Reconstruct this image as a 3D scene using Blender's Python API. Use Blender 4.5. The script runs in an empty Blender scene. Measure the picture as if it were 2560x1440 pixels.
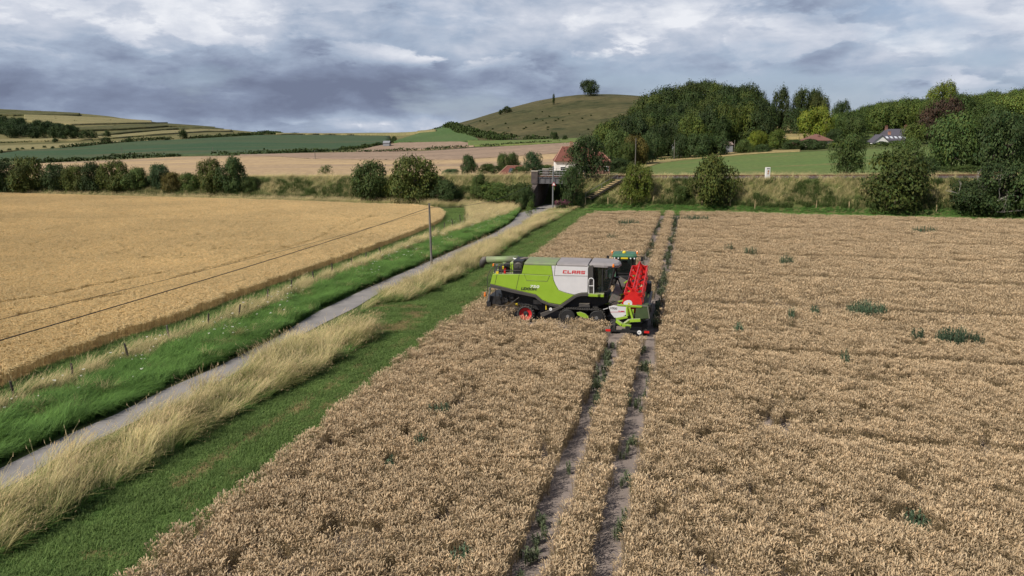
import bpy, math, random
import numpy as np
from mathutils import Vector, Matrix
from mathutils.geometry import tessellate_polygon

R = math.radians
random.seed(5)
rng = np.random.default_rng(7)
SC = bpy.context.scene
COL = SC.collection

# ------------------------------------------------------------------ camera
H = 12.2
F = 1990.0 / 2560.0
PITCH = R(10.8)
cam_d = bpy.data.cameras.new('camera')
cam = bpy.data.objects.new('camera', cam_d)
COL.objects.link(cam)
cam.location = (0, 0, H)
cam.rotation_euler = (R(90) - PITCH, 0, 0)
cam_d.sensor_width = 36
cam_d.lens = F * 36
cam_d.clip_end = 9000
SC.camera = cam

# ------------------------------------------------------------------ light
SUN_EL, SUN_DIR = R(45), (-0.80, -0.60)
sd = bpy.data.lights.new('sun', 'SUN')
so = bpy.data.objects.new('sun', sd)
COL.objects.link(so)
sd.energy = 5.0
sd.angle = R(0.5)
sd.color = (1.0, 0.93, 0.82)
so.rotation_euler = Vector((-SUN_DIR[0] * math.cos(SUN_EL), -SUN_DIR[1] * math.cos(SUN_EL), -math.sin(SUN_EL))).to_track_quat('-Z', 'Y').to_euler()

vs = SC.view_settings
vs.view_transform = 'Standard'
vs.look = 'None'
vs.exposure = 0.06
vs.gamma = 1
vs.use_curve_mapping = False
SC.cycles.max_bounces = 5
SC.cycles.diffuse_bounces = 2
SC.cycles.glossy_bounces = 2
SC.cycles.transmission_bounces = 3
SC.cycles.transparent_max_bounces = 4
SC.cycles.use_adaptive_sampling = True
SC.cycles.adaptive_threshold = 0.02
SC.cycles.caustics_reflective = False
SC.cycles.caustics_refractive = False

# node helper
def nd(nt, typ, **kw):
    n = nt.nodes.new(typ)
    for k, v in kw.items():
        if k.startswith('i_'):
            n.inputs[k[2:].replace('_', ' ')].default_value = v
        else:
            setattr(n, k, v)
    return n

def math_n(nt, op, a, b=None, c=None):
    n = nt.nodes.new('ShaderNodeMath')
    n.operation = op
    for i, v in enumerate((a, b, c)):
        if v is None:
            continue
        if isinstance(v, (int, float)):
            n.inputs[i].default_value = v
        else:
            nt.links.new(v, n.inputs[i])
    return n.outputs[0]

def ramp(nt, fac, stops, interp='LINEAR'):
    n = nt.nodes.new('ShaderNodeValToRGB')
    n.color_ramp.interpolation = interp
    el = n.color_ramp.elements
    while len(el) < len(stops):
        el.new(0.5)
    for e, (p, c) in zip(el, stops):
        e.position = p
        e.color = (*c, 1) if len(c) == 3 else c
    nt.links.new(fac, n.inputs[0])
    return n.outputs[0]

def mixc(nt, fac, a, b, mode='MIX'):
    n = nt.nodes.new('ShaderNodeMix')
    n.data_type = 'RGBA'
    n.blend_type = mode
    for sock, v in ((n.inputs[0], fac), (n.inputs[6], a), (n.inputs[7], b)):
        if isinstance(v, (int, float)):
            sock.default_value = v
        elif isinstance(v, tuple):
            sock.default_value = (*v, 1) if len(v) == 3 else v
        else:
            nt.links.new(v, sock)
    return n.outputs[2]

# ------------------------------------------------------------------ world: blue sky with a broken cloud deck
W = bpy.data.worlds.new('World')
SC.world = W
W.use_nodes = True
wt = W.node_tree
wt.nodes.clear()
wo = nd(wt, 'ShaderNodeOutputWorld')
bg = nd(wt, 'ShaderNodeBackground')
wt.links.new(bg.outputs[0], wo.inputs[0])
sky = nd(wt, 'ShaderNodeTexSky', sky_type='NISHITA', sun_disc=False)
sky.sun_elevation = SUN_EL
sky.sun_rotation = math.atan2(SUN_DIR[0], SUN_DIR[1])
sky.altitude = 150
tc = nd(wt, 'ShaderNodeTexCoord')
sep = nd(wt, 'ShaderNodeSeparateXYZ')
wt.links.new(tc.outputs['Generated'], sep.inputs[0])
dx, dy, dz = sep.outputs
az = math_n(wt, 'ARCTAN2', dx, dy)
el_ = math_n(wt, 'ARCSINE', dz)
zc = math_n(wt, 'ADD', math_n(wt, 'MAXIMUM', el_, 0.0), 0.13)
comb = nd(wt, 'ShaderNodeCombineXYZ')        # cloud deck seen in perspective: rows crowd towards the horizon
wt.links.new(math_n(wt, 'MULTIPLY', az, 2.6), comb.inputs[0])
wt.links.new(math_n(wt, 'MULTIPLY', math_n(wt, 'LOGARITHM', zc, 2.718), 1.25), comb.inputs[1])

comb2 = nd(wt, 'ShaderNodeCombineXYZ')       # finer billows, rounder
wt.links.new(math_n(wt, 'MULTIPLY', az, 2.6), comb2.inputs[0])
wt.links.new(math_n(wt, 'MULTIPLY', el_, 5.2), comb2.inputs[1])

def wnoise(scale, detail, rough, dist, off, src_=None):
    m = nd(wt, 'ShaderNodeMapping')
    m.inputs['Location'].default_value = off
    m.inputs['Scale'].default_value = (1, 1.25, 1)
    wt.links.new((src_ or comb).outputs[0], m.inputs[0])
    n = nd(wt, 'ShaderNodeTexNoise', i_Scale=scale, i_Detail=detail, i_Roughness=rough, i_Distortion=dist)
    wt.links.new(m.outputs[0], n.inputs['Vector'])
    return n.outputs['Fac']

def blob(px, py, sx, sy, amp):          # a soft cloud mass round one direction
    xn, yn = (px - 1280) / 1990, (720 - py) / 1990
    d = Vector((xn, math.cos(PITCH) + yn * math.sin(PITCH), -math.sin(PITCH) + yn * math.cos(PITCH))).normalized()
    a0, e0 = math.atan2(d.x, d.y), math.asin(d.z)
    a = math_n(wt, 'DIVIDE', math_n(wt, 'SUBTRACT', az, a0), sx / 1990)
    b = math_n(wt, 'DIVIDE', math_n(wt, 'SUBTRACT', el_, e0), sy / 1990)
    s = math_n(wt, 'ADD', math_n(wt, 'MULTIPLY', a, a), math_n(wt, 'MULTIPLY', b, b))
    return math_n(wt, 'MULTIPLY', math_n(wt, 'EXPONENT', math_n(wt, 'MULTIPLY', s, -1.0)), amp)

n1 = wnoise(1.9, 8, 0.50, 0.1, (3.1, 1.7, 0))
n2 = wnoise(4.6, 9, 0.58, 0.2, (9.2, 4.3, 2), comb2)
n4 = wnoise(3.6, 10, 0.56, 0.15, (5.5, 8.3, 7), comb2)
bright = math_n(wt, 'ADD', math_n(wt, 'MULTIPLY', math_n(wt, 'SUBTRACT', n1, 0.5), 1.05), math_n(wt, 'MULTIPLY', math_n(wt, 'SUBTRACT', n2, 0.5), 1.0))
bright = math_n(wt, 'ADD', bright, 0.40)
for bl in ((130, 70, 420, 110, 0.30), (620, 10, 480, 80, 0.28), (800, 222, 700, 66, -0.26), (200, 225, 420, 60, -0.20),
           (1500, 90, 330, 60, 0.10), (1250, 195, 420, 50, -0.10), (2200, 120, 620, 160, 0.20), (1750, 60, 420, 90, 0.12), (800, 318, 900, 18, 0.20), (1250, 10, 260, 50, 0.1)):
    bright = math_n(wt, 'ADD', bright, blob(*bl))
# crisp sunlit heads of the nearer clouds
puff = ramp(wt, n4, [(0.50, (0, 0, 0)), (0.555, (1, 1, 1))])
pm = math_n(wt, 'ADD', blob(1040, 142, 170, 22, 1.0), math_n(wt, 'ADD', blob(1570, 122, 150, 22, 0.9), math_n(wt, 'ADD', blob(330, 95, 330, 60, 0.32), blob(2500, 205, 150, 30, 0.5))))
pm = math_n(wt, 'ADD', pm, math_n(wt, 'ADD', blob(850, 316, 330, 12, 0.8), blob(1430, 165, 90, 20, 0.6)))
pm = math_n(wt, 'ADD', pm, math_n(wt, 'ADD', blob(1280, 60, 1500, 110, 0.30), blob(2200, 120, 300, 120, 0.35)))
bright = math_n(wt, 'ADD', bright, math_n(wt, 'MULTIPLY', math_n(wt, 'MULTIPLY', puff, pm), 0.42))
ccol = ramp(wt, bright, [(0.04, (0.165, 0.195, 0.285)), (0.28, (0.23, 0.275, 0.385)), (0.52, (0.365, 0.435, 0.555)), (0.78, (0.58, 0.62, 0.71)), (1.0, (0.80, 0.82, 0.87))])
# gaps of blue between the clouds
n3 = wnoise(2.6, 8, 0.55, 0.1, (1.2, 7.7, 5))
gap = math_n(wt, 'ADD', n3, math_n(wt, 'ADD', blob(1900, 240, 700, 80, 0.17), blob(2150, 130, 420, 130, 0.10)))
gap = ramp(wt, gap, [(0.56, (0, 0, 0)), (0.74, (1, 1, 1))])
skyc = mixc(wt, 1.0, sky.outputs[0], (0.082, 0.080, 0.086), 'MULTIPLY')
skyc = mixc(wt, 0.55, skyc, (0.33, 0.43, 0.60))
allc = mixc(wt, math_n(wt, 'MULTIPLY', gap, 0.75), ccol, skyc)
allc = mixc(wt, 1.0, allc, ramp(wt, dz, [(0.38, (1, 1, 1)), (0.75, (0.55, 0.55, 0.56))]), 'MULTIPLY')   # unseen upper sky darkened to weaken the fill light and deepen shadows
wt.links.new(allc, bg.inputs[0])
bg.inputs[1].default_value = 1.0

# ------------------------------------------------------------------ picture geometry -> places
sP, cP = math.sin(PITCH), math.cos(PITCH)
def ue(px, py):
    xn, yn = (px - 1280) / 1990.0, (720 - py) / 1990.0
    d = cP + yn * sP
    return xn / d, (-sP + yn * cP) / d

def project(X, Y, Z):
    X, Y, Z = np.asarray(X, float), np.asarray(Y, float), np.asarray(Z, float) - H
    d = Y * cP - Z * sP
    v = Y * sP + Z * cP
    return 1280 + X / d * 1990, 720 - v / d * 1990

def gz(px, py, z=0.0):                  # ground place seen at a pixel, for ground at height z
    u, e = ue(px, py)
    Y = (z - H) / e
    return (u * Y, Y)

_T = {
 -500: [(200,440),(300,420),(430,400),(520,378),(650,340),(800,300),(1000,262),(1200,262),(2000,310)],
 0: [(200,440),(300,422),(430,403),(520,383),(650,352),(800,312),(1000,271),(1200,274),(2000,315)],
 200: [(200,440),(300,420),(430,402),(540,375),(680,345),(820,312),(1000,280),(1200,286),(2000,320)],
 400: [(200,440),(300,416),(430,394),(560,362),(700,340),(850,317),(1000,304),(1200,312),(2000,325)],
 550: [(200,440),(300,412),(430,388),(600,352),(720,338),(850,325),(950,321),(1200,328),(2000,334)],
 700: [(200,440),(300,405),(430,382),(600,355),(750,341),(900,338),(1500,337),(2500,336),(3000,336)],
 1000: [(200,440),(300,406),(400,386),(470,376),(560,358),(750,344),(1000,339),(2500,333),(3000,334)],
 1120: [(200,440),(300,404),(380,386),(450,372),(520,357),(640,318),(720,314),(900,325),(2500,334)],
 1200: [(200,440),(300,402),(370,382),(430,366),(480,352),(540,325),(620,296),(700,296),(1000,330),(3000,334)],
 1300: [(200,440),(300,398),(360,378),(420,364),(460,350),(500,335),(560,298),(630,262),(700,262),(1000,320)],
 1400: [(200,438),(300,392),(350,374),(400,360),(440,350),(480,338),(560,280),(630,238),(700,238),(1000,300)],
 1480: [(200,436),(300,390),(350,372),(400,357),(440,348),(480,336),(560,275),(630,233),(700,235),(1000,300)],
 1600: [(180,440),(220,418),(260,402),(300,390),(350,370),(400,350),(450,320),(560,262),(630,234),(700,236),(1000,290)],
 1750: [(170,440),(220,408),(260,390),(300,375),(360,325),(420,280),(500,262),(600,258),(1000,280)],
 1900: [(165,440),(210,405),(245,384),(280,368),(330,345),(420,298),(480,285),(600,285),(1000,300)],
 2100: [(160,440),(200,402),(235,376),(270,360),(330,335),(420,305),(500,300),(1000,305)],
 2300: [(155,440),(190,404),(240,372),(270,362),(330,335),(420,290),(500,275),(1000,290)],
 2560: [(150,440),(180,410),(230,372),(280,345),(350,310),(430,275),(520,260),(1000,280)],
 3000: [(140,440),(180,400),(230,365),(280,340),(350,300),(430,265),(520,255),(1000,270)],
}
UG = np.linspace(-1.3, 1.3, 261)
YG = np.exp(np.linspace(math.log(130), math.log(3600), 300))
_px = sorted(_T)
_cols = []
for p in _px:
    ys = np.array([a for a, b in _T[p]], float)
    es = np.array([ue(p, b)[1] for a, b in _T[p]])
    _cols.append(np.interp(np.log(YG), np.log(ys), es))
_cols = np.array(_cols)
_us = np.array([ue(p, 380)[0] for p in _px])
EG = np.empty((len(UG), len(YG)))
for j in range(len(YG)):
    EG[:, j] = np.interp(UG, _us, _cols[:, j])
def _smooth(A, s, axis):
    k = np.exp(-0.5 * (np.arange(-4 * s, 4 * s + 1) / s) ** 2); k /= k.sum()
    n = 4 * s
    pad = [(0, 0), (0, 0)]; pad[axis] = (n, n)
    B = np.pad(A, pad, mode='edge')
    return np.apply_along_axis(lambda r: np.convolve(r, k, 'valid'), axis, B)
EG = _smooth(_smooth(EG, 3, 1), 3, 0)

def hashn(ix, iy, s):
    h = (ix.astype(np.int64) * 374761393 + iy.astype(np.int64) * 668265263 + s * 974634777) & 0x7fffffff
    h = ((h ^ (h >> 13)) * 1274126177) & 0x7fffffff
    return ((h ^ (h >> 16)) & 0xffff) / 65535.0
def vnoise(x, y, s=0):
    x, y = np.asarray(x, float), np.asarray(y, float)
    ix, iy = np.floor(x), np.floor(y)
    fx, fy = x - ix, y - iy
    fx, fy = fx * fx * (3 - 2 * fx), fy * fy * (3 - 2 * fy)
    a, b = hashn(ix, iy, s), hashn(ix + 1, iy, s)
    c, d = hashn(ix, iy + 1, s), hashn(ix + 1, iy + 1, s)
    return (a * (1 - fx) + b * fx) * (1 - fy) + (c * (1 - fx) + d * fx) * fy
def fbm(x, y, s=0):
    return (vnoise(x, y, s) + 0.5 * vnoise(2.1 * x, 2.1 * y, s + 1) + 0.25 * vnoise(4.3 * x, 4.3 * y, s + 2)) / 1.75

def sstep(a, b, x):
    t = np.clip((x - a) / (b - a), 0, 1)
    return t * t * (3 - 2 * t)

RD = np.array([0.968, -0.252])           # railway direction
def rail_q(X, Y):
    return (Y - 138 + 0.26 * X) * 0.968
def rail_xy(t, q):                       # t along the line from X~0, q across it
    return (RD[0] * t - RD[1] * q, 138 + RD[1] * t + RD[0] * q)
def rail_t(X, Y):
    return X * RD[0] + (Y - 138) * RD[1]
def ground_z(X, Y):
    X, Y = np.asarray(X, float), np.asarray(Y, float)
    Yc = np.clip(Y, 131, 3550)
    fu = np.clip((X / Yc - UG[0]) / (UG[1] - UG[0]), 0, len(UG) - 1.001)
    fy = np.clip(np.log(Yc / YG[0]) / math.log(YG[1] / YG[0]), 0, len(YG) - 1.001)
    iu, iy = fu.astype(int), fy.astype(int)
    a, b = fu - iu, fy - iy
    e = (EG[iu, iy] * (1 - a) + EG[iu + 1, iy] * a) * (1 - b) + (EG[iu, iy + 1] * (1 - a) + EG[iu + 1, iy + 1] * a) * b
    q = rail_q(X, Y)
    bump = (fbm(X / 40, Y / 40, 3) - 0.5) * np.clip((Yc - 350) / 250, 0, 1) * 2.2
    return sstep(9, 19, q) * (H + Yc * e + bump)
def ztop(t):
    return 4.55 + 0.0150 * np.clip(t, -140, 120)
TB, HW = 6.1, 2.65                       # bridge opening: centre along the line, half width
def bank_z(X, Y):
    q, t = rail_q(X, Y), rail_t(X, Y)
    zt = ztop(t)
    up = np.clip(q / 7.0, 0, 1)
    zb = np.where(q < 12.5, zt * (up ** 1.15), zt - (q - 12.5) * 0.45)
    zb = np.where((q < 0) | (q > 26), -1, zb)
    return np.where(np.abs(t - TB) < HW, -1, zb)
def surf_z(X, Y):
    return np.maximum(ground_z(X, Y), bank_z(X, Y))
_YM = np.concatenate([np.arange(15, 260, 0.25), np.exp(np.linspace(math.log(260), math.log(3500), 1500))])
def at(px, py, ymin=15):                # first place on the terrain seen at a pixel
    u, e = ue(px, py)
    Ys = _YM[_YM >= ymin]
    z = surf_z(u * Ys, Ys)
    hit = np.nonzero(H + Ys * e <= z + 1e-6)[0]
    i = hit[0] if len(hit) else len(Ys) - 1
    return (u * Ys[i], Ys[i], float(z[i]))
def at_y(px, Y, py=380):
    u, _ = ue(px, py)
    return (u * Y, Y, float(surf_z(u * Y, np.array(Y))))

# ------------------------------------------------------------------ object helpers
def tag(o, label=None, cat=None, group=None, kind=None):
    if label: o['label'] = label
    if cat: o['category'] = cat
    if group: o['group'] = group
    if kind: o['kind'] = kind
    return o
def empty(name, loc=(0, 0, 0), rz=0.0, label=None, cat=None, group=None):
    o = bpy.data.objects.new(name, None)
    o.empty_display_size = 0.2
    COL.objects.link(o)
    o.location = loc
    o.rotation_euler = (0, 0, rz)
    return tag(o, label, cat, group)
def link_mesh(name, me, parent=None):
    o = bpy.data.objects.new(name, me)
    COL.objects.link(o)
    if parent: o.parent = parent
    return o
def np_mesh(name, v, f, mat=None, smooth=False, cols=None):
    me = bpy.data.meshes.new(name)
    me.from_pydata([tuple(map(float, p)) for p in v], [], [tuple(map(int, q)) for q in f])
    if mat: me.materials.append(mat)
    if smooth:
        me.polygons.foreach_set('use_smooth', [True] * len(me.polygons))
    if cols is not None:
        a = me.color_attributes.new('Col', 'FLOAT_COLOR', 'POINT')
        c = np.ones((len(v), 4)); c[:, :3] = cols
        a.data.foreach_set('color', c.ravel())
    me.update()
    return me

class MB:
    def __init__(s): s.v, s.f = [], []
    def add(s, v, f):
        b = len(s.v)
        s.v += [tuple(p) for p in v]
        s.f += [tuple(i + b for i in q) for q in f]
        return s
    def box(s, c, d, rot=None):
        x, y, z = d[0] / 2, d[1] / 2, d[2] / 2
        p = [Vector((i * x, j * y, k * z)) for k in (-1, 1) for j in (-1, 1) for i in (-1, 1)]
        if rot is not None: p = [rot @ q for q in p]
        p = [q + Vector(c) for q in p]
        return s.add(p, [(0, 2, 3, 1), (4, 5, 7, 6), (0, 1, 5, 4), (2, 6, 7, 3), (0, 4, 6, 2), (1, 3, 7, 5)])
    def bar(s, a, b, w, h=None):            # box beam between two points
        a, b = Vector(a), Vector(b)
        d = b - a
        q = d.to_track_quat('X', 'Z').to_matrix()
        return s.box((a + b) / 2, (d.length, w, h or w), q)
    def tube(s, pts, r, n=8, caps=True):
        pts = [Vector(p) for p in pts]
        rr = r if isinstance(r, (list, tuple)) else [r] * len(pts)
        V = []
        for i, p in enumerate(pts):
            d = (pts[min(i + 1, len(pts) - 1)] - pts[max(i - 1, 0)]).normalized()
            q = d.to_track_quat('Z', 'Y').to_matrix()
            V += [p + q @ Vector((rr[i] * math.cos(2 * math.pi * k / n), rr[i] * math.sin(2 * math.pi * k / n), 0)) for k in range(n)]
        Fc = [(i * n + k, i * n + (k + 1) % n, (i + 1) * n + (k + 1) % n, (i + 1) * n + k) for i in range(len(pts) - 1) for k in range(n)]
        if caps:
            Fc += [tuple(range(n - 1, -1, -1)), tuple(range((len(pts) - 1) * n, len(pts) * n))]
        return s.add(V, Fc)
    def lathe(s, c, prof, n=24, axis='y', closed=True):   # prof: (radius, offset along axis)
        V = []
        for r, a in prof:
            for k in range(n):
                t = 2 * math.pi * k / n
                q = (r * math.cos(t), a, r * math.sin(t)) if axis == 'y' else ((r * math.cos(t), r * math.sin(t), a) if axis == 'z' else (a, r * math.cos(t), r * math.sin(t)))
                V.append(Vector(c) + Vector(q))
        m = len(prof)
        Fc = [(i * n + k, i * n + (k + 1) % n, (i + 1) * n + (k + 1) % n, (i + 1) * n + k) for i in range(m - 1) for k in range(n)]
        if closed:
            Fc += [tuple(range(n - 1, -1, -1)), tuple(range((m - 1) * n, m * n))]
        return s.add(V, Fc)
    def prism(s, poly, w0, w1, ax='xz'):     # polygon in (x,z) run along y; 'xy' run along z; 'yz' run along x
        def pt(a, b, w): return (a, w, b) if ax == 'xz' else ((a, b, w) if ax == 'xy' else (w, a, b))
        n = len(poly)
        V = [pt(a, b, w0) for a, b in poly] + [pt(a, b, w1) for a, b in poly]
        tri = tessellate_polygon([[Vector((a, b, 0)) for a, b in poly]])
        Fc = [tuple(t) for t in tri] + [tuple(i + n for i in reversed(t)) for t in tri]
        Fc += [(i, (i + 1) % n, n + (i + 1) % n, n + i) for i in range(n)]
        return s.add(V, Fc)
    def build(s, name, mat, parent=None, smooth=False, bevel=0.0):
        me = np_mesh(name, s.v, s.f, mat, smooth)
        import bmesh
        bm = bmesh.new(); bm.from_mesh(me)
        bmesh.ops.recalc_face_normals(bm, faces=bm.faces)
        bm.to_mesh(me); bm.free()
        o = link_mesh(name, me, parent)
        if bevel:
            m = o.modifiers.new('bevel', 'BEVEL')
            m.width = bevel; m.segments = 2; m.limit_method = 'ANGLE'; m.angle_limit = R(40)
        return o

# ------------------------------------------------------------------ materials
def mat_base(name):
    m = bpy.data.materials.new(name)
    m.use_nodes = True
    nt = m.node_tree
    return m, nt, nt.nodes['Principled BSDF']
def mat(name, c, rough=0.6, metal=0.0, var=0.25, scale=3.0, c2=None, bump=0.0, spec=0.5, detail=5, coords='Object', coat=0.0, dirt=None):
    m, nt, b = mat_base(name)
    t = nd(nt, 'ShaderNodeTexCoord')
    n = nd(nt, 'ShaderNodeTexNoise', i_Scale=scale, i_Detail=detail, i_Roughness=0.6)
    nt.links.new(t.outputs[coords], n.inputs['Vector'])
    c2 = c2 or tuple(x * (1 - var) for x in c)
    col = ramp(nt, n.outputs['Fac'], [(0.32, c2), (0.68, c)])
    if dirt:                                # dust settled on surfaces that face up
        g = nd(nt, 'ShaderNodeNewGeometry')
        s = nd(nt, 'ShaderNodeSeparateXYZ')
        nt.links.new(g.outputs['Normal'], s.inputs[0])
        n2 = nd(nt, 'ShaderNodeTexNoise', i_Scale=2.0, i_Detail=6, i_Roughness=0.65)
        nt.links.new(t.outputs[coords], n2.inputs['Vector'])
        up = ramp(nt, s.outputs[2], [(0.25, (0, 0, 0)), (0.8, (1, 1, 1))])
        k = math_n(nt, 'MULTIPLY', math_n(nt, 'ADD', math_n(nt, 'MULTIPLY', up, 0.75), 0.06), ramp(nt, n2.outputs['Fac'], [(0.25, (0.6,) * 3), (0.6, (1, 1, 1))]))
        col = mixc(nt, k, col, dirt)
        nt.links.new(math_n(nt, 'ADD', math_n(nt, 'MULTIPLY', up, 0.3), rough), b.inputs['Roughness'])
    else:
        b.inputs['Roughness'].default_value = rough
    nt.links.new(col, b.inputs['Base Color'])
    b.inputs['Metallic'].default_value = metal
    b.inputs['Specular IOR Level'].default_value = spec
    b.inputs['Coat Weight'].default_value = coat
    if bump:
        bp = nd(nt, 'ShaderNodeBump', i_Strength=bump, i_Distance=0.05)
        n3 = nd(nt, 'ShaderNodeTexNoise', i_Scale=scale * 6, i_Detail=6, i_Roughness=0.7)
        nt.links.new(t.outputs[coords], n3.inputs['Vector'])
        nt.links.new(n3.outputs['Fac'], bp.inputs['Height'])
        nt.links.new(bp.outputs[0], b.inputs['Normal'])
    return m
def field_mat(name, ca, cb, s1, s2, cc=None, stretch=None, fine=3.0, rot=0.0):
    """two-scale ground colour for fields and hillsides in world metres"""
    m, nt, b = mat_base(name)
    t = nd(nt, 'ShaderNodeTexCoord')
    mp = nd(nt, 'ShaderNodeMapping')
    mp.inputs['Rotation'].default_value = (0, 0, rot)
    mp.inputs['Scale'].default_value = stretch or (1, 1, 1)
    nt.links.new(t.outputs['Object'], mp.inputs[0])
    n1 = nd(nt, 'ShaderNodeTexNoise', i_Scale=s1, i_Detail=4, i_Roughness=0.55)
    n2 = nd(nt, 'ShaderNodeTexNoise', i_Scale=s2, i_Detail=5, i_Roughness=0.7)
    n3 = nd(nt, 'ShaderNodeTexNoise', i_Scale=fine, i_Detail=3, i_Roughness=0.7)
    for n in (n1, n2): nt.links.new(mp.outputs[0], n.inputs['Vector'])
    nt.links.new(t.outputs['Object'], n3.inputs['Vector'])
    col = mixc(nt, ramp(nt, n1.outputs['Fac'], [(0.35, (0, 0, 0)), (0.65, (1, 1, 1))]), ca, cb)
    if cc:
        col = mixc(nt, ramp(nt, n2.outputs['Fac'], [(0.52, (0, 0, 0)), (0.66, (1, 1, 1))]), col, cc)
    v = ramp(nt, n3.outputs['Fac'], [(0.3, (0.72,) * 3), (0.7, (1.15,) * 3)])
    col = mixc(nt, 1.0, col, v, 'MULTIPLY')
    nt.links.new(col, b.inputs['Base Color'])
    b.inputs['Roughness'].default_value = 0.95
    b.inputs['Specular IOR Level'].default_value = 0.15
    return m
def plant_mat(name, tint=None, var=0.35, trans=0.25, loc_scale=0.12, loc_amt=0.35, obj_color=False):
    """vertex colour Col x per-instance variation x slow variation with the place of the plant"""
    m, nt, b = mat_base(name)
    at_ = nd(nt, 'ShaderNodeVertexColor', layer_name='Col')
    oi = nd(nt, 'ShaderNodeObjectInfo')
    k = math_n(nt, 'ADD', math_n(nt, 'MULTIPLY', oi.outputs['Random'], var), 1 - var / 2)
    n = nd(nt, 'ShaderNodeTexNoise', i_Scale=loc_scale, i_Detail=4, i_Roughness=0.6)
    nt.links.new(oi.outputs['Location'], n.inputs['Vector'])
    k2 = math_n(nt, 'ADD', math_n(nt, 'MULTIPLY', math_n(nt, 'SUBTRACT', n.outputs['Fac'], 0.5), loc_amt * 2.5), 1.0)
    kk = math_n(nt, 'MULTIPLY', k, k2)
    cmb = nd(nt, 'ShaderNodeCombineColor')
    for i in range(3): nt.links.new(kk, cmb.inputs[i])
    col = mixc(nt, 1.0, at_.outputs['Color'], cmb.outputs[0], 'MULTIPLY')
    if tint: col = mixc(nt, 1.0, col, tint, 'MULTIPLY')
    if obj_color: col = mixc(nt, 1.0, col, oi.outputs['Color'], 'MULTIPLY')
    nt.links.new(col, b.inputs['Base Color'])
    b.inputs['Roughness'].default_value = 0.7
    b.inputs['Specular IOR Level'].default_value = 0.25
    if trans:
        tr = nd(nt, 'ShaderNodeBsdfTranslucent')
        nt.links.new(col, tr.inputs['Color'])
        mx = nd(nt, 'ShaderNodeMixShader', i_Fac=trans)
        nt.links.new(b.outputs[0], mx.inputs[1]); nt.links.new(tr.outputs[0], mx.inputs[2])
        nt.links.new(mx.outputs[0], nt.nodes['Material Output'].inputs[0])
    return m

M = {}
M['ground'] = field_mat('ground_grass', (0.07, 0.105, 0.028), (0.11, 0.11, 0.042), 0.06, 0.25, (0.045, 0.08, 0.02), fine=2.0)
M['soil'] = mat('soil', (0.26, 0.215, 0.195), 0.95, scale=1.2, c2=(0.18, 0.15, 0.135), bump=0.6, spec=0.1)
M['road'] = mat('road_asphalt', (0.27, 0.252, 0.245), 0.9, scale=0.5, c2=(0.19, 0.18, 0.175), bump=0.3, spec=0.2, detail=9)
M['mown'] = field_mat('mown_grass', (0.06, 0.125, 0.026), (0.08, 0.135, 0.034), 0.15, 0.5, (0.16, 0.155, 0.06), stretch=(1, .12, 1), fine=4, rot=-0.2)
M['barley_soil'] = field_mat('barley_stubble_ground', (0.26, 0.17, 0.07), (0.32, 0.22, 0.10), 0.05, 0.4, fine=3)
M['bank'] = field_mat('bank_grass', (0.07, 0.095, 0.028), (0.13, 0.125, 0.05), 0.10, 0.2, (0.05, 0.085, 0.022), fine=1.5)
M['ballast'] = mat('ballast', (0.15, 0.125, 0.125), 0.95, scale=3, var=0.5, bump=0.6)
M['gold'] = field_mat('stubble_gold', (0.46, 0.325, 0.175), (0.31, 0.225, 0.15), 0.012, 0.05, (0.50, 0.36, 0.19), stretch=(0.25, 2.2, 1), fine=0.5, rot=0.1)
M['brown'] = field_mat('stubble_brown', (0.30, 0.215, 0.155), (0.25, 0.18, 0.13), 0.02, 0.05, (0.33, 0.24, 0.17), stretch=(0.3, 2.5, 1), fine=0.4, rot=0.1)
M['green'] = field_mat('far_green_crop', (0.04, 0.08, 0.038), (0.062, 0.088, 0.042), 0.008, 0.02, (0.085, 0.09, 0.045), stretch=(0.3, 2.0, 1), fine=0.4)
M['pasture'] = field_mat('pasture', (0.10, 0.155, 0.045), (0.13, 0.16, 0.05), 0.03, 0.09, (0.165, 0.155, 0.06), stretch=(0.4, 1.6, 1), fine=0.8)
M['slope'] = field_mat('green_slope', (0.06, 0.11, 0.035), (0.085, 0.125, 0.045), 0.02, 0.05, fine=0.5)
M['downland'] = field_mat('downland', (0.17, 0.15, 0.065), (0.12, 0.115, 0.045), 0.012, 0.035, (0.075, 0.08, 0.03), stretch=(0.6, 1.8, 1), fine=0.35)
M['hillgrass'] = field_mat('hill_rough_grass', (0.105, 0.090, 0.042), (0.062, 0.062, 0.026), 0.022, 0.075, (0.034, 0.042, 0.016), stretch=(0.7, 1.3, 1), fine=0.22)
M['palefield'] = field_mat('pale_field', (0.24, 0.205, 0.10), (0.19, 0.175, 0.08), 0.02, 0.06, fine=0.4, stretch=(0.3, 2, 1))
M['scrubline'] = field_mat('scrub_bank', (0.075, 0.08, 0.03), (0.11, 0.10, 0.045), 0.05, 0.12, (0.035, 0.05, 0.018), fine=0.5)
M['drygrass'] = field_mat('dry_meadow', (0.33, 0.255, 0.12), (0.24, 0.20, 0.09), 0.05, 0.15, (0.15, 0.15, 0.06), stretch=(0.5, 2, 1), fine=1.0)
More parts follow.
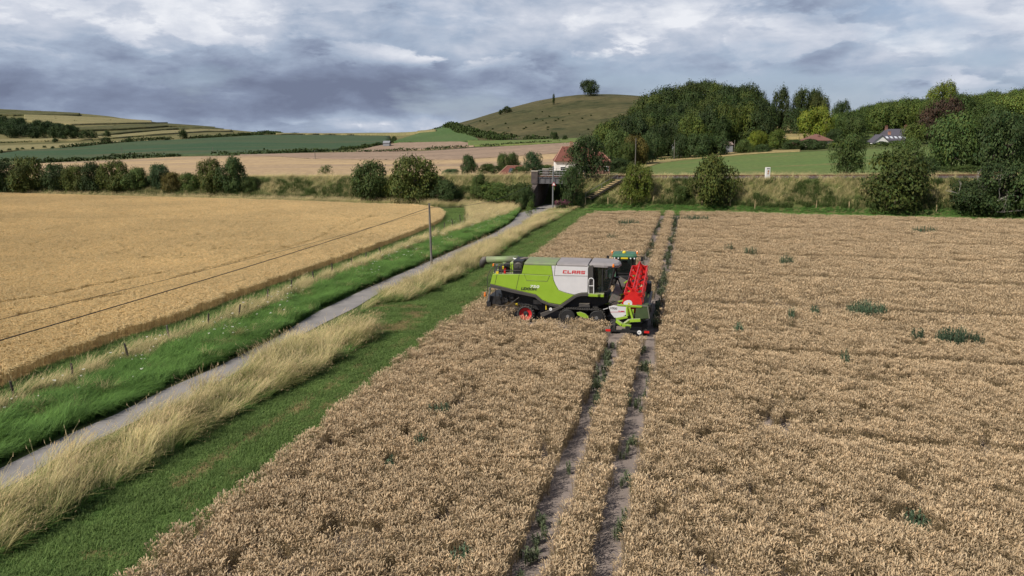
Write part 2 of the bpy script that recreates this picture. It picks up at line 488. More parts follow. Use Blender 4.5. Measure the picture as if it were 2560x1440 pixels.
# ------------------------------------------------------------------ terrain: one sheet to the horizon
def build_terrain():
    ys = np.concatenate([np.linspace(-60, 120, 46), np.exp(np.linspace(math.log(122), math.log(3500), 330))])
    us = np.linspace(-1, 1, 321)
    V, Fc = [], []
    for y in ys:
        w = max(190.0, 1.28 * y)
        x = us * w
        z = ground_z(x, np.full_like(x, y))
        V.append(np.stack([x, np.full_like(x, y), z], 1))
    V = np.concatenate(V)
    n, m = len(us), len(ys)
    i = np.arange(m - 1)[:, None] * n + np.arange(n - 1)[None, :]
    Fc = np.stack([i, i + 1, i + n + 1, i + n], -1).reshape(-1, 4)
    me = np_mesh('ground', V, Fc, None, True)
    me.materials.append(M['ground']); me.materials.append(M['downland']); me.materials.append(M['hillgrass'])
    c = V[Fc].mean(1)
    px, py = project(c[:, 0], np.maximum(c[:, 1], 5), c[:, 2])
    mi = np.zeros(len(Fc), int)
    mi[(c[:, 1] > 420)] = 1
    u = c[:, 0] / np.maximum(c[:, 1], 1)
    uL, uR = ue(1125, 380)[0], ue(1950, 380)[0]
    mi[(c[:, 1] > 400) & (u > uL)] = 2
    me.polygons.foreach_set('material_index', mi)
    o = link_mesh('ground', me)
    tag(o, 'rolling farmland ground of valley floor and grassy downs reaching the skyline', 'ground', kind='structure')
build_terrain()

def sheet(name, pts, z, mat_, label, cat, kind='structure'):
    tri = tessellate_polygon([[Vector((x, y, 0)) for x, y in pts]])
    o = link_mesh(name, np_mesh(name, [(x, y, z) for x, y in pts], tri, mat_))
    # keep faces looking up
    import bmesh
    bm = bmesh.new(); bm.from_mesh(o.data)
    for f in bm.faces:
        f.normal_update()
        if f.normal.z < 0: f.normal_flip()
    bm.to_mesh(o.data); bm.free()
    return tag(o, label, cat, kind=kind)
def gp(pts, z=0.0): return [gz(a, b, z) for a, b in pts]
def inside(poly, x, y):
    r = np.zeros(len(x), bool)
    n = len(poly)
    for i in range(n):
        x0, y0 = poly[i]; x1, y1 = poly[(i + 1) % n]
        c = ((y0 > y) != (y1 > y))
        if y0 == y1: continue
        r ^= c & (x < (x1 - x0) * (y - y0) / (y1 - y0) + x0)
    return r

# outlines, read as the places where these edges lie on the flat valley floor
ROAD_L = [(-1100, 1840), (-260, 1330), (0, 1173), (175, 1086), (292, 1036), (417, 973), (542, 919), (683, 848), (797, 779), (916, 722), (1032, 672), (1148, 621), (1233, 585), (1278, 558), (1290, 543), (1296, 534)]
ROAD_R = [(-1100, 1920), (-260, 1390), (0, 1226), (54, 1203), (125, 1156), (233, 1106), (375, 1037), (471, 1000), (625, 912), (717, 858), (811, 808), (892, 768), (945, 735), (1068, 682), (1198, 614), (1303, 566), (1322, 549), (1336, 538)]
g_l, g_r = gp(ROAD_L), gp(ROAD_R)
end_l, end_r = rail_xy(TB - 2.0, -2.5), rail_xy(TB + 1.6, -2.5)
road_poly = g_l + [end_l, rail_xy(TB - 2.0, 30), rail_xy(TB + 1.6, 30), end_r] + g_r[::-1]
sheet('lane', road_poly, 0.030, M['road'], 'narrow grey tarmac lane running from the foreground to the railway bridge', 'lane')

BARLEY = [(-1500, 1660), (0, 972), (104, 923), (208, 888), (312, 847), (451, 806), (590, 750), (799, 675), (952, 621), (1057, 579), (1100, 558), (1111, 543), (1092, 530), (1040, 522), (916, 519), (776, 513), (600, 507), (250, 498), (0, 491), (-700, 478), (-2400, 470)]
barley_poly = gp(BARLEY)
sheet('barley_ground', barley_poly, 0.012, M['barley_soil'], 'golden ground under the ripe barley on the far side of the lane', 'field')

WHEAT_T = [(230, 1490), (317, 1436), (417, 1348), (600, 1228), (792, 1069), (1000, 894), (1110, 812), (1182, 762), (1335, 638), (1400, 590), (1462, 541), (1490, 533), (1560, 530), (1700, 531), (1900, 535), (2100, 541), (2560, 552), (3300, 570), (3300, 1800), (0, 1900), (120, 1600)]
wheat_poly = gp(WHEAT_T, 0.55)
sheet('wheat_ground', wheat_poly, 0.014, M['soil'], 'bare greyish soil showing in the wheel tracks through the wheat', 'field')

TALL_R = [(-300, 1530), (0, 1405), (104, 1340), (250, 1243), (400, 1160), (458, 1122), (583, 1046), (742, 962), (850, 903), (918, 856)]
TALL2_R = [(935, 762), (1015, 757), (1085, 725), (1190, 675), (1243, 640), (1321, 584), (1391, 549), (1440, 520)]
tall1_poly = gp(ROAD_R[1:10], 0.42) + gp([(770, 850), (900, 820), (930, 858)]) + gp(TALL_R[::-1])
tall2_poly = gp([(885, 776), (945, 735), (1068, 680), (1198, 612), (1303, 564), (1330, 541), (1380, 520), (1440, 512)], 0.42) + gp(TALL2_R[::-1])
mown_poly = gp([(-300, 1540)] + TALL_R[1:] + [(905, 812), (880, 790), (930, 768)] + TALL2_R + [(1600, 527), (2100, 537), (2560, 548), (3300, 566), (3300, 585), (2560, 560), (2100, 548), (1700, 538), (1500, 540), (1470, 548), (1335, 652), (1182, 780), (1110, 830), (1000, 915), (792, 1090), (600, 1250), (417, 1370), (317, 1460), (150, 1580)])
sheet('mown_grass_strip', mown_poly, 0.022, M['mown'], 'mown green grass strip along the left edge of the wheat', 'grass strip')

def band(name, near, far, mat_, label, cat, rows=14, n=90, lift=0.30, ymin=170):
    """a field lying on the terrain between two edges seen in the photograph"""
    x0 = max(near[0][0], far[0][0]); x1 = min(near[-1][0], far[-1][0])
    V, Fc = [], []
    A, B = [], []
    for x in np.linspace(x0, x1, n):
        A.append(at(x, np.interp(x, [p[0] for p in near], [p[1] for p in near]), ymin)[:2])
        B.append(at(x, np.interp(x, [p[0] for p in far], [p[1] for p in far]), ymin)[:2])
    A, B = np.array(A), np.array(B)
    # ragged rather than ruled edges
    for E, sd in ((A, 1), (B, 2)):
        j = (fbm(np.linspace(0, n / 4, n), np.zeros(n), sd + len(label)) - 0.5)
        E[:, 1] += j * E[:, 1] * 0.006
    A = np.concatenate([A[:1], A, A[-1:]]); B = np.concatenate([B[:1], B, B[-1:]])
    n += 2
    for r in [0] + list(np.linspace(0, 1, rows)) + [1]:
        P = A * (1 - r) + B * r
        l = np.full(n, lift) + P[:, 1] * 0.0009
        l[0] = l[-1] = -0.8
        if len(V) == 0 or len(V) == rows + 1: l[:] = -0.8      # the rim dips into the terrain
        z = ground_z(P[:, 0], P[:, 1]) + l
        V.append(np.stack([P[:, 0], P[:, 1], z], 1))
    rows += 2
    V = np.concatenate(V)
    i = np.arange(rows - 1)[:, None] * n + np.arange(n - 1)[None, :]
    Fc = np.stack([i, i + 1, i + n + 1, i + n], -1).reshape(-1, 4)
    o = link_mesh(name, np_mesh(name, V, Fc, mat_, True))
    return tag(o, label, cat, kind='structure')

# gold stubble straight behind the railway
band('stubble_field', [(-400, 470), (1480, 462)], [(-400, 440), (0, 416), (160, 408), (300, 402), (450, 394), (600, 391), (690, 393), (790, 400), (1000, 403), (1150, 402), (1250, 396), (1400, 386), (1480, 384)], M['gold'],
     'broad golden stubble field straight behind the railway bank', 'field', rows=20, lift=0.15, ymin=185)
band('brown_field', [(600, 391), (690, 393), (790, 399), (1000, 402), (1150, 401), (1250, 395), (1400, 385), (1500, 381)], [(600, 389), (760, 385), (900, 383), (1060, 380), (1200, 371), (1300, 366), (1420, 359), (1500, 356)], M['brown'],
     'long brown harvested field above the golden stubble', 'field', lift=0.2)
band('small_brown_field', [(890, 381), (1000, 378), (1100, 373), (1185, 367)], [(890, 380), (940, 368), (1000, 359), (1100, 357), (1150, 356), (1185, 362)], M['brown'],
     'small brown field wedged below the green slope', 'field', lift=0.25)
band('green_crop_field', [(-300, 412), (0, 403), (100, 404), (300, 396), (450, 391), (600, 387), (820, 379), (975, 361)], [(-300, 400), (0, 387), (60, 378), (137, 374), (191, 369), (254, 364), (328, 357), (459, 351), (547, 346), (656, 340), (800, 340), (975, 342)], M['green'],
     'dark green crop field stretching below the far left downs', 'field', rows=24, lift=0.35)
band('green_slope', [(985, 358), (1160, 356), (1195, 352)], [(985, 356), (1050, 335), (1120, 318), (1150, 330), (1180, 344), (1195, 351)], M['slope'],
     'green triangular pasture rising to the foot of the round hill', 'field', rows=20, lift=0.5)
band('green_flat', [(1170, 367), (1300, 364), (1420, 357), (1530, 352)], [(1170, 354), (1300, 353), (1420, 349), (1530, 343)], M['pasture'],
     'strip of green pasture along the foot of the round hill', 'field', lift=0.3)
band('pale_slope_field', [(-200, 392), (0, 383), (60, 378), (137, 374), (191, 369), (254, 364), (300, 358)], [(-200, 380), (0, 368), (60, 366), (137, 363), (191, 360), (254, 358), (300, 355)], M['palefield'],
     'pale grassy field strip between two hedge lines on the left slope', 'field', lift=0.5)
band('pale_terrace', [(-200, 368), (0, 358), (100, 355), (200, 352), (300, 346), (400, 338), (520, 330), (580, 330)], [(-200, 362), (0, 352), (100, 350), (200, 347), (300, 340), (400, 330), (520, 325), (580, 327)], M['palefield'],
     'pale grass terrace below the wood on the left hill', 'field', lift=0.6)
band('upper_pale_field', [(60, 305), (180, 314), (250, 312), (350, 310), (420, 309)], [(60, 290), (180, 293), (250, 297), (350, 303), (420, 306)], M['palefield'],
     'pale field high on the left hill above the wood', 'field', lift=0.8)
for nm, nr, fr, lb in (('scrub_terrace', [(180, 330), (300, 326), (420, 318), (560, 325)], [(180, 322), (300, 317), (420, 312), (560, 322)], 'upper dark scrubby terrace bank on the left hill'),
                       ('scrub_terrace', [(240, 343), (330, 333), (440, 325), (560, 327)], [(240, 339), (330, 329), (440, 322), (560, 325)], 'lower dark scrubby terrace bank on the left hill'),
                       ('scrub_terrace', [(-200, 293), (0, 290), (100, 291), (200, 290)], [(-200, 276), (0, 278), (100, 281), (200, 286)], 'dark heathy crest of the left hill above the pale field')):
    band(nm, nr, fr, M['scrubline'], lb, 'hillside', lift=0.9)
band('meadow', [(1555, 458), (1620, 458), (1900, 458), (2200, 458), (2400, 460), (2900, 460)], [(1555, 448), (1600, 428), (1650, 411), (1720, 401), (1900, 386), (2100, 377), (2230, 373), (2400, 362), (2560, 340), (2900, 330)], M['pasture'],
     'smooth green meadow rising beyond the railway on the right', 'field', rows=24, lift=0.08, ymin=150)
band('dry_margin', [(1560, 446), (1600, 427), (1650, 410), (1720, 400), (1900, 385), (2000, 380)], [(1560, 436), (1600, 415), (1650, 394), (1720, 391), (1900, 378), (2000, 376)], M['drygrass'],
     'strip of dry uncut grass along the top of the green meadow', 'field', lift=0.12, ymin=150)
band('dry_hillside', [(1880, 352), (1930, 350), (2010, 348), (2090, 335)], [(1880, 318), (1930, 298), (2010, 300), (2090, 312)], M['drygrass'],
     'dry tan grass clearing on the slope between the two woods', 'field', lift=0.4)
band('skyline_field', [(690, 340), (800, 339), (1000, 340), (1090, 332)], [(690, 337), (800, 336.5), (1000, 334.5), (1090, 329)], M['palefield'], 'pale distant grassland along the skyline gap', 'field', lift=1.2)

# ------------------------------------------------------------------ railway bank, track, bridge
def bank_mesh(t0, t1, label):
    ts = np.linspace(t0, t1, max(2, int(abs(t1 - t0) / 1.6)))
    prof = [0, 1, 2, 3.2, 4.5, 5.8, 7, 7.8, 12.0, 12.5, 15, 19, 26]
    V = []
    for t in ts:
        for q in prof:
            x, y = rail_xy(t, q)
            zt = float(ztop(t))
            z = zt * (min(q / 7, 1) ** 1.15) if q < 12.5 else max(zt - (q - 12.5) * 0.45, -0.3)
            if 0 < q < 7: z += (float(fbm(x / 3, y / 3, 11)) - 0.5) * 0.6
            V.append((x, y, z))
    n, m = len(prof), len(ts)
    Fc = [(i * n + k, (i + 1) * n + k, (i + 1) * n + k + 1, i * n + k + 1) for i in range(m - 1) for k in range(n - 1)]
    for e in (0, m - 1): Fc.append(tuple(e * n + k for k in range(n)))
    me = np_mesh('railway_bank', V, Fc, M['bank'], False)
    o = link_mesh('railway_bank', me)
    tag(o, label, 'embankment', kind='structure')
bank_mesh(-215, TB - HW - 0.55, 'overgrown grassy railway embankment left of the bridge')
bank_mesh(TB + HW + 0.55, 190, 'dry grassy railway embankment right of the bridge')

def along(t0, t1, q0, q1, z, thick, step=4.0):
    mb = MB()
    n = int((t1 - t0) / step) + 1
    for a, b in zip(np.linspace(t0, t1, n + 1)[:-1], np.linspace(t0, t1, n + 1)[1:]):
        P = [(*rail_xy(t, q), float(ztop(t)) + z + dz) for dz in (0, thick) for t, q in ((a, q0), (b, q0), (b, q1), (a, q1))]
        mb.add(P, [(0, 3, 2, 1), (4, 5, 6, 7), (0, 1, 5, 4), (1, 2, 6, 5), (2, 3, 7, 6), (3, 0, 4, 7)])
    return mb
M['rust'] = mat('rusty_steel', (0.16, 0.085, 0.055), 0.8, 0.3, var=0.4)
M['sleeper'] = mat('sleeper_wood', (0.11, 0.085, 0.065), 0.9, var=0.4)
trk = empty('railway_track', (*rail_xy(0, 9.8), 4.5), 0, 'single railway track on dark ballast along the top of the embankment', 'railway track')
def child_world(o, root):                # keep world-built vertices when parented
    o.parent = root
    o.location = -Vector(root.location)
along(-210, 185, 8.0, 11.8, 0.02, 0.22).build('ballast', M['ballast'], None)
child_world(bpy.data.objects['ballast'], trk)
sl = MB()
for t in np.arange(-120, 120, 0.7):
    c = Vector((*rail_xy(t, 9.9), float(ztop(t)) + 0.30))
    sl.box(c, (0.25, 2.5, 0.12), Matrix.Rotation(math.atan2(RD[1], RD[0]), 3, 'Z'))
child_world(sl.build('sleepers', M['sleeper']), trk)
for q in (9.15, 10.6):
    child_world(along(-210, 185, q, q + 0.08, 0.36, 0.15).build('rail', M['rust']), trk)

def brick_mat(name, c1, c2, mortar):
    m, nt, b = mat_base(name)
    t = nd(nt, 'ShaderNodeTexCoord')
    mp = nd(nt, 'ShaderNodeMapping'); mp.inputs['Rotation'].default_value = (R(90), 0, 0)
    nt.links.new(t.outputs['Object'], mp.inputs[0])
    br = nd(nt, 'ShaderNodeTexBrick', i_Scale=1.0)
    br.inputs['Color1'].default_value = (*c1, 1); br.inputs['Color2'].default_value = (*c2, 1); br.inputs['Mortar'].default_value = (*mortar, 1)
    br.inputs['Brick Width'].default_value = 0.225; br.inputs['Row Height'].default_value = 0.075; br.inputs['Mortar Size'].default_value = 0.008
    nt.links.new(mp.outputs[0], br.inputs['Vector'])
    n = nd(nt, 'ShaderNodeTexNoise', i_Scale=1.2, i_Detail=6)
    nt.links.new(t.outputs['Object'], n.inputs['Vector'])
    nt.links.new(mixc(nt, 1.0, br.outputs[0], ramp(nt, n.outputs['Fac'], [(0.3, (0.55,) * 3), (0.7, (1.1,) * 3)]), 'MULTIPLY'), b.inputs['Base Color'])
    b.inputs['Roughness'].default_value = 0.9
    return m
M['brick'] = brick_mat('bridge_brick', (0.115, 0.078, 0.07), (0.085, 0.07, 0.07), (0.12, 0.11, 0.10))
M['redbrick'] = brick_mat('red_brick', (0.26, 0.105, 0.07), (0.21, 0.09, 0.065), (0.25, 0.2, 0.17))
M['coping'] = mat('stone_coping', (0.42, 0.37, 0.30), 0.9, scale=4, var=0.35)
M['girder'] = mat('grey_girder', (0.135, 0.13, 0.135), 0.6, 0.2, var=0.3)
M['railing'] = mat('galvanised_railing', (0.27, 0.27, 0.27), 0.5, 0.5, var=0.2)
bz = float(ztop(TB))
bx, by = rail_xy(TB, 0)
br_root = empty('railway_bridge', (bx, by, 0), math.atan2(RD[1], RD[0]), 'brick and steel girder railway bridge over the lane with pipe railings', 'bridge')
# local frame: x along the line, y across it (0 at the foot of the bank)
for s in (-1, 1):
    mb = MB()
    x = s * (HW + 0.45)
    mb.box((x, 9.6, bz / 2 - 0.35), (0.9, 9.6, bz - 0.7))                 # abutment wall
    wing = [(s * (HW + 0.002), 4.80), (s * (HW + 0.9), 4.80), (s * (HW + 1.5), 2.4), (s * (HW + 0.85), 2.3)]
    n0 = [(a, b, -0.2) for a, b in wing]
    n1 = [(wing[0][0], wing[0][1], bz - 0.75), (wing[1][0], wing[1][1], bz - 0.75), (wing[2][0], wing[2][1], 1.6), (wing[3][0], wing[3][1], 1.6)]
    mb.add(n0 + n1, [(0, 1, 2, 3), (7, 6, 5, 4), (0, 4, 5, 1), (1, 5, 6, 2), (2, 6, 7, 3), (3, 7, 4, 0)])
    mb.build('abutment', M['brick'], br_root)
    for y in (4.95, 14.2):
        p = MB(); p.box((s * (HW + 0.55), y, bz - 0.7 + 1.05), (1.16, 0.85, 2.1)); po = p.build('pier', M['brick'], br_root)
        c = MB(); c.box((s * (HW + 0.55), y, bz + 1.49), (1.3, 1.0, 0.18)); c.build('coping', M['coping'], po, bevel=0.03)
for y in (5.0, 14.1):
    g = MB(); g.box((0, y, bz - 0.13), (2 * HW - 0.08, 0.30, 0.95)); g.box((0, y, bz + 0.37), (2 * HW - 0.06, 0.55, 0.06)); g.box((0, y, bz - 0.63), (2 * HW - 0.06, 0.55, 0.06))
    for k in np.linspace(-2.3, 2.3, 6): g.box((k, y - 0.2, bz - 0.13), (0.05, 0.14, 0.9))
    g.build('girder', M['girder'], br_root)
    r = MB()
    for z in (0.75, 1.2, 1.65): r.tube([(-HW + 0.05, y, bz + z), (HW - 0.05, y, bz + z)], 0.035, 6)
    for k in np.linspace(-2.4, 2.4, 5): r.tube([(k, y, bz + 0.4), (k, y, bz + 1.66)], 0.035, 6)
    r.build('railing', M['railing'], br_root)
d = MB(); d.box((0, 9.5, bz - 0.15), (2 * HW - 0.1, 8.6, 0.3)); d.build('deck', M['girder'], br_root)

# steps up the bank
M['wood_new'] = mat('pale_timber', (0.46, 0.35, 0.19), 0.8, scale=5, var=0.3)
M['wood_old'] = mat('weathered_timber', (0.20, 0.18, 0.155), 0.9, scale=6, var=0.45, bump=0.4)
M['wood_dark'] = mat('dark_timber', (0.085, 0.07, 0.055), 0.9, scale=6, var=0.45)
a = np.array(at(1470, 503)); b = np.array(at(1550, 455))
st = empty('bank_steps', tuple(a), 0, 'pale timber steps with a handrail climbing the bank beside the bridge', 'steps')
D = Vector(b - a); perp = Vector((D.y, -D.x, 0)).normalized()
n = 11
for i in range(n):
    tr = MB(); c = D * ((i + 0.5) / n) + Vector((0, 0, 0.42))
    q = Vector((perp.x, perp.y, 0)).to_track_quat('X', 'Z').to_matrix()
    tr.box(c, (1.35, 0.62, 0.12), q)
    tr.build('tread', M['wood_new'], st)
for s in (-0.74, 0.74):
    m_ = MB(); m_.bar(perp * s + Vector((0, 0, 0.32)), D + perp * s + Vector((0, 0, 0.32)), 0.07, 0.3); m_.build('stringer', M['wood_dark'], st)
hr = MB(); o_ = perp * -0.8
hr.tube([o_ + Vector((0, 0, 1.25)), o_ + D + Vector((0, 0, 1.25))], 0.035, 6)
for k in (0, 0.5, 1): hr.tube([o_ + D * k, o_ + D * k + Vector((0, 0, 1.27))], 0.04, 6)
hr.build('handrail', M['railing'], st)
# ------------------------------------------------------------------ tufts of crop and grass (stuff): small meshes scattered by geometry nodes
def ribbon(V, Fc, C, base, dirv, h, w, bend, col, col2, seg=3, face=None, lat0=0.0):
    """a tapering blade that leaves BASE upwards and bends over along DIRV"""
    d = Vector((dirv[0], dirv[1], 0)).normalized()
    sd = Vector((-d.y, d.x, 0)) if face is None else Vector(face)
    i0 = len(V)
    for k in range(seg + 1):
        t = k / seg
        a = bend * t * t
        p = Vector(base) + d * (lat0 * t * h + math.sin(a) * h * t * 0.85) + Vector((0, 0, h * t * math.cos(a * 0.75)))
        ww = w * (1 - 0.85 * t) / 2
        V += [p - sd * ww, p + sd * ww]
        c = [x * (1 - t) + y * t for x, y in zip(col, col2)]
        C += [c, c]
    for k in range(seg):
        a = i0 + 2 * k
        Fc.append((a, a + 1, a + 3, a + 2))
    return Vector(V[-1])

def src(name, V, Fc, C, mat_):
    me = np_mesh(name, V, Fc, mat_, False, np.array(C))
    return bpy.data.objects.new(name, me)        # never linked to the scene itself: only scattered

def vary(c, a):
    k = random.uniform(1 - a, 1 + a)
    g = random.uniform(-a, a) * 0.25
    return [max(0, c[0] * k * (1 + g)), c[1] * k, max(0, c[2] * k * (1 - g))]

def wheat_tuft(name, n, lx, ly, h, mat_, ear, stem, droop=(0.6, 2.2), earlen=0.10, earw=0.018, awn=False, wind=None):
    V, Fc, C = [], [], []
    for _ in range(n):
        x, y = random.uniform(-lx, lx) / 2, random.uniform(-ly, ly) / 2
        hh = h * random.uniform(0.86, 1.1)
        a = random.uniform(0, 6.28) if wind is None else random.gauss(wind, 0.5)
        d = (math.cos(a), math.sin(a))
        cs = vary(stem, 0.18); ce = vary(ear, 0.2)
        tip = Vector((x + d[0] * hh * 0.12, y + d[1] * hh * 0.12, hh))
        f = random.uniform(0, 3.14); fx = Vector((math.cos(f), math.sin(f), 0)) * 0.0038
        b = Vector((x, y, 0)); m = (b + tip) / 2 + Vector((0, 0, 0.02))
        i = len(V)
        V += [b - fx, b + fx, tip - fx * 0.7, tip + fx * 0.7]; C += [cs] * 4
        Fc.append((i, i + 1, i + 3, i + 2))
        # nodding ear: two bends, flattened kite, crossed once
        dr = random.uniform(*droop); L = earlen * random.uniform(0.85, 1.2)
        pts = [tip]; dirn = Vector((d[0] * 0.25, d[1] * 0.25, 0.97))
        for k in range(3):
            ang = dr * (k + 1) / 3
            pts.append(pts[-1] + Vector((d[0] * math.sin(ang), d[1] * math.sin(ang), math.cos(ang))) * L / 3)
        sdv = Vector((-d[1], d[0], 0)); up = Vector((0, 0, 1)) * 0.7 + Vector((d[0], d[1], 0)) * 0.7
        for wv in (sdv, up):
            i = len(V)
            for k, p in enumerate(pts):
                w = earw / 2 * (0.55, 1.0, 0.9, 0.3)[k]
                V += [p - wv * w, p + wv * w]; C += [ce, ce]
            for k in range(3): Fc.append((i + 2 * k, i + 2 * k + 1, i + 2 * k + 3, i + 2 * k + 2))
        if awn:
            i = len(V)
            for s in (-1, 1):
                q = pts[-1] + Vector((d[0], d[1], -0.25)) * 0.09 + sdv * s * 0.03
                i = len(V); V += [pts[1], pts[2], q]; C += [ce] * 3; Fc.append((i, i + 1, i + 2))
        if random.random() < 0.55:              # dry leaf
            zz = hh * random.uniform(0.35, 0.75)
            a2 = random.uniform(0, 6.28)
            ribbon(V, Fc, C, (x, y, zz), (math.cos(a2), math.sin(a2)), hh * 0.3, 0.014, 2.0, cs, vary(stem, 0.3), 2)
    return src(name, V, Fc, C, mat_)

def grass_tuft(name, n, r, h, w, c0, c1, mat_, lean=None, leanamt=0.5, bend=(0.3, 1.2), hv=0.35, seg=3, seed_head=None):
    V, Fc, C = [], [], []
    for _ in range(n):
        a = random.uniform(0, 6.28); q = r * math.sqrt(random.random())
        x, y = q * math.cos(a), q * math.sin(a)
        if lean is None: d = random.uniform(0, 6.28)
        else: d = random.gauss(lean, 0.45)
        hh = h * random.uniform(1 - hv, 1 + hv * 0.6)
        t = ribbon(V, Fc, C, (x, y, 0), (math.cos(d), math.sin(d)), hh, w * random.uniform(0.7, 1.3), random.uniform(*bend), vary(c0, 0.2), vary(c1, 0.2), seg, lat0=0.0 if lean is None else leanamt * random.uniform(0.4, 1.3))
        if seed_head and random.random() < 0.5:
            i = len(V); k = 0.012
            V += [t + Vector((-k, 0, -0.03)), t + Vector((k, 0, -0.03)), t + Vector((math.cos(d) * 0.06, math.sin(d) * 0.06, 0.09))]
            C += [vary(seed_head, 0.15)] * 3; Fc.append((i, i + 1, i + 2))
    return src(name, V, Fc, C, mat_)

def kit(name, objs):
    c = bpy.data.collections.new(name)
    for o in objs: c.objects.link(o)
    return c

def scatter_group(coll, smin, smax, turn):
    g = bpy.data.node_groups.new('scatter_' + coll.name, 'GeometryNodeTree')
    g.interface.new_socket('Geometry', in_out='INPUT', socket_type='NodeSocketGeometry')
    g.interface.new_socket('Geometry', in_out='OUTPUT', socket_type='NodeSocketGeometry')
    N = g.nodes
    gi, go = N.new('NodeGroupInput'), N.new('NodeGroupOutput')
    ip = N.new('GeometryNodeInstanceOnPoints')
    ci = N.new('GeometryNodeCollectionInfo')
    ci.inputs[0].default_value = coll
    ci.inputs['Separate Children'].default_value = True
    ci.inputs['Reset Children'].default_value = True
    ip.inputs['Pick Instance'].default_value = True
    ri = N.new('FunctionNodeRandomValue'); ri.data_type = 'INT'
    mn, mx = [s for s in ri.inputs if s.type == 'INT' and s.name in ('Min', 'Max')]
    mn.default_value, mx.default_value = 0, max(len(coll.objects) - 1, 0)
    L = g.links
    L.new(gi.outputs[0], ip.inputs['Points'])
    L.new(ci.outputs[0], ip.inputs['Instance'])
    L.new([s for s in ri.outputs if s.type == 'INT'][0], ip.inputs['Instance Index'])
    def na(nm):
        n = N.new('GeometryNodeInputNamedAttribute'); n.data_type = 'FLOAT'; n.inputs[0].default_value = nm
        return n.outputs[0]
    cx = N.new('ShaderNodeCombineXYZ'); L.new(na('rot'), cx.inputs[2])
    L.new(na('tlt'), cx.inputs[0])
    er = N.new('FunctionNodeEulerToRotation'); L.new(cx.outputs[0], er.inputs[0])
    L.new(er.outputs[0], ip.inputs['Rotation'])
    cs = N.new('ShaderNodeCombineXYZ')
    s1 = na('scl'); s2 = na('sclz')
    L.new(s1, cs.inputs[0]); L.new(s1, cs.inputs[1]); L.new(s2, cs.inputs[2])
    L.new(cs.outputs[0], ip.inputs['Scale'])
    L.new(ip.outputs[0], go.inputs[0])
    return g
_groups = {}
N_INST = [0]
def scatter(name, coll, x, y, z, rot, scl, sclz, label, cat, tlt=None):
    me = bpy.data.meshes.new(name)
    P = np.stack([x, y, z], 1).astype(np.float32)
    me.vertices.add(len(P))
    me.vertices.foreach_set('co', P.ravel())
    for nm, a in (('rot', rot), ('scl', scl), ('sclz', sclz), ('tlt', np.zeros(len(P)) if tlt is None else tlt)):
        at_ = me.attributes.new(nm, 'FLOAT', 'POINT')
        at_.data.foreach_set('value', np.broadcast_to(a, len(P)).astype(np.float32))
    o = link_mesh(name, me)
    if coll.name not in _groups: _groups[coll.name] = scatter_group(coll, 0, 0, 0)
    m = o.modifiers.new('scatter', 'NODES'); m.node_group = _groups[coll.name]
    N_INST[0] += len(P)
    return tag(o, label, cat, kind='stuff')

def visible(x, y, m=650):
    px, py = project(x, np.maximum(y, 3), np.zeros_like(x))
    return (y > 12) & (px > -m) & (px < 2560 + m) & (py < 1440 + 260)

def cand(poly, d):                       # jittered grid of d points a square metre inside a polygon
    P = np.array(poly)
    x0, y0 = P.min(0); x1, y1 = P.max(0)
    y0 = max(y0, 14); x0 = max(x0, -130); x1 = min(x1, 110)
    s = 1 / math.sqrt(d)
    gx, gy = np.meshgrid(np.arange(x0, x1, s), np.arange(y0, y1, s))
    x = gx.ravel() + rng.uniform(-0.5, 0.5, gx.size) * s
    y = gy.ravel() + rng.uniform(-0.5, 0.5, gx.size) * s
    k = visible(x, y)
    x, y = x[k], y[k]
    k = inside(poly, x, y)
    return x[k], y[k]

# --- wheat, drilled in rows along the wheel tracks
M['wheat'] = plant_mat('wheat', var=0.3, trans=0.2, loc_scale=0.35, loc_amt=0.28)
M['barley'] = plant_mat('barley', var=0.10, trans=0.2, loc_scale=0.05, loc_amt=0.28)
M['grass'] = plant_mat('grass_blades', var=0.4, trans=0.25, loc_scale=0.3, loc_amt=0.4)
EAR, STEM = (0.56, 0.425, 0.27), (0.29, 0.22, 0.125)
wheat_kit = kit('wheat_kit', [wheat_tuft('wheat_tuft', 26, 0.34, 0.18, 0.78, M['wheat'], EAR, STEM, earw=0.027, earlen=0.115) for _ in range(6)])
wheat_far = kit('wheat_far_kit', [wheat_tuft('wheat_tuft_far', 30, 0.62, 0.62, 0.76, M['wheat'], EAR, STEM, earw=0.032, earlen=0.13) for _ in range(5)])

TRAM = lambda y: 1.55 + 0.2235 * (y - 20.5)
T_ANG = math.atan2(1, 0.2235)
def tram_off(x, y): return (x - TRAM(y)) * 0.976
# machine footprints where the crop is flattened: (x, y, half length, half width, heading)
FLAT = []
def flat_mask(x, y):
    k = np.zeros(len(x), bool)
    for (fx, fy, hl, hw, a) in FLAT:
        dx_, dy_ = x - fx, y - fy
        l = dx_ * math.cos(a) + dy_ * math.sin(a); w = -dx_ * math.sin(a) + dy_ * math.cos(a)
        k |= (np.abs(l) < hl) & (np.abs(w) < hw)
    return k
U_ = np.array([0.978, -0.208]); V_ = np.array([0.208, 0.978]); C_YAW = math.atan2(-0.208, 0.978)
C_O = np.array([4.2, 50.9]) - U_ * 5.5          # combine's rear near corner on the ground
def cw(l, w): return C_O + U_ * l + V_ * w
c = cw(5.1, 0.9); FLAT.append((c[0], c[1], 4.0, 2.4, C_YAW))
c = cw(0.3, 2.0); FLAT.append((c[0], c[1], 1.0, 1.2, C_YAW))
HDR_A = math.atan2(1, 0.2)
FLAT.append((8.05, 51.9, 6.9, 1.42, HDR_A)); FLAT.append((9.3, 64.0, 3.4, 1.35, HDR_A))

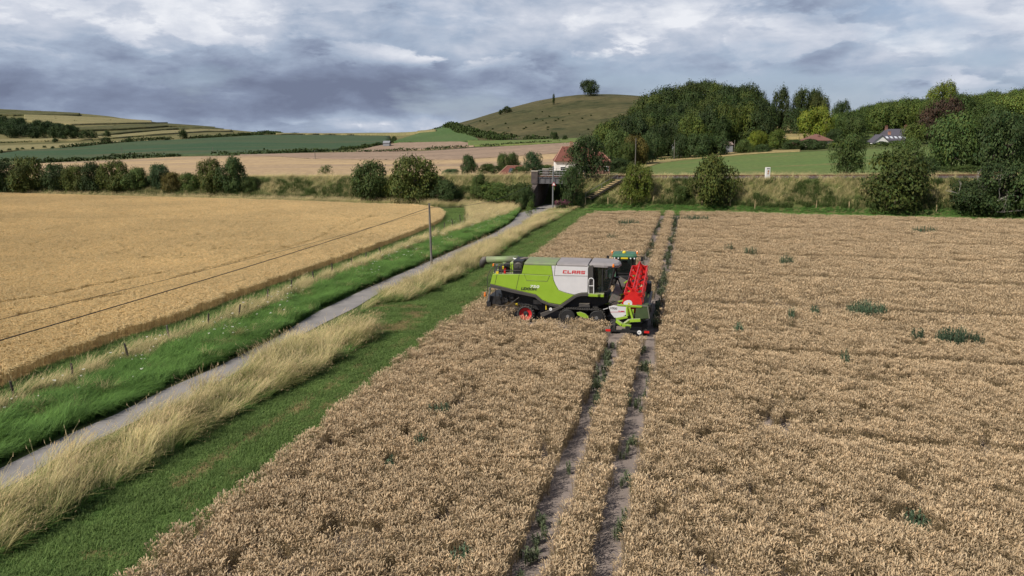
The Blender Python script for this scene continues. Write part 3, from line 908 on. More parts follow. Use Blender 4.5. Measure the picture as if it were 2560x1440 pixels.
WEEDS = [(2165, 790, 98, 1.12, 42, 'widest dense green weed patch in the wheat at the right'), (2385, 862, 95, 1.1, 38, 'spiky green weed patch nearest the right picture edge'), (2292, 856, 36, 1.0, 12, 'small weed tuft left of the spiky patch near the right edge'),
          (2442, 866, 26, 1.0, 8, 'smallest weed tuft right of the spiky patch near the right edge'), (1966, 664, 38, 1.15, 14, 'compact dark green weed clump alone in mid field'), (1738, 552, 74, 1.0, 34, 'wide bluish weed patch at the far end of the wheel tracks, right side'),
          (1692, 552, 34, 1.0, 14, 'bluish weed patch at the far end between the wheel tracks'), (1570, 563, 66, 1.0, 26, 'weed patch in the far left corner of the wheat'), (1530, 600, 26, 0.95, 8, 'faint weed tuft in the wheat behind the tractor'),
          (1822, 628, 26, 1.0, 7, 'thin upright weeds, left of the loose line in mid field'), (1874, 636, 40, 1.0, 8, 'loose line of thin weeds in mid field left of the compact clump'), (2312, 580, 66, 0.95, 14, 'faint far weed patch near the right end of the wheat'),
          (2036, 792, 18, 1.0, 6, 'small weed tuft left of the widest green patch'), (1978, 802, 16, 1.0, 5, 'tiny weed tuft two steps left of the widest green patch'), (2112, 917, 16, 1.05, 5, 'single weed below the widest green patch'),
          (1845, 838, 20, 1.0, 6, 'weed tuft in the wheat right of the header trailer'), (1100, 1040, 66, 0.95, 22, 'green weed patch in the near wheat left of the wheel tracks'), (1050, 1118, 50, 0.85, 12, 'thin weeds below the green patch in the near wheat'),
          (972, 1172, 26, 0.8, 8, 'weed tuft in a gap of the near wheat, nearest the green strip'), (2290, 1310, 60, 0.8, 12, 'greyish weeds in the near right corner of the wheat'), (1150, 1405, 70, 0.85, 14, 'weeds at the bottom picture edge left of the wheel tracks')]
def weed_mask(x, y):
    k = np.zeros(len(x), bool)
    for a in WEEDS:
        X, Y = gz(a[0], a[1], 0.45); w = a[2] / 1990 * (Y * cP + 2.2)
        k |= ((x - X) / (w * 0.46)) ** 2 + ((y - Y) / (max(0.45, w * 0.32) * 0.95)) ** 2 < 1
    return k
def thin_patches(x, y):
    """poor stand and gaps in the crop"""
    n = fbm(x / 0.9, y / 1.6, 21); n2 = fbm(x / 9, y / 9, 25)
    return n + 0.35 * (n2 - 0.5)

def wheat_region(y0, y1, row, step, coll, name, base, label):
    # rows run along the tramline direction
    ca, sa = math.cos(T_ANG), math.sin(T_ANG)
    R_ = np.arange(-95, 60, row); L_ = np.arange(0, 150, step)
    a, b = np.meshgrid(R_, L_)
    a = a.ravel() + rng.normal(0, row * 0.22, a.size); b = b.ravel() + rng.uniform(-0.5, 0.5, a.size) * step
    x = TRAM(14.0) + ca * b - sa * a; y = 14 + sa * b + ca * a
    k = (y > y0) & (y < y1) & visible(x, y)
    x, y = x[k], y[k]
    k = inside(wheat_poly, x, y)
    x, y = x[k], y[k]
    o = tram_off(x, y)
    wob = (vnoise(y * 0.8, y * 0, 5) - 0.5) * 0.22
    hw = (0.45 if y0 < 40 else 0.54) + (vnoise(y * 1.1, o * 0 + np.sign(o) * 3, 9) - 0.5) * 0.34
    k = np.abs(np.abs(o + wob * 0.4) - 1.02) > hw
    k &= ~flat_mask(x, y) & ~weed_mask(x, y)
    tp = thin_patches(x, y)
    k &= tp > 0.15
    cl = 0.6 * vnoise(x / 0.42, y / 0.5, 37) + 0.4 * vnoise(x / 1.1, y / 1.3, 38)      # the stand grows in clumps
    k &= (cl > 0.34) | (rng.random(len(x)) < 0.28)
    x, y, tp, cl = x[k], y[k], tp[k], cl[k]
    s = base * rng.uniform(0.88, 1.12, len(x))
    hz = base * (0.67 + 0.22 * fbm(x / 2.2, y / 2.2, 31) + 0.33 * cl) * rng.uniform(0.92, 1.06, len(x)) * np.where(tp < 0.31, 0.80, 1.0)
    # faint ridges left by old wheel marks across the field on the right
    rid = np.abs(((y + 0.25 * x) % 13.0) - 6.5) < 0.6
    hz = np.where(rid & (x > 12), hz * 0.76, hz)
    rot = np.where(rng.random(len(x)) < 0.5, T_ANG, T_ANG + math.pi) + rng.normal(0, 0.25, len(x))
    scatter(name, coll, x, y, np.zeros(len(x)) + 0.01, rot, s, hz, label, 'wheat')
wheat_region(14, 48, 0.185, 0.33, wheat_kit, 'wheat_crop', 1.0, 'ripe tan wheat standing in the near half of the right field')
wheat_region(48, 135, 0.40, 0.40, wheat_far, 'wheat_crop', 1.0, 'ripe tan wheat standing in the far half of the right field')

# --- barley over the lane, combed by the wind
BE, BS = (0.73, 0.56, 0.30), (0.50, 0.37, 0.175)
barley_kit = kit('barley_kit', [wheat_tuft('barley_tuft', 34, 0.62, 0.62, 0.76, M['barley'], BE, BS, droop=(1.0, 2.2), earlen=0.10, earw=0.03, awn=True, wind=0.5) for _ in range(5)])
x, y = cand(barley_poly, 5.5)
k = (y < 75) | (rng.random(len(x)) < 0.75)
x, y = x[k], y[k]
sc = rng.uniform(0.97, 1.08, len(x)) * np.clip(0.9 + y / 400, 0.9, 1.3)
hz = 0.92 + 0.08 * fbm(x / 3, y / 3, 41)
for ln in ([(430, 702), (600, 657), (760, 612), (860, 574), (905, 553), (940, 543)], [(820, 585), (850, 566), (868, 549), (850, 541)], [(-50, 772), (130, 745), (250, 718), (400, 690)], [(40, 800), (180, 765), (300, 745)]):
    G = gp(ln, 0.5)
    for (ax_, ay_), (bx_, by_) in zip(G[:-1], G[1:]):
        L2 = (bx_ - ax_) ** 2 + (by_ - ay_) ** 2
        t_ = np.clip(((x - ax_) * (bx_ - ax_) + (y - ay_) * (by_ - ay_)) / L2, 0, 1)
        dd = np.hypot(x - ax_ - t_ * (bx_ - ax_), y - ay_ - t_ * (by_ - ay_))
        hz = np.where(dd < 0.4, 0.80, hz)
scatter('barley_crop', barley_kit, x, y, np.full(len(x), 0.01), rng.normal(0, 0.4, len(x)), sc, hz, 'ripe golden barley filling the field left of the lane', 'barley')

# --- grasses
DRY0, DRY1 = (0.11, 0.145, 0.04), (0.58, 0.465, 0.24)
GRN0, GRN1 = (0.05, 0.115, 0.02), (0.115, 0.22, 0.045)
LEAN = 1.15
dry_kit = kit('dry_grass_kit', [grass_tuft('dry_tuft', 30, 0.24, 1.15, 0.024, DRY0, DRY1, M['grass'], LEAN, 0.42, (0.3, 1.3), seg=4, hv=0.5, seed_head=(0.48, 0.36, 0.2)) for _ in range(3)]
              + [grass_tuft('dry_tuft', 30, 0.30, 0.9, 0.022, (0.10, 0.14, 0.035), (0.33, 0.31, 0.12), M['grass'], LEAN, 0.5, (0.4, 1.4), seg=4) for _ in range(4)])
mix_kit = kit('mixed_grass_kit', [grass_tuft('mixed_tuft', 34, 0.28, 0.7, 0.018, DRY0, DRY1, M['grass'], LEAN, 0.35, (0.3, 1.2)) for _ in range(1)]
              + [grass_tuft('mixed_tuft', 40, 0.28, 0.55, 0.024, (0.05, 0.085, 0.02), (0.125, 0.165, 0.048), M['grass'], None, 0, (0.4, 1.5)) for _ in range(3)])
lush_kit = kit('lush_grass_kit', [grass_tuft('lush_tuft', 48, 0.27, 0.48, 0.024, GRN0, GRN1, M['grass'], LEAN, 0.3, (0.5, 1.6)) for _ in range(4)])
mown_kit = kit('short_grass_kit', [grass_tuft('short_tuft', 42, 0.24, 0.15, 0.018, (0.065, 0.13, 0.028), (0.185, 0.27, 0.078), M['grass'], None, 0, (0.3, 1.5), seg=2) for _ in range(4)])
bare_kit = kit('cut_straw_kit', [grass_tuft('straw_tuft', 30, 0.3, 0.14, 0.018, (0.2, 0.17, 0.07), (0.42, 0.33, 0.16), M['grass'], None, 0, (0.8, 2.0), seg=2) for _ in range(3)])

def gscatter(name, kitc, x, y, z, smin, smax, label, cat, hmod=None, jrot=0.35, free=False, rot0=0.0):
    n = len(x)
    s = rng.uniform(smin, smax, n)
    hz = s * (hmod if hmod is not None else 1.0)
    rot = rng.uniform(0, 6.28, n) if free else rng.normal(0, jrot, n) + rot0
    return scatter(name, kitc, x, y, z, rot, s, hz, label, cat)

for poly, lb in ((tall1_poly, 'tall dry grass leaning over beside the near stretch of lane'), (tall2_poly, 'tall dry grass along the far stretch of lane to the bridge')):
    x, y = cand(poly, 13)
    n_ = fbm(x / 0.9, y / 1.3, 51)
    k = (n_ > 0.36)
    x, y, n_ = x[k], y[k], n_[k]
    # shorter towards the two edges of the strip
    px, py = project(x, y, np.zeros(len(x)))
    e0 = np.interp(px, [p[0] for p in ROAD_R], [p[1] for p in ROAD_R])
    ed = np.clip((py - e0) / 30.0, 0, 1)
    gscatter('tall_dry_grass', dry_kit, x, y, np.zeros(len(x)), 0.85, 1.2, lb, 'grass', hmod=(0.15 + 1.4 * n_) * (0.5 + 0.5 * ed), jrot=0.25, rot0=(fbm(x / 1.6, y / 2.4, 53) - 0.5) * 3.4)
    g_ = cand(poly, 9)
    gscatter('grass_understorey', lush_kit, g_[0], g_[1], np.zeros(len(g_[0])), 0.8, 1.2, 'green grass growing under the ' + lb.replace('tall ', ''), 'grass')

# mown strip with two worn wheel lines of cut straw
x, y = cand(mown_poly, 26)
k = ~((fbm(x / 1.5, y / 4, 61) < 0.25) & (rng.random(len(x)) < 0.7))
x, y = x[k], y[k]
px, py = project(x, y, np.zeros(len(x)))
er = np.interp(px, [p[0] for p in WHEAT_T[1:11]], [p[1] for p in WHEAT_T[1:11]])
el2 = np.interp(px, [p[0] for p in TALL_R[1:]] + [940] + [p[0] for p in TALL2_R[1:]], [p[1] for p in TALL_R[1:]] + [790] + [p[1] for p in TALL2_R[1:]])
fr = (py - el2) / np.maximum(er - el2, 5)
worn = ((np.abs(fr - 0.42) < 0.06) | (np.abs(fr - 0.76) < 0.04)) & (fbm(x / 1.4, y / 2, 63) > 0.50) & (rng.random(len(x)) < 0.7)
gate = (px > 870) & (px < 1060) & (py > 765) & (py < 830) & (fbm(x / 1.2, y / 1.2, 64) > 0.5) & (rng.random(len(x)) < 0.7)
st_ = worn | gate
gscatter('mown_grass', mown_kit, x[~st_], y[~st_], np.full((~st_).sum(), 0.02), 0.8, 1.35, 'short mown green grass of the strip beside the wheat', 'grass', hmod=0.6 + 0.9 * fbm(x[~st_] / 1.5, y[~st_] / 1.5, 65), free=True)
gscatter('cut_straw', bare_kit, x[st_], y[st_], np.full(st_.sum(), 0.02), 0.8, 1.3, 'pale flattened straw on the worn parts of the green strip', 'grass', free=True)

# left verge between barley and lane: short green, dry fence-line mix, lush green
BX = [p[0] for p in BARLEY[1:12]] + [1200, 1290]; BY = [p[1] for p in BARLEY[1:12]] + [524, 514]
verge_poly = gp([(-1100, 1480), (0, 976)] + BARLEY[2:12] + [(1092, 527), (1180, 520), (1290, 514), (1300, 528)]) + gp([(a - 3, b - 4 - max(0, (b - 620) / 60)) for a, b in ROAD_L[::-1]])
x, y = cand(verge_poly, 22)
px, py = project(x, y, np.zeros(len(x)))
b0 = np.interp(px, BX, BY); b1 = np.interp(px, [p[0] for p in ROAD_L], [p[1] for p in ROAD_L])
f = (py - b0) / np.maximum(b1 - b0, 4) + (fbm(x / 2, y / 2, 71) - 0.5) * 0.14
far_ = px > 1100
lawn = (px > 1085) & (px < 1165) & (f < 0.45)
m1 = (f < 0.26) & ~far_ | lawn
m2 = ((f >= 0.27) & (f < 0.42)) & ~lawn | (far_ & (f < 0.55) & ~lawn)
m3 = ~(m1 | m2)
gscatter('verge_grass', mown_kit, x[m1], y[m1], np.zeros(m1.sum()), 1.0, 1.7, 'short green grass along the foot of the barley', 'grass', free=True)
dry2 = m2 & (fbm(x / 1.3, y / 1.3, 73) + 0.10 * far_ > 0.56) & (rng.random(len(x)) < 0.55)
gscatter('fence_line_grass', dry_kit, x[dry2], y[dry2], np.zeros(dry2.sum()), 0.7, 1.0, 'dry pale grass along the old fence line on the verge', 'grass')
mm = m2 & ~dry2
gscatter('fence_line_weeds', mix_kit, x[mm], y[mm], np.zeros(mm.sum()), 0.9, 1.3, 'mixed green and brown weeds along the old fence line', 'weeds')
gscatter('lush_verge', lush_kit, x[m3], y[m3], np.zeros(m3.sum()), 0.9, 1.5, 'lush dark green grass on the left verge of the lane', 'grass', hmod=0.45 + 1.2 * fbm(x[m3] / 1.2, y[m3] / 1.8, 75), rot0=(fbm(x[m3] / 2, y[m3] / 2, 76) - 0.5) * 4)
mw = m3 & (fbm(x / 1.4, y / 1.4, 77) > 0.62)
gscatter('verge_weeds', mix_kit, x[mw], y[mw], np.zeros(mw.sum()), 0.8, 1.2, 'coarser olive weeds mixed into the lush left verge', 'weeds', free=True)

# railway bank
t = rng.uniform(-165, 105, 26000); q = rng.uniform(-2.6, 8.4, 26000)
x, y = rail_xy(t, q)
k = (np.abs(t - TB) > HW + 1.3) & visible(x, y) & ~inside(wheat_poly, x, y) & ~inside(barley_poly, x, y)
x, y, t, q = x[k], y[k], t[k], q[k]
z = surf_z(x, y)
_sx, _sy = project(x, y, z)
_on = np.abs(_sy - (503 - (_sx - 1470) * 0.6)) < 17
_on &= (_sx > 1450) & (_sx < 1565)
x, y, t, q, z = x[~_on], y[~_on], t[~_on], q[~_on], z[~_on]
g = fbm(x / 7, y / 3.5, 81) + np.where(q < 2.2, 0.16, 0) - np.where((t > 10) & (q > 3.2), 0.06, 0) + np.where((t > 35) & (q < 4) & (q > 1.5), 0.08, 0) + np.where((t < -8) & (q > 0.3), 0.09, 0) + np.where((t < -15) & (q < 3.8) & (q > 0.3), 0.14, 0)
gd = (g < 0.52) | (q < 0.0) & (t < 4) | (q > 7)
_keep = ~((t > 10) & (q > 6.8))
foot = (t > 9) & (q < 1.0 + 1.2 * fbm(t / 4, q * 0, 83))
gd &= _keep & ~foot
grn = ~gd & _keep & ~foot
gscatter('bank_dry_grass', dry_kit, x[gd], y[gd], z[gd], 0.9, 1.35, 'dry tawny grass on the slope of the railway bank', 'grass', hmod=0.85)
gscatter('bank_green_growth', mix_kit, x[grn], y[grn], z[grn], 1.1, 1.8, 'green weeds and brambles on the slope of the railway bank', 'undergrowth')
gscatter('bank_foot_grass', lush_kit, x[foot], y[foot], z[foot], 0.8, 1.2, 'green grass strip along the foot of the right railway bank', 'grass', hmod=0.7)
# back side of the track on the right: pale grass margin before the meadow
t = rng.uniform(12, 110, 7000); q = rng.uniform(12.6, 17, 7000)
x, y = rail_xy(t, q)
gscatter('trackside_grass', dry_kit, x, y, surf_z(x, y), 0.8, 1.1, 'pale dry grass between the railway and the green meadow', 'grass', hmod=0.8)
t = rng.uniform(-130, -2, 5000); q = rng.uniform(12.4, 14.5, 5000)
x, y = rail_xy(t, q)
gscatter('trackside_grass', dry_kit, x, y, surf_z(x, y), 0.8, 1.1, 'pale dry grass between the railway and the golden stubble', 'grass', hmod=0.6)

# small green weeds in the wheel tracks, white umbels and daisies of the verges
M['weed'] = plant_mat('weed_leaves', var=0.4, trans=0.2, loc_amt=0.2)
def weed_mesh(name, n, r, h, c0, c1, w=0.03):
    V, Fc, C = [], [], []
    for _ in range(n):
        a = random.uniform(0, 6.28); q = r * math.sqrt(random.random())
        hh = h * random.uniform(0.6, 1.1)
        x, y = q * math.cos(a), q * math.sin(a)
        d = random.uniform(0, 6.28)
        ribbon(V, Fc, C, (x, y, 0), (math.cos(d), math.sin(d)), hh, 0.02, 0.25, c0, c1, 2)
        for j in range(9):
            zz = hh * random.uniform(0.15, 1.0); d2 = random.uniform(0, 6.28)
            ribbon(V, Fc, C, (x, y, zz), (math.cos(d2), math.sin(d2)), 0.17 * random.uniform(0.6, 1.2), w * 1.5, 1.2, vary(c0, 0.25), vary(c1, 0.25), 2)
    return V, Fc, C
track_kit = kit('track_weed_kit', [src('track_weed', *weed_mesh('w', 7, 0.13, 0.38, (0.10, 0.13, 0.07), (0.17, 0.20, 0.11)), M['weed']) for _ in range(3)])
y = rng.uniform(18, 115, 700); sgn = np.sign(rng.uniform(-1, 1, 700))
x = TRAM(y) + sgn * 1.02 / 0.976 + rng.normal(0, 0.22, 700)
k = (fbm(x / 1.5, y / 2.5, 91) > np.where(y < 45, 0.50, 0.42)) & ~flat_mask(x, y)
x, y = x[k], y[k]
scatter('track_weeds', track_kit, x, y, np.full(len(x), 0.015), rng.uniform(0, 6, len(x)), rng.uniform(0.6, 1.4, len(x)), rng.uniform(0.6, 1.4, len(x)), 'straggly green weeds growing in the two wheel tracks', 'weeds')
M['petal'] = plant_mat('white_petals', var=0.2, trans=0.2, loc_amt=0.05)
def umbel(h, r):
    V, Fc, C = [], [], []
    ribbon(V, Fc, C, (0, 0, 0), (1, 0), h, 0.014, 0.1, (0.16, 0.17, 0.07), (0.18, 0.18, 0.09), 2)
    for k in range(9):
        a = random.uniform(0, 6.28); q = r * math.sqrt(random.random()); s = r * 0.45
        p = Vector((q * math.cos(a), q * math.sin(a), h + random.uniform(-0.02, 0.03)))
        i = len(V)
        V += [p + Vector((-s, -s, 0)), p + Vector((s, -s, 0.01)), p + Vector((s, s, 0)), p + Vector((-s, s, 0.01))]
        C += [(0.75, 0.74, 0.66)] * 4; Fc.append((i, i + 1, i + 2, i + 3))
    return V, Fc, C
flower_kit = kit('umbel_kit', [src('umbel', *umbel(0.75, 0.045), M['petal']), src('umbel', *umbel(0.5, 0.035), M['petal']), src('umbel', *umbel(0.95, 0.055), M['petal'])])
x, y = cand(verge_poly, 2.2)
px, py = project(x, y, np.zeros(len(x)))
b0 = np.interp(px, BX, BY); b1 = np.interp(px, [p[0] for p in ROAD_L], [p[1] for p in ROAD_L])
f = (py - b0) / np.maximum(b1 - b0, 4)
k = (f > 0.3) & (f < 0.85) & (fbm(x / 3, y / 3, 93) > 0.5) & (rng.random(len(x)) < 0.6)
x2, y2 = cand(tall1_poly, 1.2)
px, py = project(x2, y2, np.zeros(len(x2)))
e0 = np.interp(px, [p[0] for p in ROAD_R], [p[1] for p in ROAD_R])
k2 = (py - e0 < 45) & (px < 420) & (rng.random(len(x2)) < 0.5)
x, y = np.concatenate([x[k], x2[k2]]), np.concatenate([y[k], y2[k2]])
scatter('white_wildflowers', flower_kit, x, y, np.zeros(len(x)), rng.uniform(0, 6, len(x)), rng.uniform(0.7, 1.3, len(x)), rng.uniform(0.7, 1.25, len(x)), 'scattered white umbel flowers on the lane verges', 'wildflowers')
print('instances', N_INST[0])
# ------------------------------------------------------------------ trees and bushes: leaf clumps on many small lobes, tapered trunk and limbs
M['leaf'] = plant_mat('foliage', var=0.22, trans=0.12, loc_scale=0.02, loc_amt=0.1, obj_color=True)
M['bark'] = mat('bark', (0.13, 0.105, 0.08), 0.95, scale=6, var=0.5, bump=0.5)
M['palebark'] = mat('dead_pale_wood', (0.36, 0.33, 0.29), 0.9, scale=6, var=0.3)

def crown_mesh(name, seed, n_leaf, leaf, lobes, shape, base=(0.062, 0.088, 0.022), spiky=0.0, hollow=0.0, clump=6, jit=0.3, lob=(0.20, 0.36), tv=0.28):
    """unit crown: footprint radius 1, from z=shape[0] to z=1; lobes sit round an uneven envelope"""
    r = np.random.default_rng(seed)
    z0, zmid, rtop = shape
    L = []
    for i in range(lobes):
        t = (i + r.uniform(0, 1)) / lobes
        z = z0 + (1 - z0) * t
        # envelope radius by height
        e = math.sqrt(max(0.02, 1 - ((z - zmid) / (1.02 - zmid if z > zmid else zmid - z0 + 0.25)) ** 2))
        e = e * (1 - rtop * t)
        a = r.uniform(0, 6.283)
        rr = e * math.sqrt(r.uniform(0.1, 1.0)) * 0.80
        s = r.uniform(*lob) * (0.7 + 0.5 * e)
        L.append((rr * math.cos(a), rr * math.sin(a), min(max(z, z0 + s * 0.3), 1 - s * 0.55), s * r.uniform(0.9, 1.25), s * r.uniform(0.9, 1.25), s * r.uniform(0.6, 0.85)))
    L = np.array(L)
    L[:, 0:2] += r.normal(0, 0.05, (len(L), 2))
    wgt = (L[:, 3] * L[:, 4]); wgt /= wgt.sum()
    nt_ = n_leaf // clump
    k = r.choice(len(L), nt_, p=wgt)
    d = r.normal(size=(nt_, 3)); d /= np.linalg.norm(d, axis=1)[:, None]
    d[:, 2] = np.where(r.random(nt_) < 0.6, np.abs(d[:, 2]), d[:, 2])
    rad = r.uniform(0.72, 1.05, nt_) + np.abs(r.normal(0, spiky, nt_))
    c = L[k, :3] + d * L[k, 3:6] * rad[:, None]
    # drop what lies deep inside other lobes
    deep = np.zeros(nt_, bool)
    for l in L:
        q = ((c - l[:3]) / l[3:6]); deep |= (q ** 2).sum(1) < 0.30
    c, d, k = c[~deep], d[~deep], k[~deep]
    if hollow:
        g = fbm(c[:, 0] * 2.4 + 9, c[:, 2] * 2.4 + c[:, 1] * 1.7, seed) > hollow
        c, d, k = c[g], d[g], k[g]
    m = len(c)
    tone = r.uniform(1 - tv, 1 + tv, len(L))
    V = np.empty((m * clump * 4, 3)); C = np.empty((m * clump * 4, 3))
    for j in range(clump):
        p = c + r.normal(0, leaf * 0.85, (m, 3))
        nrm = d + r.normal(0, jit, (m, 3)) + np.array([0, 0, 0.15]); nrm /= np.linalg.norm(nrm, axis=1)[:, None]
        a = np.cross(nrm, r.normal(size=(m, 3))); a /= np.linalg.norm(a, axis=1)[:, None]
        b = np.cross(nrm, a)
        s = leaf * r.uniform(0.55, 1.15, m)[:, None]
        q = np.stack([p - a * s * 0.6, p - b * s * 0.38 + nrm * s * 0.05, p + a * s * 0.6, p + b * s * 0.38 + nrm * s * 0.05], 1)
        V[j * m * 4:(j + 1) * m * 4] = q.reshape(-1, 3)
        tn = (tone[k] * r.uniform(0.9, 1.1, m))[:, None]
        hue = r.normal(0, 0.10, (m, 1))
        cc = np.array(base)[None] * tn * (1 + hue * np.array([[1.3, 0.1, -0.6]]))
        C[j * m * 4:(j + 1) * m * 4] = np.repeat(np.clip(cc, 0.004, 1), 4, axis=0)
    Fc = np.arange(m * clump * 4).reshape(-1, 4)
    me = bpy.data.meshes.new(name)
    me.vertices.add(len(V)); me.vertices.foreach_set('co', V.astype(np.float32).ravel())
    me.loops.add(len(Fc) * 4); me.loops.foreach_set('vertex_index', Fc.astype(np.int32).ravel())
    me.polygons.add(len(Fc)); me.polygons.foreach_set('loop_start', (np.arange(len(Fc)) * 4).astype(np.int32))
    me.update(calc_edges=True)
    me.materials.append(M['leaf'])
    at_ = me.color_attributes.new('Col', 'FLOAT_COLOR', 'POINT')
    c4 = np.ones((len(V), 4)); c4[:, :3] = C
    at_.data.foreach_set('color', c4.astype(np.float32).ravel())
    return me, L
def trunk_mesh(name, seed, L, rb, mat_, lean=0.03, limbs=7):
    r = random.Random(seed)
    mb = MB()
    top = Vector((r.uniform(-lean, lean) * 2, r.uniform(-lean, lean) * 2, 0.55))
    mid = top * 0.5 + Vector((r.uniform(-lean, lean), r.uniform(-lean, lean), 0))
    mb.tube([(0, 0, -0.06), (0, 0, 0.02), mid, top, top + Vector((0.03, 0.02, 0.25))], [rb * 1.5, rb, rb * 0.75, rb * 0.5, rb * 0.15], 8)
    for l in sorted(L.tolist(), key=lambda q: -q[3])[:limbs]:
        s = mid.lerp(top, r.uniform(-0.4, 0.9))
        e = Vector(l[:3])
        m_ = s.lerp(e, 0.5) + Vector((0, 0, -0.03))
        mb.tube([s, m_, e], [rb * 0.45, rb * 0.28, rb * 0.08], 6)
    me = np_mesh(name, mb.v, mb.f, mat_, True)
    return me
PROTO = {}
def proto(kind, n, **kw):
    rb = kw.pop('rb', 0.05); bark = kw.pop('bark', 'bark'); limbs = kw.pop('limbs', 7)
    PROTO[kind] = []
    for i in range(n):
        cm, L = crown_mesh(kind + '_crown', hash(kind) % 1000 + i * 17 if False else sum(map(ord, kind)) + i * 17, **kw)
        PROTO[kind].append((cm, trunk_mesh(kind + '_trunk', i + 3, L, rb, M[bark], limbs=limbs)))
proto('bush', 5, n_leaf=12000, leaf=0.066, lobes=40, shape=(0.02, 0.38, 0.12), spiky=0.06, rb=0.05)
proto('roundtree', 5, n_leaf=10000, leaf=0.068, lobes=24, shape=(0.12, 0.5, 0.05), spiky=0.02, jit=0.2, lob=(0.26, 0.42), tv=0.22, rb=0.06)
proto('talltree', 3, n_leaf=9000, leaf=0.07, lobes=26, shape=(0.08, 0.45, 0.2), spiky=0.03, jit=0.22, lob=(0.24, 0.4), rb=0.06)
proto('opentree', 3, n_leaf=11000, leaf=0.062, lobes=32, shape=(0.06, 0.5, 0.15), spiky=0.10, hollow=0.36, rb=0.055, limbs=12)
proto('fartree', 4, n_leaf=3000, leaf=0.10, lobes=22, shape=(0.10, 0.5, 0.15), spiky=0.05, rb=0.06, limbs=4)
proto('sapling', 2, n_leaf=2200, leaf=0.07, lobes=12, shape=(0.1, 0.5, 0.2), spiky=0.2, rb=0.02)

G_DARK, G_MID, G_OLIVE, G_LIGHT, G_YEL, G_RED, G_BLUE, G_RUST = (0.62, 0.72, 0.75, 1), (0.95, 1.0, 0.9, 1), (1.08, 0.95, 0.7, 1), (1.4, 1.5, 1.2, 1), (2.3, 2.0, 0.8, 1), (0.95, 0.40, 0.95, 1), (0.85, 1.05, 1.5, 1), (1.55, 0.92, 0.75, 1)
_tn = [0]
def plant(kind, pos, h, w, tint, label, cat='tree', group=None, name=None, var=None, rz=None, trunk=True):
    _tn[0] += 1
    i = _tn[0] if var is None else var
    cm, tm = PROTO[kind][i % len(PROTO[kind])]
    e = empty(name or cat, pos, (_tn[0] * 2.4) % 6.28 if rz is None else rz, label, cat, group)
    j = 0.93 + 0.14 * ((_tn[0] * 0.618) % 1)
    e.scale = (w / 2, w / 2 * j, h)
    c = link_mesh('crown', cm, e)
    k = 0.9 + 0.2 * ((_tn[0] * 0.37) % 1)
    c.color = (tint[0] * k, tint[1] * k, tint[2] * k, 1)
    if trunk: link_mesh('trunk', tm, e)
    return e
def by_px(kind, px, ybase, ytop, wpx, tint, label, cat='tree', group=None, name=None, depth=None, **kw):
    """stand a plant on the terrain where its foot is seen; its size follows from how far off that is"""
    if depth: p = at_y(px, depth, ybase)
    else: p = at(px, ybase)
    X, Y, Z = p
    d = Y * cP - (Z - H) * sP
    _, e = ue(px, ytop)
    h = H + Y * e - Z
    return plant(kind, (X, Y, Z), max(h, 0.8), wpx / 1990 * d, tint, label, cat, group, name, **kw)

ORD = ['first', 'second', 'third', 'fourth', 'fifth', 'sixth', 'seventh', 'eighth', 'ninth', 'tenth', 'eleventh', 'twelfth', 'thirteenth', 'fourteenth', 'fifteenth']
row = [(-35, 488, 420, 90, G_DARK), (12, 486, 412, 80, G_DARK), (72, 484, 402, 92, G_OLIVE), (140, 482, 416, 78, G_DARK), (190, 480, 418, 66, G_OLIVE), (238, 480, 412, 66, G_DARK), (290, 478, 410, 82, G_OLIVE), (345, 476, 424, 66, G_MID),
       (398, 474, 416, 60, G_BLUE), (432, 478, 434, 56, G_RUST), (478, 480, 436, 48, G_LIGHT), (530, 482, 405, 66, G_OLIVE), (586, 484, 401, 76, G_DARK), (624, 482, 446, 42, G_MID)]
for i, (px, yb, yt, w, t) in enumerate(row):
    if px < 0: lab = 'dark bush cut by the picture edge at the end of the bank row'
    else: lab = ORD[i - 1] + ' bush from the left in the row along the railway bank'
    if i == 9: lab = 'low rusty brown hawthorn bush in the row along the bank'
    if i == 8: lab = 'bluish green bush standing behind the row on the bank'
    if i == 10: lab = 'small pale green rounded bush in the row along the bank'
    if i == 11: lab = 'tall bush with two tops, next to the last tall one of the bank row'
    if i == 12: lab = 'tallest dark bush at the right end of the bank row'
    if i == 13: lab = 'low bush at the foot of the tallest bush of the bank row'
    if i == 2: lab = 'pale olive bush that is tallest at the left end of the bank row'
    by_px('bush', px, yb, yt, w, t, lab, 'bush', 'bushes in the row along the left bank', var=i)
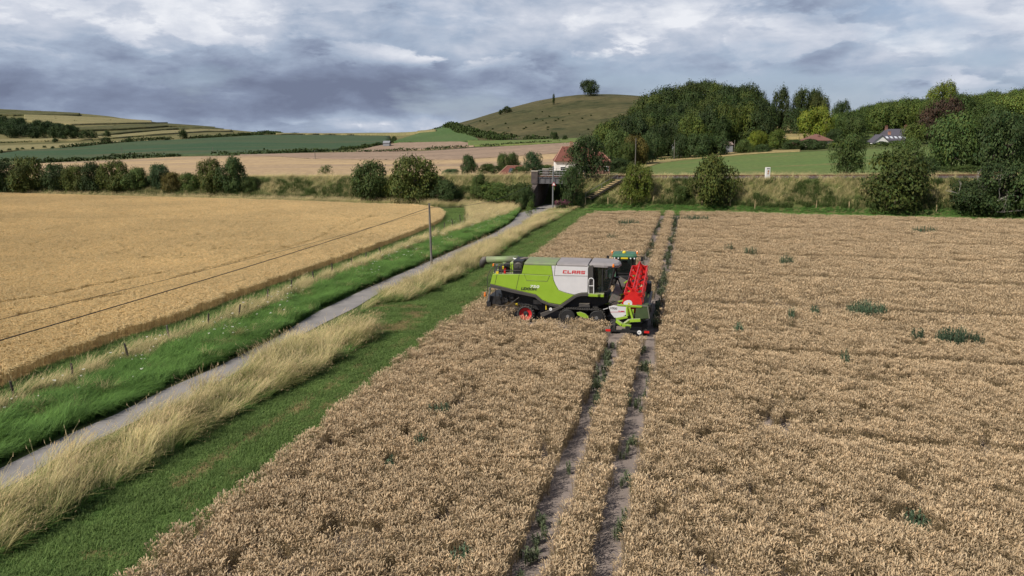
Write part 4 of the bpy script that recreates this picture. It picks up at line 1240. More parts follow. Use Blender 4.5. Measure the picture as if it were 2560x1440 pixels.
for px, yb, yt, w, t, kind, lab in [
    (925, 500, 412, 105, G_MID, 'bush', 'broad bright green bush on the bank beside the bigger dark bush'),
    (1035, 502, 402, 125, G_OLIVE, 'bush', 'big olive green bush on the bank midway to the bridge'),
    (1118, 508, 456, 80, G_DARK, 'bush', 'low dark bush between the big olive bush and the bridge'),
    (1198, 495, 440, 52, G_MID, 'talltree', 'small upright dark green tree on the bank left of the bridge'),
    (1240, 508, 460, 95, G_LIGHT, 'bush', 'pale leafy bush with white blossom beside the left bridge pier'),
    (1295, 512, 462, 76, G_MID, 'bush', 'leafy bush pressed against the left bridge pier'),
    (1592, 503, 419, 78, (1.5, 1.35, 0.7, 1), 'bush', 'bright yellowish green round bush right of the bank steps'),
    (1780, 508, 400, 116, G_OLIVE, 'bush', 'large dense olive bush in the middle of the right bank'),
    (1705, 506, 468, 44, G_MID, 'bush', 'small green bush at the foot of the large olive bush'),
    (2232, 520, 388, 158, (0.85, 0.8, 0.62, 1), 'bush', 'very broad dark brownish bush on the right bank'),
    (2430, 528, 455, 120, G_DARK, 'bush', 'dark bramble bush below the bare dead branches'),
    (2505, 534, 420, 160, G_DARK, 'bush', 'dark bush massed at the right end of the bank'),
    (2600, 540, 420, 150, G_DARK, 'bush', 'dark bush cut by the right picture edge on the bank'),
    (1314, 524, 474, 50, G_DARK, 'bush', 'dark bush covering the foot of the left bridge pier'),
    (1327, 541, 506, 34, G_LIGHT, 'sapling', 'small light green sapling beside the lane before the bridge')]:
    by_px(kind, px, yb, yt, w, t, lab, 'bush' if kind != 'talltree' else 'tree')
# behind the track
for px, Y, yb, yt, w, t, kind, lab in [
    (820, 178, 444, 414, 46, G_LIGHT, 'sapling', 'lone light green bush standing before the golden stubble'),
    (1172, 166, 440, 392, 50, G_DARK, 'talltree', 'dark pointed tree behind the track near the small red roof'),
    (1128, 168, 440, 424, 44, G_BLUE, 'bush', 'low bluish bush behind the track left of the dark pointed tree'),
    (1222, 186, 440, 412, 60, G_MID, 'bush', 'garden bush left of the small red roof'),
    (1258, 190, 440, 388, 38, G_MID, 'talltree', 'thin garden tree just above the small red roof on the left'),
    (1282, 192, 440, 386, 36, G_MID, 'talltree', 'thin garden tree just above the small red roof on the right'),
    (1332, 170, 440, 384, 56, G_BLUE, 'opentree', 'greyish feathery tree behind the bridge railing'),
    (1362, 176, 440, 414, 46, G_MID, 'bush', 'rounded garden bush in front of the white house wall'),
    (1300, 158, 444, 418, 50, G_MID, 'bush', 'low bush behind the left bridge pier'),
    (1402, 164, 444, 428, 60, G_DARK, 'bush', 'dark bush behind the bridge below the white house'),
    (1545, 205, 430, 398, 70, G_DARK, 'bush', 'dark hedge bush right of the red roofed extension'),
    (1562, 172, 440, 418, 44, G_MID, 'bush', 'small bush beside the track right of the white house')]:
    by_px(kind, px, yb, yt, w, t, lab, 'tree' if kind in ('talltree', 'opentree') else 'bush', depth=Y)
by_px('opentree', 1462, 492, 348, 105, G_DARK, 'tall open tree on the bank in front of the white house', 'tree', depth=142.5, var=0)
by_px('opentree', 1430, 487, 424, 66, G_DARK, 'low spreading tree beside the right bridge pier', 'tree', depth=136, var=1)
for px, Y, yt, w, t, kind, lab in [
    (2115, 150, 345, 92, G_MID, 'opentree', 'open leafy young tree by the track with gaps in its crown'),
    (2265, 165, 352, 80, G_MID, 'opentree', 'loose green tree behind the broad dark bush'),
    (2300, 150, 398, 95, G_DARK, 'bush', 'dark bush between the broad dark bush and the big open trees'),
    (2372, 158, 298, 150, (1.0, 1.1, 1.05, 1), 'opentree', 'big open tree left of two by the track at the right'),
    (2492, 156, 290, 150, G_DARK, 'opentree', 'big dark open tree right of two by the track at the right'),
    (2410, 152, 415, 110, G_MID, 'bush', 'green bush under the big open trees'),
    (2600, 165, 330, 130, G_DARK, 'roundtree', 'tree cut by the right picture edge beyond the track')]:
    by_px(kind, px, 445, yt, w, t, lab, 'bush' if kind == 'bush' else 'tree', depth=Y)

# dead branches over the dark bramble
dead = empty('dead_tree', at(2446, 533), 0, 'bare pale dead tree with forked branches on the right bank', 'dead tree')
mb = MB(); r = random.Random(4)
def branch(p, d, l, rad, n):
    pts = [p]; 
    for i in range(4):
        d = (d + Vector((r.uniform(-.25, .25), r.uniform(-.25, .25), r.uniform(-.1, .15)))).normalized()
        pts.append(pts[-1] + d * l / 4)
    mb.tube(pts, [rad * (1 - 0.18 * k) for k in range(5)], 5)
    if n > 0:
        for k in range(4):
            branch(pts[r.randint(1, 4)], (d + Vector((r.uniform(-1, 1), r.uniform(-.6, .6), r.uniform(-0.2, .7)))).normalized(), l * r.uniform(.45, .7), rad * 0.5, n - 1)
for d0 in ((-0.9, -0.2, 0.8), (-0.1, -0.3, 1.0), (0.6, -0.4, 0.6), (0.9, -0.5, -0.12), (0.25, 0.1, 1.0)):
    branch(Vector((0, 0, 0.2)) + Vector(d0) * 0.8, Vector(d0).normalized(), r.uniform(3.4, 4.6), 0.10, 2)
mb.build('branches', M['palebark'], dead)

# --- the wood on the slope, each crown a tree
WLAB = 'dark broadleaf tree massed in the hillside wood right of the round hill'
WG = 'trees of the hillside wood'
rw = random.Random(11)
top_x = [1520, 1560, 1590, 1600, 1630, 1660, 1700, 1740, 1780, 1830, 1860, 1880, 1910]
top_y = [300, 285, 262, 230, 216, 208, 202, 201, 206, 222, 214, 228, 250]
for i in range(92):
    px = 1525 + 385 * (((i % 13) + 0.5 * ((i // 13) % 2) + rw.uniform(-.22, .22)) / 13); f = ((i // 13) + rw.uniform(0.1, 0.9)) / 7.1
    # foot of the wood nearer, its top farther up the slope
    Y = 265 + f * 170
    lo = at_y(px, Y)
    d = lo[1]
    hpx = rw.uniform(11, 15.5)
    _, e = ue(px, np.interp(px, top_x, top_y))
    hmax = H + d * e - lo[2] - (0 if f > .75 else rw.uniform(0.5, 3))
    h = min(hpx * (0.85 + 0.15 * f), hmax)
    if px < 1570 and f > 0.75: continue
    if h < 4: continue
    if f > 0.8 and h < hmax - 1.5: h = min(hmax * rw.uniform(0.9, 1.0), 17)
    t = rw.choice([(0.42, 0.5, 0.47, 1), (0.58, 0.65, 0.55, 1), (0.7, 0.7, 0.52, 1), (0.5, 0.62, 0.48, 1), (0.9, 0.88, 0.6, 1)])  # cloud shadow over the wood put into these lowered leaf tints
    plant('roundtree', lo, h, h * rw.uniform(0.8, 1.05), t, WLAB, 'tree', WG, trunk=True)
# front edge of the wood and the hamlet trees
for px, Y, yb, yt, w, t, kind, lab in [
    (1510, 285, 395, 318, 66, (0.75, 0.75, 0.6, 1), 'roundtree', 'leftmost dark tree at the foot of the hillside wood'),
    (1542, 262, 400, 330, 70, G_MID, 'roundtree', 'mid green tree at the wood edge behind the red roofed extension'),
    (1590, 228, 410, 345, 66, G_RUST, 'roundtree', 'rusty brown leaved tree behind the tall pole near the white house'),
    (1562, 225, 412, 362, 50, (0.8, 0.8, 0.6, 1), 'roundtree', 'dark tree left of the tall pole near the white house'),
    (1610, 232, 410, 358, 60, G_DARK, 'roundtree', 'dark tree right of the tall pole near the white house'),
    (1630, 255, 396, 335, 60, G_DARK, 'roundtree', 'dark tree in the corner where the wood meets the tan margin'),
    (1728, 268, 388, 296, 80, (1.2, 1.15, 0.75, 1), 'roundtree', 'pale willow like tree rising before the dark wood'),
    (1700, 250, 388, 340, 50, G_DARK, 'bush', 'dark bush hiding the left end of the grey shed'),
    (1745, 248, 388, 340, 80, G_DARK, 'bush', 'broad dark bush in front of the tin roofed sheds'),
    (1790, 250, 386, 344, 66, G_DARK, 'bush', 'dark bush left of the rusty tin roofed shed'),
    (1812, 275, 370, 270, 84, (1.0, 0.95, 0.6, 1), 'roundtree', 'green chestnut at the front of the wood, left of a pair'),
    (1868, 275, 370, 268, 84, (1.15, 1.05, 0.6, 1), 'roundtree', 'green chestnut at the front of the wood, right of a pair'),
    (1858, 252, 384, 352, 50, G_MID, 'bush', 'rounded bush right of the rusty tin roofed shed'),
    (1890, 258, 380, 332, 44, G_YEL, 'roundtree', 'small yellow green tree left of the dry clearing'),
    (1945, 258, 378, 328, 60, (1.2, 1.2, 0.7, 1), 'roundtree', 'rounded light green tree below the dry clearing'),
    (1905, 250, 382, 362, 44, G_DARK, 'bush', 'low dark bush below the small yellow green tree'),
    (1985, 252, 378, 352, 60, G_DARK, 'bush', 'dark bush left of the brown roofed bungalow'),
    (2022, 250, 378, 350, 56, G_DARK, 'bush', 'dark bush covering the left wall of the brown roofed bungalow'),
    (2052, 250, 376, 354, 40, G_DARK, 'bush', 'dark bush covering the front of the brown roofed bungalow'),
    (2090, 256, 374, 358, 60, G_YEL, 'bush', 'bright yellow green hedge bush right of the bungalow'),
    (1948, 345, 340, 229, 54, (0.6, 0.6, 0.55, 1), 'talltree', 'dark tree on the skyline, left of a group beside the dry clearing'),
    (1998, 350, 340, 231, 50, (0.6, 0.6, 0.55, 1), 'talltree', 'dark tree on the skyline, second of the group beside the dry clearing'),
    (2030, 352, 340, 230, 44, (0.6, 0.65, 0.55, 1), 'talltree', 'dark tree on the skyline, third of the group beside the dry clearing'),
    (2045, 340, 340, 246, 52, (0.8, 0.7, 0.5, 1), 'roundtree', 'dark tree on the skyline, lowest of the group beside the dry clearing'),
    (1990, 335, 342, 275, 60, G_DARK, 'roundtree', 'dark low tree under the skyline group'),
    (2040, 290, 345, 274, 82, G_YEL, 'roundtree', 'big yellow green tree above the brown roofed bungalow'),
    (2100, 350, 340, 258, 44, G_DARK, 'roundtree', 'dark tree on the skyline right of the yellow green tree'),
    (2113, 295, 345, 285, 66, (0.75, 0.85, 0.7, 1), 'roundtree', 'dark green tree right of the yellow green tree'),
    (2140, 285, 350, 298, 60, G_MID, 'roundtree', 'mid green tree left of the slate roofed house'),
    (2085, 275, 358, 325, 40, G_DARK, 'bush', 'dark bush behind the bungalow'),
    (2352, 372, 330, 214, 72, (1.5, 1.35, 0.7, 1), 'roundtree', 'tall bright round tree standing above the right wood skyline'),
    (2355, 268, 345, 256, 104, (0.85, 0.36, 0.9, 1), 'roundtree', 'dark purple copper beech in the right wood'),
    (2140, 262, 368, 342, 52, G_DARK, 'bush', 'dark bush in front of the white gable'),
    (2206, 262, 368, 355, 40, G_DARK, 'bush', 'dark bush below the slate roof of the house'),
    (2240, 262, 366, 353, 34, G_MID, 'bush', 'green bush right of the porch of the slate roofed house'),
    (2290, 270, 360, 310, 66, (1.2, 1.15, 0.85, 1), 'roundtree', 'pale green tree right of the slate roofed house'),
    (2465, 262, 345, 288, 70, G_MID, 'roundtree', 'green tree behind the two big open trees'),
    (2520, 270, 345, 290, 70, G_DARK, 'roundtree', 'dark tree behind the right open tree'),
    (1475, 632, 236, 203, 46, (0.45, 0.5, 0.55, 1), 'roundtree', 'dark clump of trees crowning the round hill'),
    (1384, 600, 247, 237, 7, (0.5, 0.55, 0.5, 1), 'fartree', 'tiny lone tree on the left shoulder of the round hill'),
    (1268, 610, 274, 267, 26, (0.5, 0.55, 0.5, 1), 'fartree', 'low dark thicket on the skyline of the round hill'),
    (1252, 610, 281, 275, 12, (0.5, 0.55, 0.5, 1), 'fartree', 'small dark bush beside the thicket on the hill skyline')]:
    by_px(kind, px, yb, yt, w, t, lab, 'bush' if kind == 'bush' else 'tree', depth=Y, rz=0.0 if px == 1268 else None)
# right wood, rising to the right
for i in range(92):
    px = 2095 + 510 * (((i % 16) + 0.5 * ((i // 16) % 2) + rw.uniform(-.22, .22)) / 16); f = ((i // 16) + rw.uniform(0.1, 0.9)) / 5.8
    Y = 300 + 110 * f
    lo = at_y(px, Y)
    yt = np.interp(px, [2090, 2140, 2200, 2300, 2400, 2470, 2560, 2660], [292, 278, 262, 252, 246, 236, 226, 222]) + rw.uniform(-3, 5)
    _, e = ue(px, yt)
    hmax = H + lo[1] * e - lo[2]
    h = min(rw.uniform(10, 14), hmax)
    if f > 0.8: h = min(hmax, 15)
    if h < 3.5 or (px < 2290 and px > 2150 and Y < 325): continue
    t = rw.choice([(1.0, 1.1, 0.85, 1), (1.2, 1.2, 0.9, 1), (1.4, 1.35, 0.95, 1), (0.8, 0.9, 0.75, 1), (1.3, 1.35, 1.0, 1)])
    plant('roundtree', lo, h, h * rw.uniform(0.9, 1.2), t, 'green broadleaf tree massed in the right wood behind the slate roofed house', 'tree', 'trees of the right wood')

# far left wood and hedgerow trees
for i in range(58):
    px = rw.uniform(-30, 186); f = rw.random()
    yb = 352 - f * 40
    yt_line = np.interp(px, [-120, 0, 50, 100, 150, 186], [288, 293, 297, 304, 310, 318])
    if yb - 16 < yt_line + 2: yb = yt_line + 18
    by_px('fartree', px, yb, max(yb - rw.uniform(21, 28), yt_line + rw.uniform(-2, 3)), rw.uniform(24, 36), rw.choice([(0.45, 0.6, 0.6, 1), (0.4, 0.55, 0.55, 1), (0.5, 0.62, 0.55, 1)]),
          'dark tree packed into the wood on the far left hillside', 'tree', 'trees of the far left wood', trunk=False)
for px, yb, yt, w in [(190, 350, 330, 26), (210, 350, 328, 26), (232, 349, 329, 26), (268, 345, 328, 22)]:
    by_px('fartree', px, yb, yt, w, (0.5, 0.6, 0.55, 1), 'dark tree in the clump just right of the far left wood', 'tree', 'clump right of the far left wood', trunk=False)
for px, yb, yt, w, lab in [(457, 349, 326, 23, 'tallest lone tree in the hedge line below the left hill'), (325, 357, 346, 16, 'hedgerow tree left of the tallest lone tree below the left hill'), (418, 351, 346, 12, 'small bush just left of the tallest hedge line tree'),
                           (550, 345, 334, 12, 'hedgerow tree near the right end of the left hill hedge line'), (140, 356, 346, 18, 'lone round bush below the far left wood'), (265, 362, 345, 24, 'pale tree in the hedge line below the tree clump'),
                           (284, 393, 384, 16, 'rounded tree behind the dark hedge left of the far pole'), (338, 392, 384, 10, 'small tree behind the dark hedge right of the far pole'), (735, 338, 332, 28, 'dark tree clump on the distant skyline gap'),
                           (1385, 352, 332, 22, 'rounded bush at the foot of the round hill'), (1412, 352, 339, 14, 'small bush right of the rounded bush at the hill foot'), (985, 352, 341, 14, 'tree beside the small far barn')]:
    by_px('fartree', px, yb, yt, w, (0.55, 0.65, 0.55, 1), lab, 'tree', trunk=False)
for px, yb in [(5, 383), (24, 380), (44, 378), (57, 377), (82, 376), (112, 373), (132, 374)]:
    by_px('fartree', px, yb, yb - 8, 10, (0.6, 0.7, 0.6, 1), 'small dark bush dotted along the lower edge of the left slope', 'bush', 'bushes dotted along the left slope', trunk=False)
# scattered scrub on the hills
for i in range(70):
    if i < 40: px, yb = rw.uniform(0, 640), 0; yb = rw.uniform(np.interp(px, [0, 640], [280, 330]), np.interp(px, [0, 640], [300, 336])); lab, gr = 'small dark scrub bush dotted over the left hill', 'scrub on the left hill'
    else: px = rw.uniform(1150, 1480); yb = rw.uniform(np.interp(px, [1150, 1480], [312, 262]), 330); lab, gr = 'small dark scrub bush dotted over the round hill', 'scrub on the round hill'
    by_px('fartree', px, yb, yb - rw.uniform(2, 4.5), rw.uniform(4, 8), (0.55, 0.6, 0.5, 1), lab, 'bush', gr, trunk=False)

# --- hedges: long strips of leaf clumps on the terrain
def hedge(pts, h, w, label, tint=(0.6, 0.68, 0.5, 1), ymin=170, gap=0.0, seed=1, step=None):
    r = np.random.default_rng(seed)
    P = [at(a, b, ymin) for a, b in pts]
    L = np.cumsum([0] + [math.dist(P[i][:2], P[i + 1][:2]) for i in range(len(P) - 1)])
    n = int(L[-1] * 5.0 * h)
    s = r.uniform(0, L[-1], n)
    X = np.interp(s, L, [p[0] for p in P]); Y = np.interp(s, L, [p[1] for p in P])
    hh = h * (0.55 + 0.9 * fbm(s / 4, s * 0, seed + 5))
    if gap:
        k = fbm(s / 9, s * 0, seed + 9) > gap
        X, Y, hh, s = X[k], Y[k], hh[k], s[k]; n = len(X)
    a = r.uniform(0, 6.28, n); q = np.sqrt(r.random(n))
    zt = r.random(n)
    X = X + np.cos(a) * w / 2 * q; Y = Y + np.sin(a) * w / 2 * q
    Z = ground_z(X, Y) + hh * (1 - q * 0.45) * np.maximum(zt, r.random(n) * 0.9)
    sz = r.uniform(0.25, 0.5, n) * (0.6 + 0.3 * h)
    d = r.normal(size=(n, 3)) + np.array([0, -0.3, 0.8]); d /= np.linalg.norm(d, axis=1)[:, None]
    u = np.cross(d, r.normal(size=(n, 3))); u /= np.linalg.norm(u, axis=1)[:, None]
    v = np.cross(d, u)
    p = np.stack([X, Y, Z], 1); S = sz[:, None]
    V = np.stack([p - u * S, p - v * S * .7, p + u * S, p + v * S * .7], 1).reshape(-1, 3)
    C = np.repeat(np.array([[0.06, 0.085, 0.022]]) * r.uniform(0.7, 1.25, (n, 1)), 4, axis=0)
    o = link_mesh('hedge', np_mesh('hedge', V, np.arange(n * 4).reshape(-1, 4), M['leaf'], False, C))
    o.color = tint
    tag(o, label, 'hedge')
hedge([(-60, 408), (0, 406), (75, 405)], 2.6, 3, 'short dark hedge end at the far left above the bank row', seed=2)
hedge([(60, 410), (110, 409), (200, 404), (330, 397), (450, 393)], 3.0, 3.5, 'long dark trimmed hedge below the green crop field', seed=3)
hedge([(530, 390), (640, 387), (740, 382), (820, 380)], 2.6, 3.5, 'dark hedge between the green crop and the golden stubble', seed=4)
hedge([(830, 381), (900, 381), (1000, 378), (1090, 373), (1170, 368)], 1.9, 3, 'broken hedge along the lower edge of the small brown field', gap=0.36, seed=5)
hedge([(850, 378), (900, 372), (960, 362), (985, 356)], 2.6, 3, 'hedge climbing from the stubble towards the small far barn', seed=6)
hedge([(1060, 378), (1120, 374), (1200, 368), (1300, 362), (1420, 356)], 1.9, 3, 'broken hedge along the upper edge of the brown field', gap=0.42, seed=7)
hedge([(150, 374), (200, 369), (250, 364), (330, 357), (460, 350), (560, 345), (660, 338)], 3.4, 5, 'ragged hedgerow climbing along the top of the green crop field', gap=0.30, seed=8)
hedge([(640, 337), (665, 336), (700, 336)], 4, 8, 'line of dark trees on the skyline at the right end of the left hill', seed=9)
hedge([(1120, 318), (1150, 329), (1190, 340), (1240, 349), (1280, 350)], 4.4, 9, 'dense dark thicket down the left edge of the round hill', seed=10)
hedge([(1250, 352), (1300, 352), (1370, 350)], 3.2, 6, 'dark scrub belt along the foot of the round hill', gap=0.3, seed=11)
hedge([(1045, 334), (1080, 327), (1118, 315)], 2, 4, 'thin hedge up the skyline edge of the green slope', seed=12)
hedge([(690, 394), (790, 400), (1000, 403), (1150, 402), (1250, 396), (1400, 387)], 0.55, 1.2, 'dark weedy line dividing the brown field from the golden stubble', (1.5, 0.95, 1.0, 1), seed=13)
hedge([(230, 352), (300, 346), (400, 337), (470, 331)], 1.3, 2.5, 'thin scrub line along the lower terrace of the left hill', gap=0.45, seed=14)
hedge([(0, 358), (60, 356), (120, 355)], 1.4, 3, 'thin scrub line under the far left wood', gap=0.4, seed=15)
hedge([(1400, 410), (1440, 424), (1520, 424), (1560, 414)], 2.4, 3, 'dark garden hedge in front of the white house', seed=16, ymin=185)
hedge([(2060, 369), (2120, 368), (2180, 368), (2260, 367)], 1.3, 3, 'green garden hedge along the top of the meadow', (0.95, 1.0, 0.6, 1), seed=17)
hedge([(1645, 404), (1680, 400), (1720, 398)], 1.2, 2, 'low dark hedge between the meadow and the tan margin', gap=0.3, seed=18)
# ------------------------------------------------------------------ machines
def paint(name, c, dirt=(0.30, 0.265, 0.24), rough=0.35): return mat(name, c, rough, scale=2.0, var=0.10, coat=0.15, dirt=dirt)
M['lime'] = paint('lime_paint', (0.27, 0.44, 0.022))
M['white_paint'] = paint('white_paint', (0.66, 0.65, 0.66))
M['limetop'] = mat('lime_roof_dusty', (0.20, 0.275, 0.11), 0.6, scale=1.5, c2=(0.19, 0.20, 0.13))
M['greytop'] = mat('grey_roof_dusty', (0.285, 0.26, 0.265), 0.6, scale=1.5, c2=(0.235, 0.215, 0.21))
M['trim'] = mat('dark_grey_trim', (0.055, 0.05, 0.048), 0.6, scale=2, var=0.3, dirt=(0.2, 0.17, 0.14))
M['black'] = mat('black_steel', (0.022, 0.021, 0.022), 0.55, scale=4, var=0.5)
M['rubber'] = mat('tyre_rubber', (0.028, 0.027, 0.027), 0.8, scale=6, c2=(0.05, 0.045, 0.04))
M['red'] = mat('red_paint', (0.62, 0.018, 0.016), 0.4, scale=3, var=0.2)
M['rimred'] = mat('red_rim', (0.60, 0.02, 0.025), 0.45, scale=3, var=0.25)
M['letter_red'] = mat('red_letters', (0.55, 0.035, 0.04), 0.5, var=0.05)
M['letter_black'] = mat('black_letters', (0.02, 0.02, 0.02), 0.5, var=0.05)
M['letter_white'] = mat('white_letters', (0.80, 0.80, 0.80), 0.5, var=0.05)
M['orange'] = mat('amber_lens', (0.85, 0.22, 0.02), 0.25, var=0.1)
M['yellow'] = mat('yellow_plastic', (0.75, 0.55, 0.03), 0.4, var=0.1)
M['steel'] = mat('bare_steel', (0.42, 0.42, 0.43), 0.35, 0.7, var=0.25)
M['seat'] = mat('seat_cloth', (0.06, 0.065, 0.06), 0.9, var=0.3)
M['jd'] = paint('dark_green_paint', (0.025, 0.12, 0.055), dirt=(0.12, 0.15, 0.11))
M['jdroof'] = mat('green_cab_roof', (0.05, 0.15, 0.085), 0.45, var=0.15)
M['divider'] = mat('olive_green_sheet', (0.055, 0.085, 0.03), 0.6, var=0.3)
def glass_mat(name, tint=(0.5, 0.6, 0.57), see=0.42):
    m, nt, b = mat_base(name)
    b.inputs['Base Color'].default_value = (0.012, 0.016, 0.016, 1); b.inputs['Roughness'].default_value = 0.06
    tr = nd(nt, 'ShaderNodeBsdfTransparent'); tr.inputs[0].default_value = (*tint, 1)
    mx = nd(nt, 'ShaderNodeMixShader', i_Fac=see)
    nt.links.new(b.outputs[0], mx.inputs[1]); nt.links.new(tr.outputs[0], mx.inputs[2])
    nt.links.new(mx.outputs[0], nt.nodes['Material Output'].inputs[0])
    return m
M['glass'] = glass_mat('tinted_cab_glass')

# local frame of the combine: x forward (to the right in the photograph), y away from the near side, z up
def CL(cx, cy, w=0.0):
    px, py = 1160 + cx / 4.571, 600 + cy / 4.571
    xn, yn = (px - 1280) / 1990, (720 - py) / 1990
    d = np.array([xn, cP + yn * sP, -sP + yn * cP])
    s = (w - (np.array([0, 0]) - C_O) @ V_) / (d[:2] @ V_)
    P = d * s
    return ((P[:2] - C_O) @ U_, H + P[2])
def PL(pts, w=0.0): return [CL(a, b, w) for a, b in pts]
def P3(cx, cy, w): l, z = CL(cx, cy, w); return (l, w, z)

combine = empty('combine_harvester', (C_O[0], C_O[1], 0.0), C_YAW, 'lime green and white combine harvester on rubber tracks, crossing the edge of the wheat', 'combine harvester')
K = combine
def part(mb, name, m, parent=K, **kw): return mb.build(name, M[m], parent, **kw)
def pr(poly, w0, w1, name, m, parent=K, wp=0.0, bevel=0.0):
    mb = MB(); mb.prism(PL(poly, wp), w0, w1); return part(mb, name, m, parent, bevel=bevel)
BW = 3.1
core = pr([(328, 396), (655, 396), (690, 290), (1425, 300), (1470, 300), (1470, 634), (1285, 650), (1110, 755), (960, 735), (880, 697), (810, 645), (585, 596), (303, 530)], 0.065, BW, 'body', 'lime')
lower = pr([(300, 500), (328, 390), (650, 390), (1015, 408), (1022, 460), (1045, 515), (1080, 575), (1165, 605), (1258, 630), (1100, 738), (965, 715), (890, 680), (822, 622), (590, 570)], 0.0, 0.06, 'side_panel', 'lime', bevel=0.02)
upper = pr([(660, 386), (685, 280), (985, 274), (996, 292), (1014, 404)], 0.012, 0.062, 'tank_panel', 'lime', bevel=0.02)
white = pr([(1000, 292), (1395, 288), (1425, 296), (1418, 330), (1413, 600), (1345, 602), (1300, 612), (1262, 626), (1166, 602), (1083, 572), (1048, 512), (1025, 455), (1018, 405)], 0.002, 0.062, 'white_side_panel', 'white_paint', bevel=0.02)
pr([(1416, 602), (1421, 330), (1431, 297), (1474, 288), (1476, 604)], 0.006, 0.066, 'pillar_panel', 'trim')
pr([(298, 503), (590, 574), (822, 626), (890, 686), (965, 722), (1100, 745), (1258, 636), (1302, 618), (1345, 607), (1475, 607), (1475, 640), (1340, 640), (1285, 655), (1110, 775), (1085, 775), (960, 745), (880, 715), (810, 655), (585, 610), (305, 540)], -0.03, 0.09, 'lower_trim', 'trim', bevel=0.015)
sm = MB()
for pts in ([(378, 393), (352, 508)], [(632, 393), (593, 570)], [(690, 393), (715, 463), (950, 472), (978, 408)], [(1030, 406), (1414, 412)], [(1042, 292), (1032, 404)]):
    sm.tube([P3(a, b, -0.004) for a, b in pts], 0.013, 4)
part(sm, 'panel_seam', 'trim', lower)
# roof covers: a low folded section over the full width
def roof(cx0, cx1, cy, name, m, h0=0.10, h1=0.17, w0=0.0, peak=2.0):
    l0, z0 = CL(cx0, cy, w0); l1, z1 = CL(cx1, cy, w0); z = (z0 + z1) / 2
    mb = MB()
    mb.prism([(w0, z - 0.02), (w0 + 0.02, z + 0.03), (w0 + 0.35, z + h0), (peak, z + h1), (2.6, z + 0.02), (BW, z - 0.25), (BW, z - 0.4), (w0, z - 0.12)], l0, l1, 'yz')
    return part(mb, name, m, bevel=0.02)
roof(690, 1052, 270, 'tank_cover', 'limetop', 0.06, 0.13)
roof(1060, 1418, 284, 'tank_cover', 'greytop', 0.10, 0.17)
# cab roof, nose drooping forward
l0, z0 = CL(1424, 284, 0.3); l1, z1 = CL(1722, 304, 0.3); l2, _ = CL(1800, 285, 1.6)
mb = MB()
top = [(l0, 0.3), (l0 + 1.0, 0.26), (l1, 0.42), (l2 - 0.1, 0.9), (l2, 1.6), (l2 - 0.1, 2.3), (l1, 2.8), (l0, 2.85)]
n = len(top)
cx_, cy_ = (l0 + l2) / 2, 1.6
V = [(a, b, z0 - 0.14 - 0.10 * max(0, (a - l0) / (l2 - l0) - .4)) for a, b in top] + [(a, b, z0 + 0.02 - 0.12 * max(0, (a - l0) / (l2 - l0) - .4)) for a, b in top] + [(cx_ + (a - cx_) * 0.86, cy_ + (b - cy_) * 0.82, z0 + 0.13 - 0.08 * max(0, (a - l0) / (l2 - l0) - .4)) for a, b in top]
mb.add(V, [tuple(range(n - 1, -1, -1)), tuple(range(2 * n, 3 * n))] + [(r * n + i, r * n + (i + 1) % n, (r + 1) * n + (i + 1) % n, (r + 1) * n + i) for r in (0, 1) for i in range(n)])
part(mb, 'cab_roof', 'greytop', bevel=0.02)
# cab
cab_poly = PL([(1480, 300), (1712, 310), (1695, 420), (1645, 585), (1480, 606)], 0.35)
mb = MB(); mb.prism(cab_poly, 0.36, 2.74)
cab = part(mb, 'cab_glass', 'glass')
fr = MB()
for w in (0.35, 2.75):
    q = [(a, w, b) for a, b in cab_poly]
    for i in range(len(q)): fr.bar(q[i], q[(i + 1) % len(q)], 0.07, 0.07)
for i in range(len(cab_poly)):
    fr.bar((cab_poly[i][0], 0.35, cab_poly[i][1]), (cab_poly[i][0], 2.75, cab_poly[i][1]), 0.07, 0.07)
fr.bar(P3(1585, 303, 0.35), P3(1578, 596, 0.35), 0.06, 0.06)
part(fr, 'cab_frame', 'black')
zf = cab_poly[4][1]; lf = cab_poly[4][0]
s = MB(); s.box((lf + 0.75, 1.6, zf + 0.45), (0.5, 0.5, 0.14)); s.box((lf + 0.48, 1.6, zf + 0.9), (0.14, 0.48, 0.8)); s.box((lf + 0.7, 1.6, zf + 0.2), (0.3, 0.3, 0.4)); part(s, 'driver_seat', 'seat', bevel=0.04)
s = MB(); s.tube([(lf + 1.75, 1.6, zf + 0.05), (lf + 1.45, 1.6, zf + 0.85)], 0.05); s.lathe((lf + 1.4, 1.6, zf + 0.88), [(0.2, -0.02), (0.2, 0.02)], 14, 'z'); s.box((lf + 0.9, 0.95, zf + 0.75), (0.5, 0.2, 0.12)); s.box((lf + 1.1, 0.8, zf + 1.0), (0.05, 0.25, 0.2)); part(s, 'steering_column', 'black')
s = MB(); s.box((lf + 1.05, 0.45, zf + 1.15), (0.12, 0.03, 0.3)); part(s, 'cab_sticker', 'letter_white', cab)
